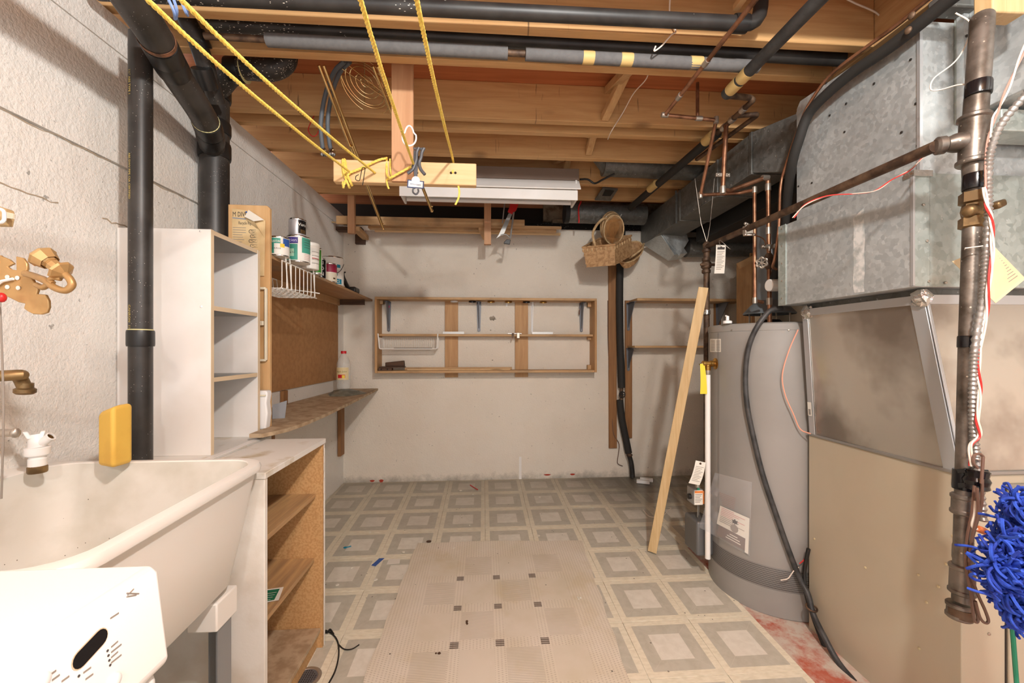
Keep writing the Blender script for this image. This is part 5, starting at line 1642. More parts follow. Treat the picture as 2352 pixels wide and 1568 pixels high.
for k, p in enumerate(rect_loop(a.lerp(A, .86), b2.lerp(B_, .86), c2.lerp(C_, .86), d2.lerp(D_, .86), 7, 0)[:14]):
    MB().ball(p, (.008, .008, .016), 7).build('rim_lashing', m_wick_l, t)
hA, hC = A.lerp(B_, .40), D_.lerp(C_, .55)
MB().tube(smooth_path([hA, hA + V((-.01, .02, .12)), hA.lerp(hC, .4) + V((0, 0, .19)), hC + V((0, -.01, .10)), hC], 6), .010, 8).build('handle', m_wick_l, t)
t2 = thing('wicker_basket', 'small oval splint basket tipped on edge inside the large wicker basket', 'basket', W(1408, 540, Y=HB - .04))
c = W(1410, 528, Y=HB - .07)
ell = lambda c, rx, rz, n_=26: [c + V((rx * .94 * cos(i * 2 * pi / n_), -.25 * rz * sin(i * 2 * pi / n_), rz * sin(i * 2 * pi / n_))) for i in range(n_)]
MB().add(ell(c, .082, .105), [list(range(26))]).build('basket_bottom', m_wick_in, t2)
c3 = c + V((.006, .10, .055))
woven('woven_side', t2, [ell(c, .085, .108), ell(c + V((.003, .05, .03)), .088, .112), ell(c3, .09, .115)], m_wick_l)
for cc_, k in ((c, 1.0), (c3, 1.06), (c + V((.003, .05, .03)), 1.04)):
    MB().tube(ell(cc_, .085 * k, .108 * k), .005, 6, closed=True).build('hoop', m_wick_l, t2)
t3 = thing('wicker_basket', 'low oval basket hanging behind and right of the large wicker basket', 'basket', W(1455, 600, Y=HB + .08))
c = W(1448, 578, Y=HB + .10)
el2 = lambda c, k: [c + V((.105 * k * cos(i * 2 * pi / 26), .05 * k * sin(i * 2 * pi / 26), .085 * k * sin(i * 2 * pi / 26) + .05 * cos(i * 2 * pi / 26))) for i in range(26)]
woven('woven_side', t3, [el2(c + V((.01, .02, -.06)), .75), el2(c + V((0, .01, -.03)), .92), el2(c, 1.0)], m_wick)
MB().tube(el2(c, 1.02), .006, 6, closed=True).build('hoop', m_wick_l, t3)
MB().tube(smooth_path([c + V((-.02, -.06, -.06)), c + V((.06, -.08, -.0)), c + V((.115, 0, .07))], 6), .008, 6).build('handle', m_wick_l, t3)
for pts, lab in (([(1403, 512), (1403, 490), (1405, 466), (1398, 474)], 'straight white wire hook holding the baskets'), ([(1418, 508), (1426, 495), (1428, 492)], 'short bent pale hook beside the white wire hook')):
    hk = [W(x, y, Y=HB + .02) for x, y in pts]
    if 'straight' in lab:
        hk[0] = hA.lerp(hC, .4) + V((0, 0, .188))
        hk[2].z, hk[2].y = 2.369, 3.40
        hk[3].z, hk[3].y = 2.345, 3.37
    tag(MB().tube(smooth_path(hk, 4), .004, 6).build('wire_hook', m_wire_w), lab, 'hook')
tag(MB().tube(smooth_path([W(1335, 462, Y=3.3), W(1329, 478, Y=3.3), W(1330, 505, Y=3.3), W(1329, 512, Y=3.3)], 4), .006, 6).build('red_ribbon', m_red), 'red ribbon hanging from the round duct near the back wall', 'ribbon')
# ================================================================== ducts
def screw(parent, p, nrm, r=.0042, m=None, name='screw'):
    nrm = V(nrm).normalized()
    MB().lathe(V(p), nrm, [(r, 0), (r * .9, r * .5), (r * .3, r * .7), (.0002, r * .7)], 8).build(name, m or m_solder, parent)
m_screw_b = plain('brassy_screw', S(206, 190, 152), .4)
m_screw_d = plain('dark_screw', S(58, 54, 50), .5, .5)

t = thing('round_duct', 'dusty galvanised round duct along the back wall above the baskets', 'duct', (1.1, 3.42, 2.35))
MB().tube([(W(1300, 485, Y=3.42).x, 3.42, 2.445), (W(1480, 488, Y=3.42).x, 3.42, 2.44)], .082, 22).build('duct_run', m_galv_d, t)
MB().tube([(W(1296, 485, Y=3.42).x, 3.42, 2.445), (W(1306, 485, Y=3.42).x, 3.42, 2.445)], .087, 22).build('elbow_end', m_galv_dark, t)
ring(t, 'seam', (W(1360, 485, Y=3.42).x, 3.42, 2.444), (1, 0, 0), .084, .02, m_galv_d)
t = thing('round_duct', 'galvanised round duct in the joist bay beside the fluorescent fitting', 'duct', (1.1, 2.72, 2.5))
MB().tube([(W(1385, 390, Y=2.73).x, 2.73, 2.545), (1.75, 2.73, 2.53)], .075, 22).build('duct_run', m_galv_d, t)
MB().tube([(W(1366, 372, Y=2.73).x, 2.73, 2.60), (W(1400, 390, Y=2.73).x, 2.73, 2.545)], [.03, .075], 22).build('duct_boot', m_galv_d, t)
p = W(1400, 455, Y=3.1)
t = thing('junction_plate', 'grey steel cover plate tilted between the last two joists', 'plate', p)
MB().hexa([W(1366, 460, Y=3.166), W(1402, 462, Y=3.166), W(1419, 436, Y=3.02), W(1385, 432, Y=3.02)], [q + V((0, 0, .012)) for q in (W(1366, 460, Y=3.166), W(1402, 462, Y=3.166), W(1419, 436, Y=3.02), W(1385, 432, Y=3.02))]).build('plate', m_galv_d, t)
MB().quad(W(1383, 449, Y=3.105) + V((0, 0, -.002)), W(1402, 450, Y=3.105) + V((0, 0, -.002)), W(1411, 438, Y=3.03) + V((0, 0, -.002)), W(1390, 435, Y=3.03) + V((0, 0, -.002))).build('dark_opening', m_galv_dark, t)

# trunk duct to the back wall
UX0, UX1, UY0, UY1, UZ0, UZ1 = 1.418, 1.64, 2.10, 3.645, 2.236, 2.452
t = thing('trunk_duct', 'rectangular galvanised trunk duct running back along the ceiling', 'duct', (1.53, 2.9, UZ0))
ys = [UY0, 2.42, 2.90, UY1]
for a, b2 in zip(ys[:-1], ys[1:]):
    MB().box(UX0, UX1, a + .0015, b2 - .0015, UZ0, UZ1).build('duct_section', m_galv_d, t, bev=.002)
for y in ys[:-1]:
    MB().box(UX0 - .006, UX1 + .004, y - .010, y + .010, UZ0 - .006, UZ1 + .003).build('drive_cleat', m_galv_d, t, bev=.002)
MB().box(UX0 - .012, UX0 - .0005, 2.94, 2.952, UZ0 - .01, UZ1 + .015).build('hanger_strap', m_galv_d, t)
# angled take-off between the plenum and the trunk
MB().hexa([(UX0, UY0 - .011, UZ0), (UX1, UY0 - .011, UZ0), (UX1, UY0 - .011, UZ1), (UX0, UY0 - .011, UZ1)],
          [(1.50, 1.737, 2.10), (1.90, 1.737, 2.10), (1.90, 1.737, 2.40), (1.50, 1.737, 2.40)]).build('take_off', m_galv_d, t, bev=.002)
for y in (2.28, 2.36, 2.55, 2.62, 2.7):
    screw(t, (UX0 - .0005, y, UZ0 + .012), (-1, 0, 0), .004)
# boot and branch at the far end
q = [W(1478, 562, Y=3.50), W(1519, 538, Y=3.30), W(1545, 532, Y=3.30), W(1590, 535, Y=3.36)]
MB().hexa([W(1476, 561, Y=3.52), W(1517, 537, Y=3.28), W(1549, 585, Y=3.28), W(1535, 599, Y=3.52)],
          [p + V((.14, .06, .03)) for p in (W(1476, 561, Y=3.52), W(1517, 537, Y=3.28), W(1549, 585, Y=3.28), W(1535, 599, Y=3.52))]).build('boot_panel', m_galv, t, bev=.002)
MB().hexa([W(1520, 536, Y=3.27), W(1575, 532, Y=3.32), W(1582, 552, Y=3.34), W(1560, 588, Y=3.30)],
          [p + V((.06, .16, .02)) for p in (W(1520, 536, Y=3.27), W(1575, 532, Y=3.32), W(1582, 552, Y=3.34), W(1560, 588, Y=3.30))]).build('boot_panel', m_galv, t, bev=.002)
MB().tube([W(1575, 568, Y=3.50), W(1760, 566, Y=3.50)], .085, 20).build('round_branch', m_galv_d, t)
t = MB().box(1.72, 2.70, 2.12, 3.24, 2.17, 2.46)  # added box, its dark colour stands for the shaded cavity here
tag(t.build('dark_fill_box', m_galv_dark, bev=.003), 'added dark box for the shaded space right of the trunk duct', 'duct')

# plenum over the furnace
t = thing('plenum', 'large galvanised steel plenum box above the furnace', 'duct', (1.72, 1.5, 1.50))
PX, PYa, PYb = 1.38, 1.22, 1.735
MB().prism([(PX, PYb, 1.861), (PX, PYa, 1.861), (PX, PYa, 2.35), (PX, PYb - .02, 2.39), (PX, PYb, 2.365)], (.74, 0, 0)).build('upper_box', m_galv, t, bev=.002)
MB().box(PX - .0012, PX - .0004, PYa - .001, PYb, 2.338, 2.352).build('top_flange', m_galv, t)
LX = 1.34
MB().box(LX, 2.12, 1.205, 1.79, 1.503, 1.86).build('lower_box', m_galv, t, bev=.002)
MB().box(LX - .003, LX - .0004, 1.745, 1.791, 1.503, 1.862).build('corner_strip', m_galv_g, t)
MB().box(LX - .001, LX + .055, 1.2015, 1.2045, 1.505, 1.863).build('corner_strip', m_galv_g, t)
MB().box(LX + .057, 2.12, 1.2025, 1.2045, 1.504, 1.859).build('front_panel', m_galv_g, t)
MB().box(PX + .001, 2.12, 1.2155, 1.2190, 1.864, 2.345).build('front_panel', m_galv, t)
MB().box(PX - .004, PX + .006, PYa - .006, PYa + .004, 1.87, 2.345).build('corner_seam', m_tin_edge, t)
MB().box(LX - .003, LX + .004, 1.200, 1.208, 1.506, 1.848).build('corner_seam', m_tin_edge, t)
MB().box(LX - .004, LX + .06, 1.196, 1.23, 1.847, 1.866).build('foil_corner', m_foil, t)
for x, y, pl in ((1898, 190, 'L'), (2008, 192, 'L'), (2092, 137, 'L'), (2104, 238, 'L'), (1944, 238, 'L'), (1906, 265, 'L'), (1940, 303, 'L'), (2071, 304, 'L'), (2108, 334, 'L'), (1834, 352, 'L'), (1865, 420, 'L'), (1834, 428, 'L')):
    screw(t, W(x, y, X=PX - .0005), (-1, 0, 0), .0045, m_screw_d)
for x, y in ((2126, 397), (2121, 470), (2129, 553), (2133, 646), (2172, 649)):
    screw(t, W(x, y, Y=1.2005), (0, -1, 0), .0045)
for k in range(5):
    p = W(1796, 525 + k * 40, X=LX - .0035)
    screw(t, p, (-1, 0, 0), .0042)
p0 = W(1972, 560, X=LX - .0006)
stn = MB()
stp = []
for k in range(9):
    z = 1.51 + k * .037
    stp.append((LX - .0007, p0.y - .022 + random.uniform(-.004, .004), z))
stn2 = [(LX - .0007, p0.y + .020 + random.uniform(-.004, .004), 1.51 + k * .034) for k in range(9)]
stn.add(stp + stn2, [(i, i + 1, 9 + i + 1, 9 + i) for i in range(8)]).build('paint_drip', plain('pale_stain', S(212, 210, 206), .7, c2=S(170, 174, 172), scale=30), t)
# branch duct coming toward the room
t = thing('branch_duct', 'galvanised branch duct leaving the plenum toward the camera, top right', 'duct', (1.75, .8, 2.03))
MB().box(1.508, 2.3, -.5, 1.205, 2.035, 2.44).build('duct_section', m_galv, t, bev=.002)
MB().box(1.494, 2.31, 1.206, 1.2145, 2.02, 2.45).build('flange', m_galv_g, t)
MB().box(1.490, 1.507, 1.185, 1.205, 2.025, 2.44).build('flange_angle', m_galv, t)
for z in (2.06, 2.13, 2.28, 2.38):
    screw(t, (1.498, 1.184, z), (0, -1, 0), .0045, m_screw_d)
MB().box(1.40, 1.78, 1.16, 1.214, 2.352, 2.40).build('dusty_ledge', m_galv_d, t, bev=.006)
MB().box(1.53, 2.2, 1.12, 1.2, 1.955, 2.02).build('lower_flange', m_galv_g, t, bev=.003)

# tapered transition on top of the furnace
GX, GY0, GY1, GZ = 1.445, 1.155, 1.745, .925
t = thing('duct_transition', 'tapered bare sheet-metal transition between plenum and furnace', 'duct', (1.75, 1.45, GZ))
tx, ty0, ty1, tz = 1.400, 1.222, 1.72, 1.480
MB().hexa([(GX + .002, GY0 + .004, GZ + .002), (2.15, GY0 + .004, GZ + .002), (2.15, GY1 - .01, GZ + .002), (GX + .002, GY1 - .01, GZ + .002)],
          [(tx, ty0, tz), (2.08, ty0, tz), (2.08, ty1, tz), (tx, ty1, tz)]).build('taper_panels', m_tin, t)
MB().box(tx + .02, 2.06, ty0 + .015, ty1 - .01, tz + .001, 1.5025).build('throat', m_galv_d, t)
def edge_bar(a, b2, w, name='edge_strip', m=None, th=.004, side=None, par=None):
    MB().bar(a, b2, w, th, side).build(name, m or m_tin_edge, par or t, bev=.001)
o = V((-.003, -.003, 0))
cA, cB = V((tx, ty0, tz)), V((GX + .002, GY0 + .004, GZ + .006))
sd = (V((tx, ty1, tz)) - V((tx, ty0, tz))).normalized()
edge_bar(cA + V((-.003, .022, 0)), cB + V((-.003, .022, 0)), .044, side=(0, 1, 0))
edge_bar(cA + V((.004, -.003, 0)), cB + V((.004, -.003, 0)), .010, side=(1, 0, 0))
edge_bar(V((tx - .003, ty1 - .012, tz)), V((GX - .001, GY1 - .022, GZ + .006)), .030, side=(0, 1, 0))
edge_bar(V((tx - .004, ty0, tz - .014)), V((tx - .004, ty1, tz - .014)), .030, side=(0, 0, 1))
edge_bar(V((tx, ty0 - .004, tz - .014)), V((2.08, ty0 - .004, tz - .014)), .030, side=(0, 0, 1))
MB().box(GX - .006, GX + .03, GY0 - .004, GY1 + .004, GZ + .0005, GZ + .010).build('base_flange', m_alu, t, bev=.002)
MB().box(GX + .031, 2.16, GY0 - .006, GY0 + .03, GZ + .0005, GZ + .012).build('base_flange', m_alu, t, bev=.002)
fb = MB().ball((tx - .004, ty0 + .006, tz - .010), (.022, .030, .027), 12)
for i, v in enumerate(fb.v):
    fb.v[i] = v + V((random.uniform(-.004, .004), random.uniform(-.005, .005), random.uniform(-.005, .005)))
fb.build('foil_patch', m_foil, t, smooth=0)
fb = MB().ball((tx - .0, ty1 - .02, tz - .014), (.016, .026, .030), 10)
for i, v in enumerate(fb.v):
    fb.v[i] = v + V((random.uniform(-.003, .003), random.uniform(-.004, .004), random.uniform(-.004, .004)))
fb.build('foil_patch', m_foil, t, smooth=0)
pl = W(1862, 922, X=1.434)
f_ = .27
lc = V((GX - .006 + (tx - GX) * .16, GY1 - .026, GZ + .09))
e1 = (V((tx, ty1, tz)) - V((GX, GY1 - .012, GZ))).normalized()
MB().quad(lc + V((-.002, -.011, 0)), lc + V((-.002, .011, 0)), lc + V((-.002, .011, 0)) + e1 * .06, lc + V((-.002, -.011, 0)) + e1 * .06).build('barcode_label', m_paper, t)
bl_ = bpy.data.objects['barcode_label']
for k in range(5):
    MB().quad(lc + V((-.003, -.006, 0)) + e1 * (.006 + k * .005), lc + V((-.003, .006, 0)) + e1 * (.006 + k * .005), lc + V((-.003, .006, 0)) + e1 * (.0085 + k * .005), lc + V((-.003, -.006, 0)) + e1 * (.0085 + k * .005)).build('barcode_bar', m_ink, bl_)

# ================================================================== furnace
t = thing('furnace', 'beige steel furnace cabinet on the right', 'furnace', (1.75, 1.45, fz(1.45)))
zf = fz(1.15) - .004
MB().box(GX, 2.15, GY0, GY1, zf + .006, GZ).build('cabinet', m_furn, t, bev=.003)
dx = W(2309, 1300, Y=GY0).x
MB().box(dx + .004, 2.15, GY0 - .010, GY0 - .0005, zf + .03, GZ - .035).build('door_panel', m_furn, t, bev=.003)
MB().box(dx - .002, dx + .0035, GY0 - .0012, GY0 + .001, zf + .02, GZ - .04).build('door_gap', m_void, t)
MB().box(dx + .0, 2.15, GY0 - .012, GY0 - .0005, GZ - .034, GZ - .026).build('door_lip', m_alu, t)
for x, y in ((2190, 1107), (2190, 1230), (2174, 1295), (2156, 1347), (2129, 1383), (1988, 1303), (2112, 1489), (1871, 1237), (2110, 1320)):
    p = W(x, y, X=GX)
    if p.y > GY0 + .01:
        screw(t, (GX - .0004, p.y, p.z), (-1, 0, 0), .0046, m_screw_b)
for x, y in ((2271, 1455),):
    screw(t, W(x, y, Y=GY0 - .0004), (0, -1, 0), .005)

# ================================================================== water heater
HX, HYc, HR = 1.50, 2.06, .297
hz0, hz1 = fz(HYc - HR) + .002, W(1630, 750, Y=2.2).z
t = thing('water_heater', 'tall grey cylindrical water heater left of the furnace', 'water heater', (HX, HYc, hz0))
H0 = V((HX, HYc, hz0))
hh = hz1 - hz0
MB().lathe(H0, (0, 0, 1), [(HR - .004, 0), (HR, .004), (HR, .125)], 64).build('base_ring', m_heater, t)
MB().lathe(H0, (0, 0, 1), [(HR, .2285), (HR, hh - .036)], 64, False).build('jacket', m_heater, t)
MB().lathe(H0, (0, 0, 1), [(HR + .0015, hh - .0355), (HR + .002, hh - .006), (HR - .004, hh), (HR - .03, hh + .003), (.06, hh + .006), (.001, hh + .006)], 64).build('top_cap', m_heater, t)
MB().lathe(H0, (0, 0, 1), [(HR - .002, .124), (HR - .001, .126), (HR - .001, .227), (HR - .002, .230)], 64, False).build('vent_band', m_heater_d, t)
vb_ = MB()
ca = math.atan2(-HYc, -HX)
nh = 0
for r in range(11):
    for k in range(-62, 75):
        a = ca + (k + .5 * (r % 2)) * .0185
        z = .134 + r * .0086
        c = V((HX + (HR - .0006) * cos(a), HYc + (HR - .0006) * sin(a), hz0 + z))
        u = V((-sin(a), cos(a), 0))
        vb_.add([c + u * .0017 + V((0, 0, .0010)), c + V((0, 0, .0026)), c - u * .0017 + V((0, 0, .0010)), c - u * .0017 - V((0, 0, .0010)), c - V((0, 0, .0026)), c + u * .0017 - V((0, 0, .0010))], [(0, 1, 2, 3, 4, 5)])
o = vb_.build('vent_perforation', m_hole, bpy.data.objects['vent_band'], smooth=0, weld=False)
o['kind'] = 'stuff'
def HA(px, off=0.0, z=None, y=None):
    """point on the jacket seen at column px"""
    a_ = (px - 1176) / F
    d = V((sin(TH) + a_ * cos(TH), cos(TH) - a_ * sin(TH), 0))
    R = HR + off
    A_ = d.x ** 2 + d.y ** 2
    Bq = -2 * (d.x * HX + d.y * HYc)
    Cq = HX ** 2 + HYc ** 2 - R * R
    dis = max(Bq * Bq - 4 * A_ * Cq, 0)
    s_ = (-Bq - math.sqrt(dis)) / (2 * A_)
    p = d * s_
    zz = z if z is not None else CAMZ + (CYP - y) / F * s_
    return V((p.x, p.y, zz))
def on_jacket(parent, name, mat, pts, off=.0008, lift=0):
    b = MB()
    v = [HA(x, off, y=y) for x, y in pts]
    b.add(v, [list(range(len(v)))])
    return b.build(name, mat, parent)
def jack_rect(parent, name, mat, x0, x1, y0, y1, off=.0008, n_=8):
    b = MB()
    vs = [HA(x0 + (x1 - x0) * i / n_, off, y=y0) for i in range(n_ + 1)] + [HA(x0 + (x1 - x0) * i / n_, off, y=y1) for i in range(n_ + 1)]
    b.add(vs, [(i, i + 1, n_ + 2 + i, n_ + 1 + i) for i in range(n_)])
    return b.build(name, mat, parent)
lab_ = jack_rect(t, 'label', m_paper, 1631, 1656, 778, 808)
for k in range(10):
    jack_rect(lab_, 'label_line', m_ink_l, 1633, 1642, 781 + k * 2.6, 782.2 + k * 2.6, .0012, 3)
    jack_rect(lab_, 'label_line', m_ink_l, 1645, 1654, 781 + k * 2.6, 782.2 + k * 2.6, .0012, 3)
for x in (1681, 1812):
    p = HA(x, .002, y=758)
    screw(t, p, (p.x - HX, p.y - HYc, 0), .004)
for x, y in ((1766, 1418),):
    p = HA(x, .0005, y=y)
    screw(t, p, (p.x - HX, p.y - HYc, 0), .005)
ss = HA(1650, .0006, y=900)
a = math.atan2(ss.y - HYc, ss.x - HX)
wrap(MB(), H0, HR + .0022, a - .007, a + .007, .235, hh - .04, 2).build('jacket_seam', m_heater_d, t)
# draft hood
hc = V((HX + .06, HYc + .10, hz1 + .006))
for k in range(4):
    a = k * pi / 2 + .6
    MB().tube([hc + V((.10 * cos(a), .10 * sin(a), 0)), hc + V((.10 * cos(a), .10 * sin(a), .075))], .005, 6).build('hood_leg', m_solder, t)
MB().lathe(hc + V((0, 0, .06)), (0, 0, 1), [(.125, 0), (.127, .006), (.09, .05), (.06, .075), (.058, .50)], 30, False).build('draft_hood', plain('hood_steel', S(128, 134, 138), .45, .2), t)
MB().lathe(hc, (0, 0, 1), [(.07, 0), (.06, .02), (.05, .03), (.001, .03)], 24).build('flue_collar', m_galv_dark, t)
# relief valve and white discharge tube
vp = HA(1643, .0, y=835)
nv = V((vp.x - HX, vp.y - HYc, 0)).normalized()
t2 = thing('relief_valve', 'brass relief valve on the heater with a long white discharge tube', 'valve', vp + nv * .02)
MB().lathe(vp + nv * .0005, nv, [(.030, 0), (.028, .002), (.014, .004), (.014, .012), (.016, .014), (.016, .026), (.013, .028), (.013, .05), (.015, .052), (.015, .066), (.010, .07), (.001, .07)], 18).build('valve_body', m_brass, t2)
vq = vp + nv * .040
MB().lathe(vq, (0, 0, -1), [(.012, 0), (.013, .012), (.0155, .014), (.0155, .034)], 16).build('valve_outlet', m_brass, t2)
MB().lathe(vq + V((0, 0, -.034)), (0, 0, -1), [(.0145, 0), (.0145, .022), (.013, .024)], 16).build('steel_nipple', m_solder, t2)
zb = W(1637, 1274, D=2.28).z
MB().tube([vq + V((0, 0, -.056)), V((vq.x, vq.y, max(zb, .22)))], .0135, 16).build('discharge_tube', m_pvc, t2)
MB().tube([vp + nv * .060 + V((0, 0, .008)), vp + nv * .085 + V((0, 0, -.006))], .004, 6).build('test_lever', m_chrome, t2)
tp = vp + nv * .070
b = MB()
R2 = V((cos(TH), -sin(TH), 0))
tv = []
for k in range(6):
    f = k / 5
    w = .012 + .006 * f
    c = tp + V((-.004 + .004 * f, -.010 - .008 * sin(f * 2.4), .0 - .155 * f))
    tv += [c - R2 * w, c + R2 * w]
b.add(tv, [(2 * i, 2 * i + 1, 2 * i + 3, 2 * i + 2) for i in range(5)]).build('yellow_tag', m_yel_tag, t2)
# gas control, tag and plastic pouch
gp = W(1607, 1143, Y=2.18)
t3 = thing('gas_control', 'grey gas control box with an orange-topped label at the foot of the heater', 'control', gp + V((0, 0, -.06)))
ga = HA(1627, .0, y=1143)
bx = W(1594, 1160, Y=2.10); bx2 = W(1614, 1124, Y=2.10)
MB().box(bx.x, bx2.x + .002, 2.10, 2.175, bx.z, bx2.z).build('control_box', plain('control_grey', S(150, 148, 146), .4), t3, bev=.003)
lb3 = MB().box(bx.x + .002, bx2.x, 2.0985, 2.0998, bx.z + .002, bx2.z - .003).build('label', m_paper, t3)
MB().box(bx.x + .003, bx2.x - .001, 2.0978, 2.0984, bx2.z - .018, bx2.z - .006).build('label_band', m_orange_l, lb3)
for k in range(6):
    z = bx2.z - .026 - k * .008
    MB().box(bx.x + .005, bx2.x - .004 - (k % 3) * .006, 2.0978, 2.0984, z, z + .002).build('label_line', m_ink, lb3)
MB().box(bx2.x + .0025, bx2.x + .012, 2.105, 2.17, bx.z + .004, bx2.z - .01).build('orange_side', m_orange_l, t3)
MB().lathe((bx.x, 2.135, bx.z + .035), (-1, 0, 0), [(.014, 0), (.014, .014), (.011, .016), (.001, .016)], 16).build('gas_knob', m_abs_clean, t3)
MB().lathe((bx.x + .03, 2.12, bx2.z + .0005), (0, 0, 1), [(.012, 0), (.014, .01), (.010, .025), (.012, .035), (.006, .04)], 14).build('union_fitting', m_solder, t3)
MB().box(bx.x + .018, bx.x + .03, 2.099, 2.105, bx2.z - .002, bx2.z + .008).build('green_button', m_green, t3)
MB().tube([(bx2.x - .004, 2.13, bx.z - .001), (bx2.x, 2.14, bx.z - .07)], .003, 6).build('thermo_lead', m_solder, t3)
MB().tube([(bx2.x - .010, 2.13, bx.z - .001), (bx2.x - .006, 2.14, bx.z - .08)], .003, 6).build('thermo_lead', m_alu, t3)
p, q = W(1601, 1278, Y=2.10), W(1622, 1198, Y=2.10)
tag(MB().box(p.x, q.x + .045, 2.10, 2.24, max(p.z, fz(2.2) + .03), q.z).build('burner_cover', plain('burner_grey', S(112, 112, 112), .45, .4), bev=.012, seg=3), 'grey metal burner access cover at the left foot of the heater', 'cover')
# hanging tag by the gas control
def hang_tag(name, label, pts, Yv, lines=9, m=m_paper, txt=None, curl=.012):
    t = thing(name, label, 'tag', W(pts[0][0], pts[0][1], Y=Yv))
    a, b2, c, d = [W(x, y, Y=Yv) for x, y in pts]            # top-left, top-right, bottom-right, bottom-left
    n_ = 6
    vs = []
    for k in range(n_ + 1):
        f = k / n_
        off = V((0, -curl * sin(f * pi * .8), 0))
        vs += [a.lerp(d, f) + off, b2.lerp(c, f) + off]
    for k in range(n_ + 1):
        f = k / n_
        off = V((0, -curl * sin(f * pi * .8) + .0007, 0))
        vs += [a.lerp(d, f) + off, b2.lerp(c, f) + off]
    m_ = 2 * (n_ + 1)
    fs = [(2 * i, 2 * i + 1, 2 * i + 3, 2 * i + 2) for i in range(n_)] + [(m_ + 2 * i + 2, m_ + 2 * i + 3, m_ + 2 * i + 1, m_ + 2 * i) for i in range(n_)]
    fs += [(2 * i, 2 * i + 2, m_ + 2 * i + 2, m_ + 2 * i) for i in range(n_)] + [(2 * i + 1, m_ + 2 * i + 1, m_ + 2 * i + 3, 2 * i + 3) for i in range(n_)]
    root_ = t
    t = MB().add(vs, fs).build('card', m, t)
    for k in range(lines):
        f = .22 + .68 * k / lines
        off = V((0, -curl * sin(f * pi * .8) - .0012, 0))
        f2 = f + .018
        l0, r0 = a.lerp(d, f) + off, b2.lerp(c, f) + off
        l1, r1 = a.lerp(d, f2) + off, b2.lerp(c, f2) + off
        e = .88 - .25 * ((k * 7) % 3) / 2
        MB().quad(l0.lerp(r0, .12), l0.lerp(r0, e), l1.lerp(r1, e), l1.lerp(r1, .12)).build('print_line', m_ink_l, t)
    h = a.lerp(b2, .5).lerp(c.lerp(d, .5), .09) + V((0, -.003, 0))
    MB().lathe(h, (0, -1, 0), [(.006, 0), (.006, .0008), (.0025, .001), (.0025, .0004)], 10).build('eyelet', m_rust, t)
    return root_
hang_tag('paper_tag', 'cream paper tag hanging beside the gas control of the heater', [(1598, 1057), (1621, 1062), (1605, 1113), (1580, 1108)], 2.03, 10)
# document pouch
t4 = thing('document_pouch', 'clear plastic pouch with a folded manual stuck to the heater', 'pouch', HA(1690, .01, y=1250))
b = MB()
gx, gy = 10, 8
def PP(u_, v_, off):
    xt = 1642 + (1727 - 1642) * u_
    xb = 1606 + (1722 - 1606) * u_
    yt = 1085 + 22 * u_
    yb_ = 1210 + 66 * u_
    x, y = xt + (xb - xt) * v_, yt + (yb_ - yt) * v_
    return HA(max(x, 1626), off + (.05 * (1 - u_) ** 2 if x < 1640 else .0), y=y) + (V((-(1626 - x) / 950 * 2.2, 0, 0)) if x < 1626 else V((0, 0, 0)))
vs = [PP(i / gx, j / gy, .016 + .006 * sin(i * .9) * sin(j * .7)) for j in range(gy + 1) for i in range(gx + 1)]
b.add(vs, [(j * (gx + 1) + i, j * (gx + 1) + i + 1, (j + 1) * (gx + 1) + i + 1, (j + 1) * (gx + 1) + i) for j in range(gy) for i in range(gx)]).build('pouch_film', m_clear, t4)
def PQ(u_, v_):
    return PP(u_, v_, .009 + .003 * sin(u_ * 6))
def patch(name, m, u0, u1, v0, v1, lift=0, n_=6):
    vs = [PP(u0 + (u1 - u0) * i / n_, v, .009 + lift) for v in (v0, v1) for i in range(n_ + 1)]
    return MB().add(vs, [(i, i + 1, n_ + 2 + i, n_ + 1 + i) for i in range(n_)]).build(name, m, t4)
patch('manual', m_paper, .30, .97, .50, .80)
patch('manual', plain('manual_dark', S(128, 112, 106), .6), .34, .97, .80, .97, .0002)
patch('manual_edge', m_paper, .90, .97, .80, .99, .0012, 2)
for k in range(9):
    patch('print_line', m_pink if k < 5 else m_ink_l, .34, .62 + .25 * ((k * 5) % 3) / 2, .52 + k * .026, .528 + k * .026, .0012)
for k in range(7):
    patch('print_line', plain('brown_print', S(150, 118, 110), .7) if k == 0 else bpy.data.materials['brown_print'], .22 + .02 * k, .62, .30 + k * .026, .308 + k * .026, .0012)
c = PP(.66, .74, .0105)
nv2 = V((c.x - HX, c.y - HYc, 0)).normalized()
MB().lathe(c, nv2, [(.020, 0), (.020, .0005), (.011, .0006), (.001, .0006)], 18).build('round_emblem', m_ink_l, t4)
c = PP(.66, .65, .0105)
uu = V((-nv2.y, nv2.x, 0))
lf = [(0, .018), (.005, .010), (.016, .010), (.011, .002), (.013, -.006), (.003, -.005), (0, -.013), (-.003, -.005), (-.013, -.006), (-.011, .002), (-.016, .010), (-.005, .010)]
MB().add([c + uu * x + V((0, 0, z)) + nv2 * .0005 for x, z in lf], [list(range(12))]).build('leaf_emblem', m_ink, t4)
for k, w in enumerate((.16, .26, .30)):
    patch('print_line', m_paper, .60 - w / 2 + .06, .60 + w / 2 + .06, .845 + k * .035, .858 + k * .035, .0016, 4)

# cord of thermostat wire in front of the heater
tag(MB().tube(smooth_path([HA(1833, .02, y=757), HA(1812, .03, y=805), HA(1797, .03, y=860), HA(1803, .03, y=905), HA(1822, .03, y=950), HA(1838, .03, y=985), W(1862, 996, X=1.425)], 6), .0028, 6).build('thermostat_wire', plain('pink_wire', S(226, 160, 136), .5)),
    'thin pink thermostat wire looping over the side of the heater', 'wire')
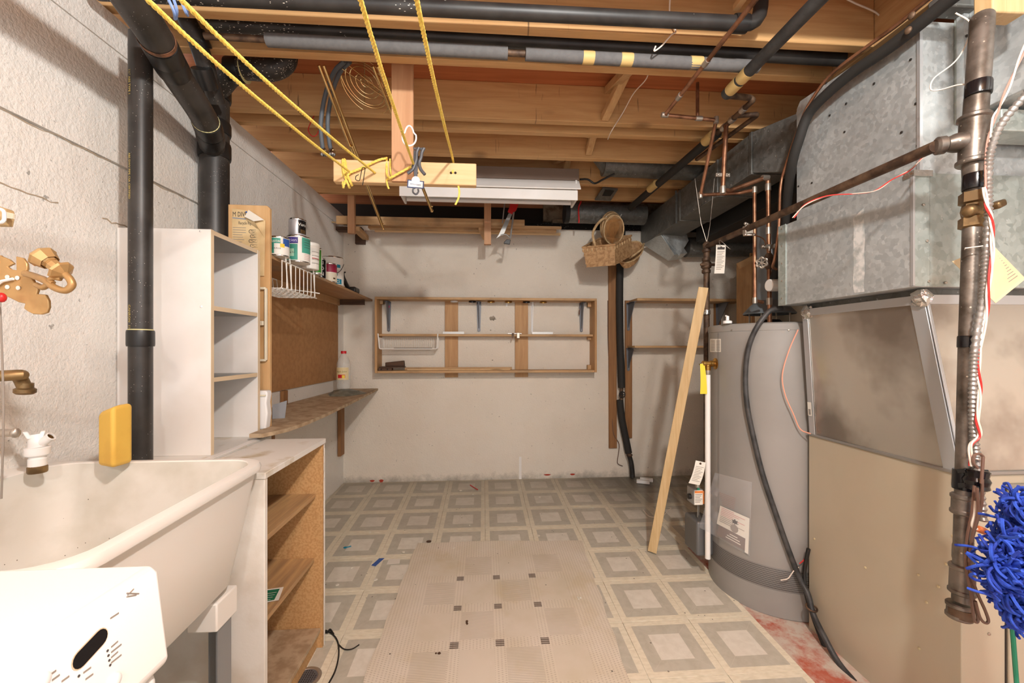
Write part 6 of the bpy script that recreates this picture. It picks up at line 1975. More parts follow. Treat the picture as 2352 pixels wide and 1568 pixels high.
# black drain hose
Hs = [W(1795, 708, Y=1.83), W(1768, 714, Y=1.82), HA(1738, .03, y=752), HA(1719, .03, y=800), HA(1712, .026, y=860), HA(1716, .024, y=930), HA(1732, .022, y=1010), HA(1752, .022, y=1090), HA(1782, .022, y=1180), HA(1812, .024, y=1265), HA(1838, .03, y=1330), W(1856, 1365, X=1.415), W(1868, 1410, X=1.41), W(1893, 1462, X=1.40), W(1925, 1520, X=1.40), W(1965, 1568, X=1.40), W(2040, 1650, X=1.40)]
tag(MB().tube(smooth_path(Hs, 6), .0115, 12).build('drain_hose', m_hose), 'long black rubber hose sweeping down across the grey heater', 'hose')
H2 = [W(1857, 1260, X=1.43), W(1848, 1310, X=1.425), W(1851, 1360, X=1.42), W(1862, 1400, X=1.425), W(1884, 1462, X=1.422), W(1917, 1535, X=1.422), W(1962, 1600, X=1.42), W(2030, 1680, X=1.42)]
tag(MB().tube(smooth_path(H2, 6), .008, 10).build('drain_hose', m_wire_b), 'thinner black cable running behind the long hose at the furnace corner', 'cable')
p = W(1864, 1395, X=1.412)
tag(MB().tube(arc(p, (1, 0, 0), (0, 1, .3), .020, 0, 2 * pi, 16)[:-1], .004, 6, closed=True).build('cable_clip', m_rust), 'rusty clip binding the hose and cable beside the furnace', 'clip')
for pts, lab, m_ in (([(1793, 1332), (1810, 1328), (1822, 1312), (1834, 1302)], 'loose white wire end at the foot of the heater', m_wire_p), ([(1836, 1294), (1846, 1286), (1850, 1278)], 'loose red wire end beside the drain hose', m_wire_r)):
    tag(MB().tube(smooth_path([HA(x, .028, y=y) for x, y in pts], 4), .0025, 6).build('loose_wire', m_), lab, 'wire')
# soap bottle on the heater
sp = W(1671, 748, Y=2.06)
sp = V((max(sp.x, HX - HR + .06), 2.05, hz1 + .004))
sp = V((W(1671, 748, Y=1.98).x + .0, 1.98, hz1 + .004))
t = thing('plastic_nozzle', 'white plastic nozzle bottle top standing on the water heater', 'bottle', sp)
MB().lathe(sp, (0, 0, 1), [(.020, 0), (.021, .003), (.021, .012), (.017, .014), (.008, .016), (.0075, .036), (.001, .036)], 16).build('cap', m_white, t)
MB().tube([sp + V((.004, 0, .034)), sp + V((-.012, -.004, .038))], .004, 8).build('spout', m_white, t)

# expansion tank, wooden stud and panel behind the heater
xp = W(1789, 690, Y=1.95)
t = thing('expansion_tank', 'beige domed tank half hidden behind the galvanised duct', 'tank', (1.60, 2.18, hz1 + .01))
MB().lathe((1.78, 2.36, hz1 + .0075), (0, 0, 1), [(.11, 0), (.135, .03), (.14, .20), (.135, .24), (.11, .28), (.06, .30), (.001, .305)], 30).build('tank_body', plain('tank_beige', S(206, 194, 172), .5), t)
tag(MB().tube([W(1765, 655, Y=1.93), W(1800, 655, Y=1.93)], .030, 18).build('pvc_cap', m_pvc, bev=.004), 'round white pipe cap poking out beside the galvanised duct', 'cap')
xa, xb = W(1700, 700, Y=3.2).x, W(1722, 700, Y=3.2).x
t = thing('stud_wall', 'short wooden stud with a brown panel behind the water heater', 'panel', (2.4, 3.2, .2))
zt_ = W(1712, 602, Y=3.2).z
MB().box(xa, xb + .02, 3.20, 3.25, fz(3.2) + .006, zt_).build('stud', m_pine_z, t, bev=.002)
MB().box(xb + .021, 2.74, 3.22, 3.235, fz(3.2) + .006, W(1760, 580, Y=3.2).z).build('brown_panel', m_hard, t)
MB().bar(W(1697, 610, Y=3.18), W(1770, 574, Y=3.18), .03, .05, side=(0, 1, 0)).build('top_plate', m_pine_x, t)

# ================================================================== gas piping
gb = V((1.225, 2.30, 0))
ge = W(1623, 566, Y=2.30)
TP = W(2236, 322, D=1.085)
t = thing('gas_pipe', 'brown iron gas pipe dropping left of the heater, joined to the level run', 'pipe', (ge.x, ge.y, 1.0))
MB().tube([(ge.x, ge.y, fz(2.30) + .45), (ge.x, ge.y, ge.z - .02)], .0165, 14).build('drop_pipe', m_rust, t)
TL = TP + V((-.075, .03, -.005))
MB().tube([ge + V((0, 0, .0)), TL], .0150, 14).build('level_pipe', m_rust, t)
MB().lathe(ge + V((0, 0, -.035)), (0, 0, 1), [(.02, 0), (.024, .004), (.024, .018), (.019, .022), (.021, .05), (.012, .062), (.001, .064)], 14).build('elbow_fitting', m_rust, t)
p = W(1622, 610, Y=2.30)
MB().lathe(p + V((0, 0, -.045)), (0, 0, 1), [(.019, 0), (.024, .004), (.024, .02), (.018, .024), (.028, .035), (.028, .06), (.018, .07), (.023, .074), (.023, .088), (.018, .09)], 14).build('valve_body', m_rust, t)
MB().bar(p + V((-.045, -.02, .002)), p + V((.045, -.02, .002)), .014, .014).build('valve_handle', m_rust, t, bev=.003)
MB().tube([W(1623, 712, Y=2.29), W(1623, 722, Y=2.29)], .020, 12).build('foil_band', m_foil, t)
# ground clamps
for (x, y, D) in ((1718, 528, None),):
    f = (x - 1623) / (2215 - 1623)
    pp = W(x, y, Y=1.90)
    b = MB()
    for s_ in (-1, 1):
        b.tube([pp + V((-.014 * s_, -.012, .026 * s_)), pp + V((.018 * s_, .01, .022 * s_))], .006, 8)
        b.ball(pp + V((-.022, -.014, .026 * s_)), .008, 8).ball(pp + V((.022, -.010, .024 * s_)), .008, 8)
    b.box(pp.x - .02, pp.x + .02, pp.y - .012, pp.y + .012, pp.z - .02, pp.z + .02)
    tag(b.build('ground_clamp', m_solder, bev=.002), 'grey earthing clamp on the level gas pipe', 'clamp')
pp = W(1765, 566, Y=1.985)
b = MB().box(pp.x - .03, pp.x + .03, pp.y - .012, pp.y + .012, pp.z - .009, pp.z + .009)
b.ball(pp + V((-.032, -.004, 0)), .010, 8).ball(pp + V((.032, -.004, .004)), .011, 8).tube([pp + V((-.004, -.012, .0)), pp + V((-.004, -.012, -.026))], .005, 8)
tag(b.build('ground_clamp', m_solder, bev=.002), 'grey earthing clamp on the brown copper pipe above the valve wheel', 'clamp')
tag(MB().tube(smooth_path([W(1732, 540, Y=1.89), W(1748, 545, Y=1.90), W(1756, 552, Y=1.93), W(1759, 562, Y=1.97)], 5), .003, 6).build('ground_wire', m_copper), 'copper earth wire between the two grey clamps', 'wire')
t5 = hang_tag('paper_tag', 'white inspection tag tied to the level gas pipe above the heater', [(1645, 562), (1667, 563), (1663, 628), (1640, 628)], 2.10, 12, m_paper, curl=.004)
a, b2, c, d = [W(x, y, Y=2.098) for x, y in ((1645, 566), (1666, 566), (1665, 571), (1644.5, 571))]
MB().quad(a + V((.006, -.003, -.004)), b2 + V((-.004, -.003, -.004)), c + V((-.004, -.003, -.004)), d + V((.006, -.003, -.004))).build('print_heading', m_ink, t5)
MB().tube(smooth_path([W(1655, 563, Y=2.095), W(1652, 556, Y=2.06), W(1655, 552, Y=2.10), W(1672, 568, Y=2.10), W(1678, 572, Y=2.09)], 4), .0015, 5).build('tie_wire', m_solder, t5)
for pts in ([(1623, 555), (1610, 512), (1596, 470)], [(1624, 555), (1631, 515), (1641, 470)]):
    tag(MB().tube([W(pts[0][0], pts[0][1], Y=2.30), W(pts[1][0], pts[1][1], Y=2.31), W(pts[2][0], pts[2][1] - 60, Y=2.32)], .0016, 5).build('hanger_wire', m_solder), 'thin steel hanger wire rising from the gas pipe elbow, ' + ('left one' if pts[1][0] < 1620 else 'right one'), 'wire')

# thick upright gas pipe near the camera
t = thing('gas_pipe', 'thick upright iron gas pipe in front of the furnace corner', 'pipe', W(2214, 1420, D=1.04))
TX_ = W(2254, 60, D=1.085)
tops = [W(2256, 42, D=1.10), W(2254, 80, D=1.085), TP, W(2241, 440, D=1.085)]
MB().tube(tops, .0245, 20).build('upper_pipe', m_steel, t)
lows = [W(2234, 510, D=1.085), W(2224, 800, D=1.08), W(2217, 1080, D=1.075), W(2209, 1380, D=1.07)]
MB().tube(lows, .0195, 18).build('lower_pipe', m_steel, t)
dn = (lows[-1] - tops[0]).normalized()
MB().lathe(TP - dn * .065, dn, [(.031, 0), (.0335, .003), (.0335, .010), (.029, .014), (.0285, .116), (.0335, .120), (.0335, .127), (.031, .13)], 22).build('tee_fitting', m_steel, t)
brd = (TL + V((-.02, .01, 0)) - TP).normalized()
MB().lathe(TP + brd * .02, brd, [(.026, 0), (.024, .02), (.018, .035), (.023, .04), (.023, .055), (.017, .06)], 18).build('tee_branch', m_steel, t)
vc = W(2237, 485, D=1.085)
MB().lathe(vc - dn * .052, dn, [(.020, 0), (.030, .004), (.030, .030), (.023, .034), (.026, .050), (.023, .066), (.029, .070), (.029, .094), (.021, .098)], 6).build('valve_body', m_brass_old, t)
MB().lathe(vc, V((-.9, -.35, -.12)), [(.014, -.05), (.018, -.04), (.019, .02), (.014, .034), (.009, .038), (.001, .039)], 14).build('valve_plug', m_brass_old, t)
MB().bar(vc + V((.030, -.02, .006)), vc + V((.058, -.015, .018)), .024, .018).build('valve_tee_handle', m_brass_old, t, bev=.005)
for x, y, m_, r, w in ((2238, 1142, m_steel, .027, .050), (2218, 1158, m_steel, .0265, .052), (2214, 1330, m_steel, .027, .075), (2207, 1402, m_steel, .0265, .040)):
    if x == 2238:
        continue
    p = W(x - 4, y, D=1.072)
    MB().lathe(p - dn * w / 2, dn, [(r - .003, 0), (r, .003), (r, .010), (r - .0025, .013), (r - .0025, w - .013), (r, w - .010), (r, w - .003), (r - .003, w)], 20).build('pipe_coupling', m, t) if False else MB().lathe(p - dn * w / 2, dn, [(r - .003, 0), (r, .003), (r, .010), (r - .0025, .013), (r - .0025, w - .013), (r, w - .010), (r, w - .003), (r - .003, w)], 20).build('pipe_coupling', m_steel, t)
MB().lathe(W(2206, 1395, D=1.07), dn, [(.0255, 0), (.0255, .022), (.023, .025), (.001, .026)], 20).build('pipe_cap', m_rust, t)
for x, y, r, w in ((2247, 205, .0262, .035), (2241, 418, .0258, .040), (2224, 785, .0210, .030), (2221, 1105, .024, .050), (2213, 1270, .0215, .038)):
    p = W(x, y, D=1.08)
    ring(t, 'tape_wrap', p, dn, r, w, m_blk_gloss, 20)
wbk = W(2256, 42, D=1.10)
tag(MB().box(W(2237, 42, Y=wbk.y + .02).x, W(2333, 42, Y=wbk.y).x, wbk.y - .022, wbk.y + .022, wbk.z + .001, wbk.z + .16).build('wood_block', m_plank, bev=.004), 'short pine block wedged at the top of the thick gas pipe', 'block')
# tapes and cables beside it
t = thing('armoured_cable', 'silver flexible armoured cable strapped beside the thick gas pipe', 'cable', W(2262, 1200, D=1.04))
ac = smooth_path([V((1.58, .80, 2.033)), V((1.47, .86, 2.02)), W(2400, 170, D=1.0), W(2352, 222, D=1.01), W(2300, 285, D=1.02), W(2276, 345, D=1.025), W(2270, 400, D=1.03), W(2270, 500, D=1.035), W(2265, 580, D=1.04), W(2258, 680, D=1.04), W(2244, 760, D=1.03), W(2236, 850, D=1.03), W(2235, 960, D=1.04), W(2244, 1060, D=1.04), W(2252, 1130, D=1.04), W(2260, 1200, D=1.035)], 22)
dense = []
for i in range(len(ac) - 1):
    m_n = max(1, int((ac[i + 1] - ac[i]).length / .0022))
    dense += [ac[i].lerp(ac[i + 1], j / m_n) for j in range(m_n)]
MB().tube(dense, [.0078 + .0016 * sin(i * 2 * pi / 4) for i in range(len(dense))], 10).build('armour', m_alu, t)
def wire_pair(name, label, pts, mats, r=.0023, D=1.03, gap=.0034):
    t = thing(name, label, 'wire', W(pts[-1][0], pts[-1][1], D=D))
    P_ = smooth_path([W(x, y, D=D) for x, y in pts], 10)
    for s_, m_ in enumerate(mats):
        q = []
        for i, p in enumerate(P_):
            a = i * .21 + s_ * 2 * pi / len(mats)
            q.append(p + V((cos(a) * gap, sin(a) * gap * .6, 0)))
        MB().tube(smooth_path(q, 2), r, 6).build('strand', m_, t)
    return t
wire_pair('twisted_wire', 'red and white twisted wires hanging down the thick gas pipe', [(2261, 430), (2266, 470), (2276, 500), (2279, 540), (2278, 600), (2270, 660), (2266, 720), (2252, 790), (2247, 850), (2251, 900), (2245, 960), (2250, 1000), (2230, 1022), (2230, 1070)], [m_wire_r, m_wire_p, m_wire_p], .0022, 1.025)
wire_pair('twisted_wire', 'pink-white thermostat wires hanging from the top right past the tee', [(2520, -60), (2450, -20), (2380, 60), (2345, 130), (2318, 195), (2296, 245), (2282, 275), (2270, 330), (2263, 430)], [plain('rose_wire', S(190, 140, 126), .5), m_wire_p], .0022, 1.03)
wire_pair('twisted_wire', 'red and white twisted wires coiled round the level gas pipe', [(1822, 500), (1850, 470), (1900, 450), (1960, 445), (2010, 438), (2050, 412), (2090, 390), (2120, 362), (2145, 340), (2172, 333), (2195, 336)], [m_wire_r, plain('dusty_wire', S(196, 178, 164), .6)], .0015, 1.20, .0025)
t = MB().tube(smooth_path([W(2195, 30, D=1.12), W(2225, 48, D=1.12), W(2228, 70, D=1.12), W(2215, 110, D=1.13), W(2190, 145, D=1.14), W(2145, 180, D=1.16), W(2138, 205, D=1.16), W(2160, 206, D=1.15), W(2200, 195, D=1.12), W(2228, 194, D=1.1)], 6), .0018, 6)
tag(t.build('cream_wire', m_wire_p), 'thin cream wire curling over the plenum near the top right', 'wire')
t = thing('brown_wire_bundle', 'bundle of brown wires looped down the foot of the thick gas pipe', 'wire', W(2250, 1425, D=1.03))
for k, pts in enumerate(([(2238, 1115), (2232, 1180), (2222, 1230), (2218, 1290), (2228, 1350), (2240, 1390), (2246, 1424), (2238, 1424), (2232, 1380), (2224, 1300)], [(2256, 1100), (2254, 1160), (2240, 1210), (2228, 1260), (2228, 1310), (2244, 1360), (2262, 1400), (2270, 1425), (2262, 1430), (2250, 1416), (2240, 1380)],
                     [(2258, 1048), (2250, 1042), (2238, 1046), (2236, 1062), (2246, 1075)], [(2258, 1048), (2256, 1080), (2254, 1110)], [(2244, 1120), (2246, 1180), (2234, 1230), (2226, 1290)])):
    MB().tube(smooth_path([W(x, y, D=1.025 - .004 * k) for x, y in pts], 6), .0033, 7).build('wire_loop', m_wire_br, t)
tag(MB().tube(smooth_path([W(2240, 1150, D=1.02), W(2238, 1180, D=1.02), W(2232, 1205, D=1.02), W(2238, 1215, D=1.02), W(2248, 1214, D=1.02)], 5), .0025, 6).build('white_wire', m_wire_p), 'white wire running to the orange wire nut', 'wire')
wn = W(2245, 1213, D=1.02)
tag(MB().lathe(wn, V((1, .1, -.42)), [(.007, 0), (.0085, .006), (.0085, .02), (.006, .038), (.0045, .046), (.001, .047)], 10).build('wire_nut', m_orange), 'orange twist-on wire connector beside the blue mop', 'connector')
p = W(2219, 1102, D=1.075)
t = thing('tape_wad', 'thick wad of black tape holding the wires to the gas pipe', 'tape', p)
ring(t, 'tape_band', p, dn, .0265, .050, m_blk_gloss, 22)
q = W(2243, 1101, D=1.045)
b = MB().lathe(q - dn * .025, dn, [(.020, 0), (.0245, .004), (.022, .018), (.026, .027), (.023, .038), (.025, .046), (.020, .050)], 14)
b.bar(p - dn * .021, q - dn * .021, .05, .010).bar(p + dn * .016, q + dn * .016, .048, .012)
b.build('tape_wrap', m_blk_gloss, t, smooth=25)
# manila card behind the pipe
t = thing('paper_tag', 'large manila card hung cornerwise behind the thick gas pipe', 'tag', W(2285, 695, D=1.12))
A, B_, C_, D_ = W(2280, 562, D=1.12), W(2356, 640, D=1.12), W(2287, 696, D=1.12), W(2187, 600, D=1.14)
n3 = V((0, .0009, 0))
MB().hexa([A, B_, C_, D_], [A + n3, B_ + n3, C_ + n3, D_ + n3]).build('card', m_manila, t)
for k in range(12):
    f = .14 + k * .063
    a, b2 = A.lerp(D_, f * .9).lerp(B_.lerp(C_, f * .9), .12), None
    l0 = A.lerp(B_, .30).lerp(D_.lerp(C_, .30), 0)
    s0 = A.lerp(B_, f) ; s1 = D_.lerp(C_, f)
    p0_, p1_ = s0.lerp(s1, .10), s0.lerp(s1, .58 - .1 * (k % 3))
    e = (B_ - A).normalized() * .0018
    of = V((0, -.0007, 0))
    MB().quad(p0_ + of, p1_ + of, p1_ + e + of, p0_ + e + of).build('print_line', m_ink_l, t)
MB().tube([W(2216, 570, D=1.06), W(2262, 564, D=1.04)], .0015, 6).build('tie_wire', m_wire_p, t)

# refrigerant lines over the plenum
t = thing('refrigerant_line', 'black insulated line with a thin copper tube curving over the plenum', 'pipe', W(1805, 480, X=1.33))
rl = [W(2260, -60, X=1.34), W(2180, 0, X=1.34), W(2100, 65, X=1.34), W(2030, 118, X=1.34), W(1960, 165, X=1.335), W(1900, 215, X=1.33), W(1857, 262, X=1.33), W(1836, 318, X=1.325), W(1821, 368, Y=1.70), W(1812, 425, Y=1.78), W(1808, 480, Y=1.85), W(1804, 560, Y=1.92), W(1790, 600, Y=1.95), W(1775, 650, Y=1.97)]
MB().tube(smooth_path(rl, 7), .0195, 16).build('foam_sleeve', m_foam_b, t)
cp = [W(2200, -50, X=1.325), W(2130, 0, X=1.325), W(2060, 58, X=1.325), W(1985, 112, X=1.325), W(1905, 175, X=1.32), W(1858, 240, X=1.32), W(1837, 288, X=1.322), W(1808, 370, Y=1.775), W(1793, 430, Y=1.81), W(1789, 520, Y=1.845), W(1780, 590, Y=1.86), W(1775, 612, Y=1.90), W(1783, 618, Y=1.92)]
MB().tube(smooth_path(cp, 7), .0065, 10).build('copper_tube', m_copper, t)
for x, y in ((2088, 70), (2096, 36)):
    MB().lathe(W(x, y, X=1.315), (-1, 0, 0), [(.010, 0), (.011, .004), (.008, .008), (.004, .010), (.001, .010)], 12).build('pipe_clip', m_rust, t)

# leaning plank
pa, pb = WF(1498, 1272), W(1616, 660, Y=2.185)
pa.z = fz(pa.y) + .004
t = MB()
d = (pb - pa)
side = V((1, -.55, 0))
t.bar(pa + V((0, 0, .012)), pb, .050, .026, side=side)
tag(t.build('lumber_plank', m_plank, bev=.002), 'long pale plank leaning against the gas pipe', 'plank')

# blue mop head and green handle
mc = W(2345, 1290, D=.88)
t = thing('blue_mop', 'bright blue string mop hanging at the right edge with a green handle', 'mop', mc)
rnd = random.Random(5)
m = MB()
def lump(cx, cy, k, spread, ln):
    for i in range(k):
        a0 = W(cx + rnd.gauss(0, spread), cy + rnd.gauss(0, spread * .7), D=.90 + rnd.uniform(-.06, .05))
        pts = [a0]
        dirv = V((rnd.uniform(-1, .4), rnd.uniform(-.6, .2), rnd.uniform(-.5, .5))).normalized()
        axis = V((rnd.gauss(0, .4), rnd.choice((-1, 1)), rnd.gauss(0, .4))).normalized()
        rot = Matrix.Rotation(rnd.uniform(.35, .8), 3, axis)
        for j in range(6):
            pts.append(pts[-1] + dirv * ln * rnd.uniform(.8, 1.1))
            dirv = (rot @ dirv + V((0, 0, -.12))).normalized()
        m.tube(smooth_path(pts, 2), .0029, 5)
lump(2350, 1165, 150, 13, .010)
lump(2338, 1240, 300, 20, .011)
lump(2322, 1298, 340, 22, .011)
lump(2342, 1352, 300, 20, .011)
lump(2350, 1398, 150, 13, .010)
o = m.build('mop_strands', m_blue_yarn, t, weld=False)
MB().ball(W(2352, 1280, D=.93), (.05, .04, .13), 14).build('mop_core', m_blue_yarn, t)
for pts in ([(2330, 1150), (2300, 1165), (2285, 1150)], [(2322, 1160), (2300, 1190), (2290, 1192)], [(2345, 1140), (2320, 1145), (2305, 1147)], [(2322, 1150), (2302, 1158), (2292, 1156)]):
    MB().tube(smooth_path([W(x, y, D=.89) for x, y in pts], 4), .0024, 5).build('loose_strand', m_blue_yarn, t)
MB().tube([W(2322, 1400, D=.92), W(2335, 1568, D=.92), W(2372, 2085, D=.92)], .0042, 8).build('handle', m_green, t)

# ================================================================== floor mat and litter
n = N('woven_mat')
co = n.coord()
s3 = n.sep(co)
P1, P2 = .190, .232
def frac(v, p, off):
    return n.math('FRACT', n.math('ADD', n.math('MULTIPLY', v, 1 / p), off))
fx, fy = frac(s3[0], P1, 10.0), frac(s3[1], P2, 10.0)
dxx, dyy = n.math('ABSOLUTE', n.math('SUBTRACT', fx, .5)), n.math('ABSOLUTE', n.math('SUBTRACT', fy, .5))
inx, iny = n.math('LESS_THAN', dxx, .375), n.math('LESS_THAN', dyy, .375)
inside = n.math('MULTIPLY', inx, iny)
cxn, cyn = n.math('FLOOR', n.math('ADD', n.math('MULTIPLY', s3[0], 1 / P1), 10.0)), n.math('FLOOR', n.math('ADD', n.math('MULTIPLY', s3[1], 1 / P2), 10.0))
chk = n.math('MODULO', n.math('ADD', cxn, cyn), 2.0)
bord = n.math('MULTIPLY', n.math('LESS_THAN', n.math('ABSOLUTE', s3[0]), .37), n.math('LESS_THAN', s3[1], .22))
stripe = n.math('GREATER_THAN', n.math('SINE', n.math('MULTIPLY', s3[1], 820)), .35)
dots = n.math('MULTIPLY', n.math('GREATER_THAN', n.math('SINE', n.math('MULTIPLY', s3[0], 440)), .15), n.math('GREATER_THAN', n.math('SINE', n.math('ADD', n.math('MULTIPLY', s3[1], 620), n.math('MULTIPLY', n.math('FLOOR', n.math('MULTIPLY', s3[0], 70.03)), 3.14))), .25))
base = n.mix(n.ramp(n.noise(co, 4, 5), .4, .7), S(226, 216, 200), S(214, 203, 180))
sel_s = n.math('MULTIPLY', n.math('MULTIPLY', inside, chk), bord)
sel_p = n.math('MULTIPLY', n.math('MULTIPLY', inside, n.math('SUBTRACT', 1.0, chk)), bord)
dot_area = n.math('SUBTRACT', 1.0, n.math('MULTIPLY', inside, bord))
col = n.mix(n.math('MULTIPLY', n.math('MULTIPLY', sel_s, stripe), .42), base, S(140, 124, 104))
col = n.mix(n.math('MULTIPLY', n.math('MULTIPLY', dot_area, dots), .34), col, S(150, 132, 108))
col = n.mix(n.math('MULTIPLY', sel_p, .2), col, S(204, 194, 176))
cross = n.math('MULTIPLY', n.math('MULTIPLY', n.math('GREATER_THAN', dxx, .405), n.math('GREATER_THAN', dyy, .42)), n.math('MULTIPLY', n.math('LESS_THAN', n.math('ABSOLUTE', s3[0]), .26), n.math('LESS_THAN', s3[1], .1)))
col = n.mix(n.math('MULTIPLY', cross, n.ramp(n.math('SINE', n.math('MULTIPLY', s3[1], 560)), -.4, .4, .55, 1.0)), col, S(112, 98, 88))
st = n.ramp(n.noise(n.coord((1, 1, 1)), 3.2, 6, .65), .56, .72, 0, .55)
col = n.mix(st, col, S(204, 186, 146))
bits = n.math('MULTIPLY', n.math('LESS_THAN', n.voro(co, 16), .06), n.math('GREATER_THAN', n.noise(co, 6, 2), .56))
col = n.mix(n.math('MULTIPLY', bits, .85), col, S(84, 74, 60))
hgt = n.math('ADD', n.math('MULTIPLY', dots, dot_area), n.math('MULTIPLY', stripe, sel_s))
n.bump(hgt, .35, .003)
m_mat = n.done(col, .9)
c1, c2, c3, c4 = WF(958, 1250), WF(1336, 1244), WF(1446, 1568), WF(834, 1568)
eL, eR = (c4 - c1), (c3 - c2)
far_l, far_r = c1, c2
near_l, near_r = c1 + eL * 1.5, c2 + eR * 1.5
b = MB()
gx, gy = 18, 40
cm = (far_l + far_r + near_l + near_r) / 4
vs = []
for lay in (0, 1):
    for j in range(gy + 1):
        for i in range(gx + 1):
            u_, v_ = i / gx, j / gy
            p = far_l.lerp(far_r, u_).lerp(near_l.lerp(near_r, u_), v_)
            edge = (.004 * sin(v_ * 37 + 1) if i in (0, gx) else 0)
            w = .0035 + .0025 * (sin(u_ * 9 + v_ * 5) * .5 + .5) * (1 if 0 < i < gx else .4)
            if v_ < .06 and .2 < u_ < .75:
                w += .008 * sin((u_ - .2) / .55 * pi) * (1 - v_ / .06)
            p = V((p.x + edge, p.y, fz(p.y) + .0045 + (w if lay else 0)))
            vs.append(p)
nn = (gx + 1) * (gy + 1)
fs = []
for j in range(gy):
    for i in range(gx):
        q = j * (gx + 1) + i
        fs.append((nn + q, nn + q + 1, nn + q + gx + 2, nn + q + gx + 1))
        fs.append((q + gx + 1, q + gx + 2, q + 1, q))
rim_ = [i for i in range(gx + 1)] + [j * (gx + 1) + gx for j in range(1, gy + 1)] + [gy * (gx + 1) + i for i in range(gx - 1, -1, -1)] + [j * (gx + 1) for j in range(gy - 1, 0, -1)]
for k in range(len(rim_)):
    a, b2 = rim_[k], rim_[(k + 1) % len(rim_)]
    fs.append((a, b2, nn + b2, nn + a))
b.add(vs, fs)
base_mat = V(((WF(1142, 1363).x + WF(1142, 1363).x) / 2 + .0, WF(1141, 1329).y, fz(1.9) + .004))
tag(b.build('floor_mat', m_mat, base=base_mat), 'worn beige woven floor mat with rows of small dark squares', 'mat')

def litter(name, label, cat, px, py, mk, m_, group=None):
    p = WF(px, py)
    p.z += .0045
    b = MB()
    mk(b, p)
    return tag(b.build(name, m_), label, cat, group)
litter('drinking_straw', 'short red straw lying on the floor by the back wall', 'straw', 1089, 1121, lambda b, p: b.tube([p + V((-.035, .06, .004)), p + V((.03, -.06, .004))], .004, 8), m_red)
litter('wire_scrap', 'bent white wire scrap on the floor beside the leaning plank', 'wire', 1515, 1185, lambda b, p: b.tube(smooth_path([p + V((-.08, .10, .003)), p + V((-.085, .0, .003)), p + V((-.06, -.03, .003)), p + V((.02, -.01, .003)), p + V((.10, .08, .003)), p + V((.14, .12, .003)), p + V((.11, .14, .003))], 6), .0025, 6), m_wire_p)
litter('paper_scrap', 'blue and white paper scrap on the floor near the mat corner', 'paper', 868, 1290, lambda b, p: b.prism([p + V((-.025, -.045, 0)), p + V((.0, -.055, 0)), p + V((.03, .03, 0)), p + V((.0, .03, 0))], (0, 0, .0008)), m_blue_l)
litter('paper_scrap', 'small square of stained white paper beside the mat corner', 'paper', 905, 1291, lambda b, p: b.prism([p + V((-.035, -.03, 0)), p + V((.035, -.025, 0)), p + V((.03, .03, 0)), p + V((-.035, .028, 0))], (0, 0, .001)), m_paper)
litter('plastic_tag', 'tiny blue plastic tag on the floor left of the mat', 'tag', 793, 1260, lambda b, p: b.ball(p + V((0, 0, .004)), (.012, .010, .004), 8).tube([p + V((.008, .0, .004)), p + V((.03, .015, .004))], .003, 6), m_tealblue)
litter('coin', 'small dark round disc on the grey tile beyond the mat', 'disc', 985, 1245, lambda b, p: b.lathe(p, (0, 0, 1), [(.015, 0), (.016, .002), (.012, .003), (.001, .003)], 14), m_rust)
rn = random.Random(3)
chips = [(808, 1305, 'white paint flake on a grey tile beside the cabinet end'), (775, 1345, 'white paint flake near the cabinet, on the dirty smeared tile'), (863, 1333, 'round white paint flake left of the mat edge'),
         (762, 1125, 'white lump of fallen plaster in the left wall corner'), (1058, 1128, 'white paint flake left of the red straw'), (1086, 1137, 'white paint flake just in front of the red straw'), (850, 1224, 'white paint flake on the tile joint, third row from the back wall'),
         (1079, 1208, 'white paint flake right beside the red speck'), (1237, 1232, 'white paint flake close behind the mat right of centre'), (1240, 1143, 'white paint flake on the tile below the brick patches'), (1362, 1168, 'white paint flake between the mat and the leaning plank'), (927, 1271, 'white paint flake by the far left corner of the mat'), (1042, 1262, 'pinkish paint flake on the far edge of the mat')]
for x, y, lab_ in chips:
    def mk(b, p):
        k = rn.uniform(.006, .012)
        b.prism([p + V((k * (.6 + .6 * rn.random()) * cos(a), k * (.6 + .6 * rn.random()) * sin(a), .004 if y > 1250 and 900 < x < 1400 else 0)) for a in [i * pi / 3 for i in range(6)]], (0, 0, .003))
    litter('paint_chip', lab_, 'chip', x, y, mk, m_chip, 'paint flakes on the floor')
for x, y, lab_ in ((1075, 1434, 'dark crumbs on the middle of the mat'), (1002, 1510, 'brown clump of debris near the left of the mat'), (1330, 1378, 'white fluff on the right part of the mat')):
    def mk(b, p):
        for q in range(3):
            c = p + V((rn.uniform(-.012, .012), rn.uniform(-.012, .012), .006))
            b.ball(c, (rn.uniform(.004, .008), rn.uniform(.004, .008), .003), 6)
    litter('debris_clump', lab_, 'debris', x, y, mk, m_dark_wood if x != 1330 else m_chip, 'crumbs on the floor mat')
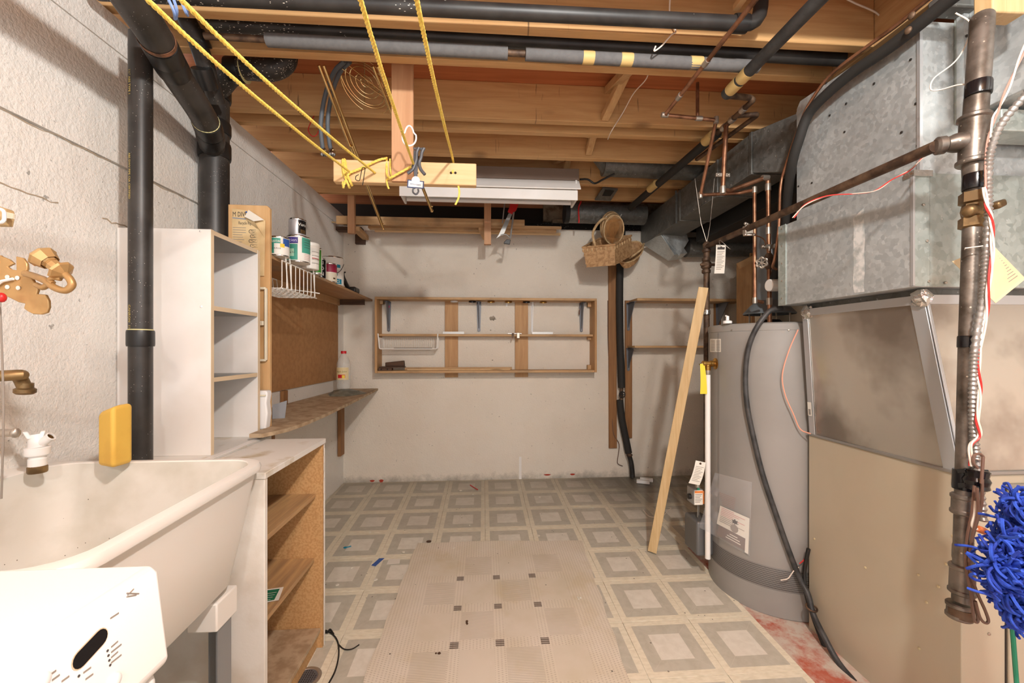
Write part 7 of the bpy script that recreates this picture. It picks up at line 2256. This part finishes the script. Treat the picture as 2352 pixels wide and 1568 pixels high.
# floor drain and cord by the cabinet
dp = WF(702, 1560)
t = thing('floor_drain', 'round steel floor drain grate by the foot of the cabinet', 'drain', dp)
MB().lathe(dp + V((0, 0, .0045)), (0, 0, 1), [(.055, 0), (.056, .002), (.045, .004), (.042, .002)], 28, False).build('drain_ring', m_solder, t)
MB().lathe(dp + V((0, 0, .0045)), (0, 0, 1), [(.043, 0), (.043, .002), (.001, .002)], 28).build('grate_plate', m_grey_steel, t)
hb = MB()
for i in range(-4, 5):
    for j in range(-4, 5):
        if i * i + j * j < 18:
            c = dp + V((i * .0085, j * .0085, .0068))
            hb.lathe(c, (0, 0, 1), [(.0028, 0), (.0028, .0003), (.0005, .0004)], 6)
o = hb.build('grate_hole', m_hole, t, smooth=0)
o['kind'] = 'stuff'
cord = [WF(748, 1452), WF(765, 1462), WF(776, 1480), WF(778, 1510), WF(770, 1545), WF(755, 1575)]
tag(MB().tube(smooth_path([p + V((0, 0, .009)) for p in cord], 6), .0032, 6).build('power_cable', m_wire_b), 'thin black cable trailing on the floor beside the cabinet', 'cable')
tag(MB().tube(smooth_path([WF(x, y, .009) for x, y in ((776, 1478), (790, 1490), (808, 1490), (825, 1480))], 5), .0025, 6).build('power_cable', m_wire_b), 'short curl of black cable toward the mat edge', 'cable')
tag(MB().tube(smooth_path([WF(x, y, .012) for x, y in ((742, 1448), (752, 1452), (758, 1445), (766, 1456))], 5), .004, 6).build('black_clip', m_wire_b), 'black wire end sticking out at the cabinet corner', 'wire')

# loose white cable hanging from the joists
tag(MB().tube(smooth_path([W(1540, -20, Y=1.45), W(1538, 20, Y=1.47), W(1540, 48, Y=1.475), W(1552, 72, Y=1.475), W(1542, 80, Y=1.475), W(1520, 105, Y=1.485), W(1503, 117, Y=1.485), W(1506, 106, Y=1.485)], 6), .0028, 6).build('white_cable', m_wire_p), 'loose white cable dangling across the nearest joist', 'cable')
tag(MB().tube(smooth_path([W(1492, 145, Y=1.70), W(1485, 180, Y=1.8), W(1455, 215, Y=1.95), W(1430, 260, Y=2.07), W(1405, 300, Y=2.08), W(1396, 320, Y=2.2)], 6), .0025, 6).build('brown_cable', m_wire_p), 'thin cable running down beside the cross braces', 'cable')
tag(MB().tube(smooth_path([W(1930, -10, Y=1.45), W(1965, 8, Y=1.46), W(2010, 28, Y=1.47), W(2030, 48, Y=1.48), W(2042, 58, Y=1.48)], 6), .003, 6).build('white_cable', m_wire_p), 'thin pale cable crossing the trimmer joist at the top right', 'cable')
tag(MB().prism([(W(1700, 0, Y=1.36).x - .001, 1.3, 2.5), (W(1700, 0, Y=1.36).x + .02, 1.3, 2.5), (W(1700, 0, Y=1.36).x + .02, 1.3, 2.52), (W(1700, 0, Y=1.36).x - .001, 1.3, 2.52)], (0, .1, 0)).build('wood_cleat', m_joist_y), 'short wood cleat between joists above the waste pipe', 'cleat')
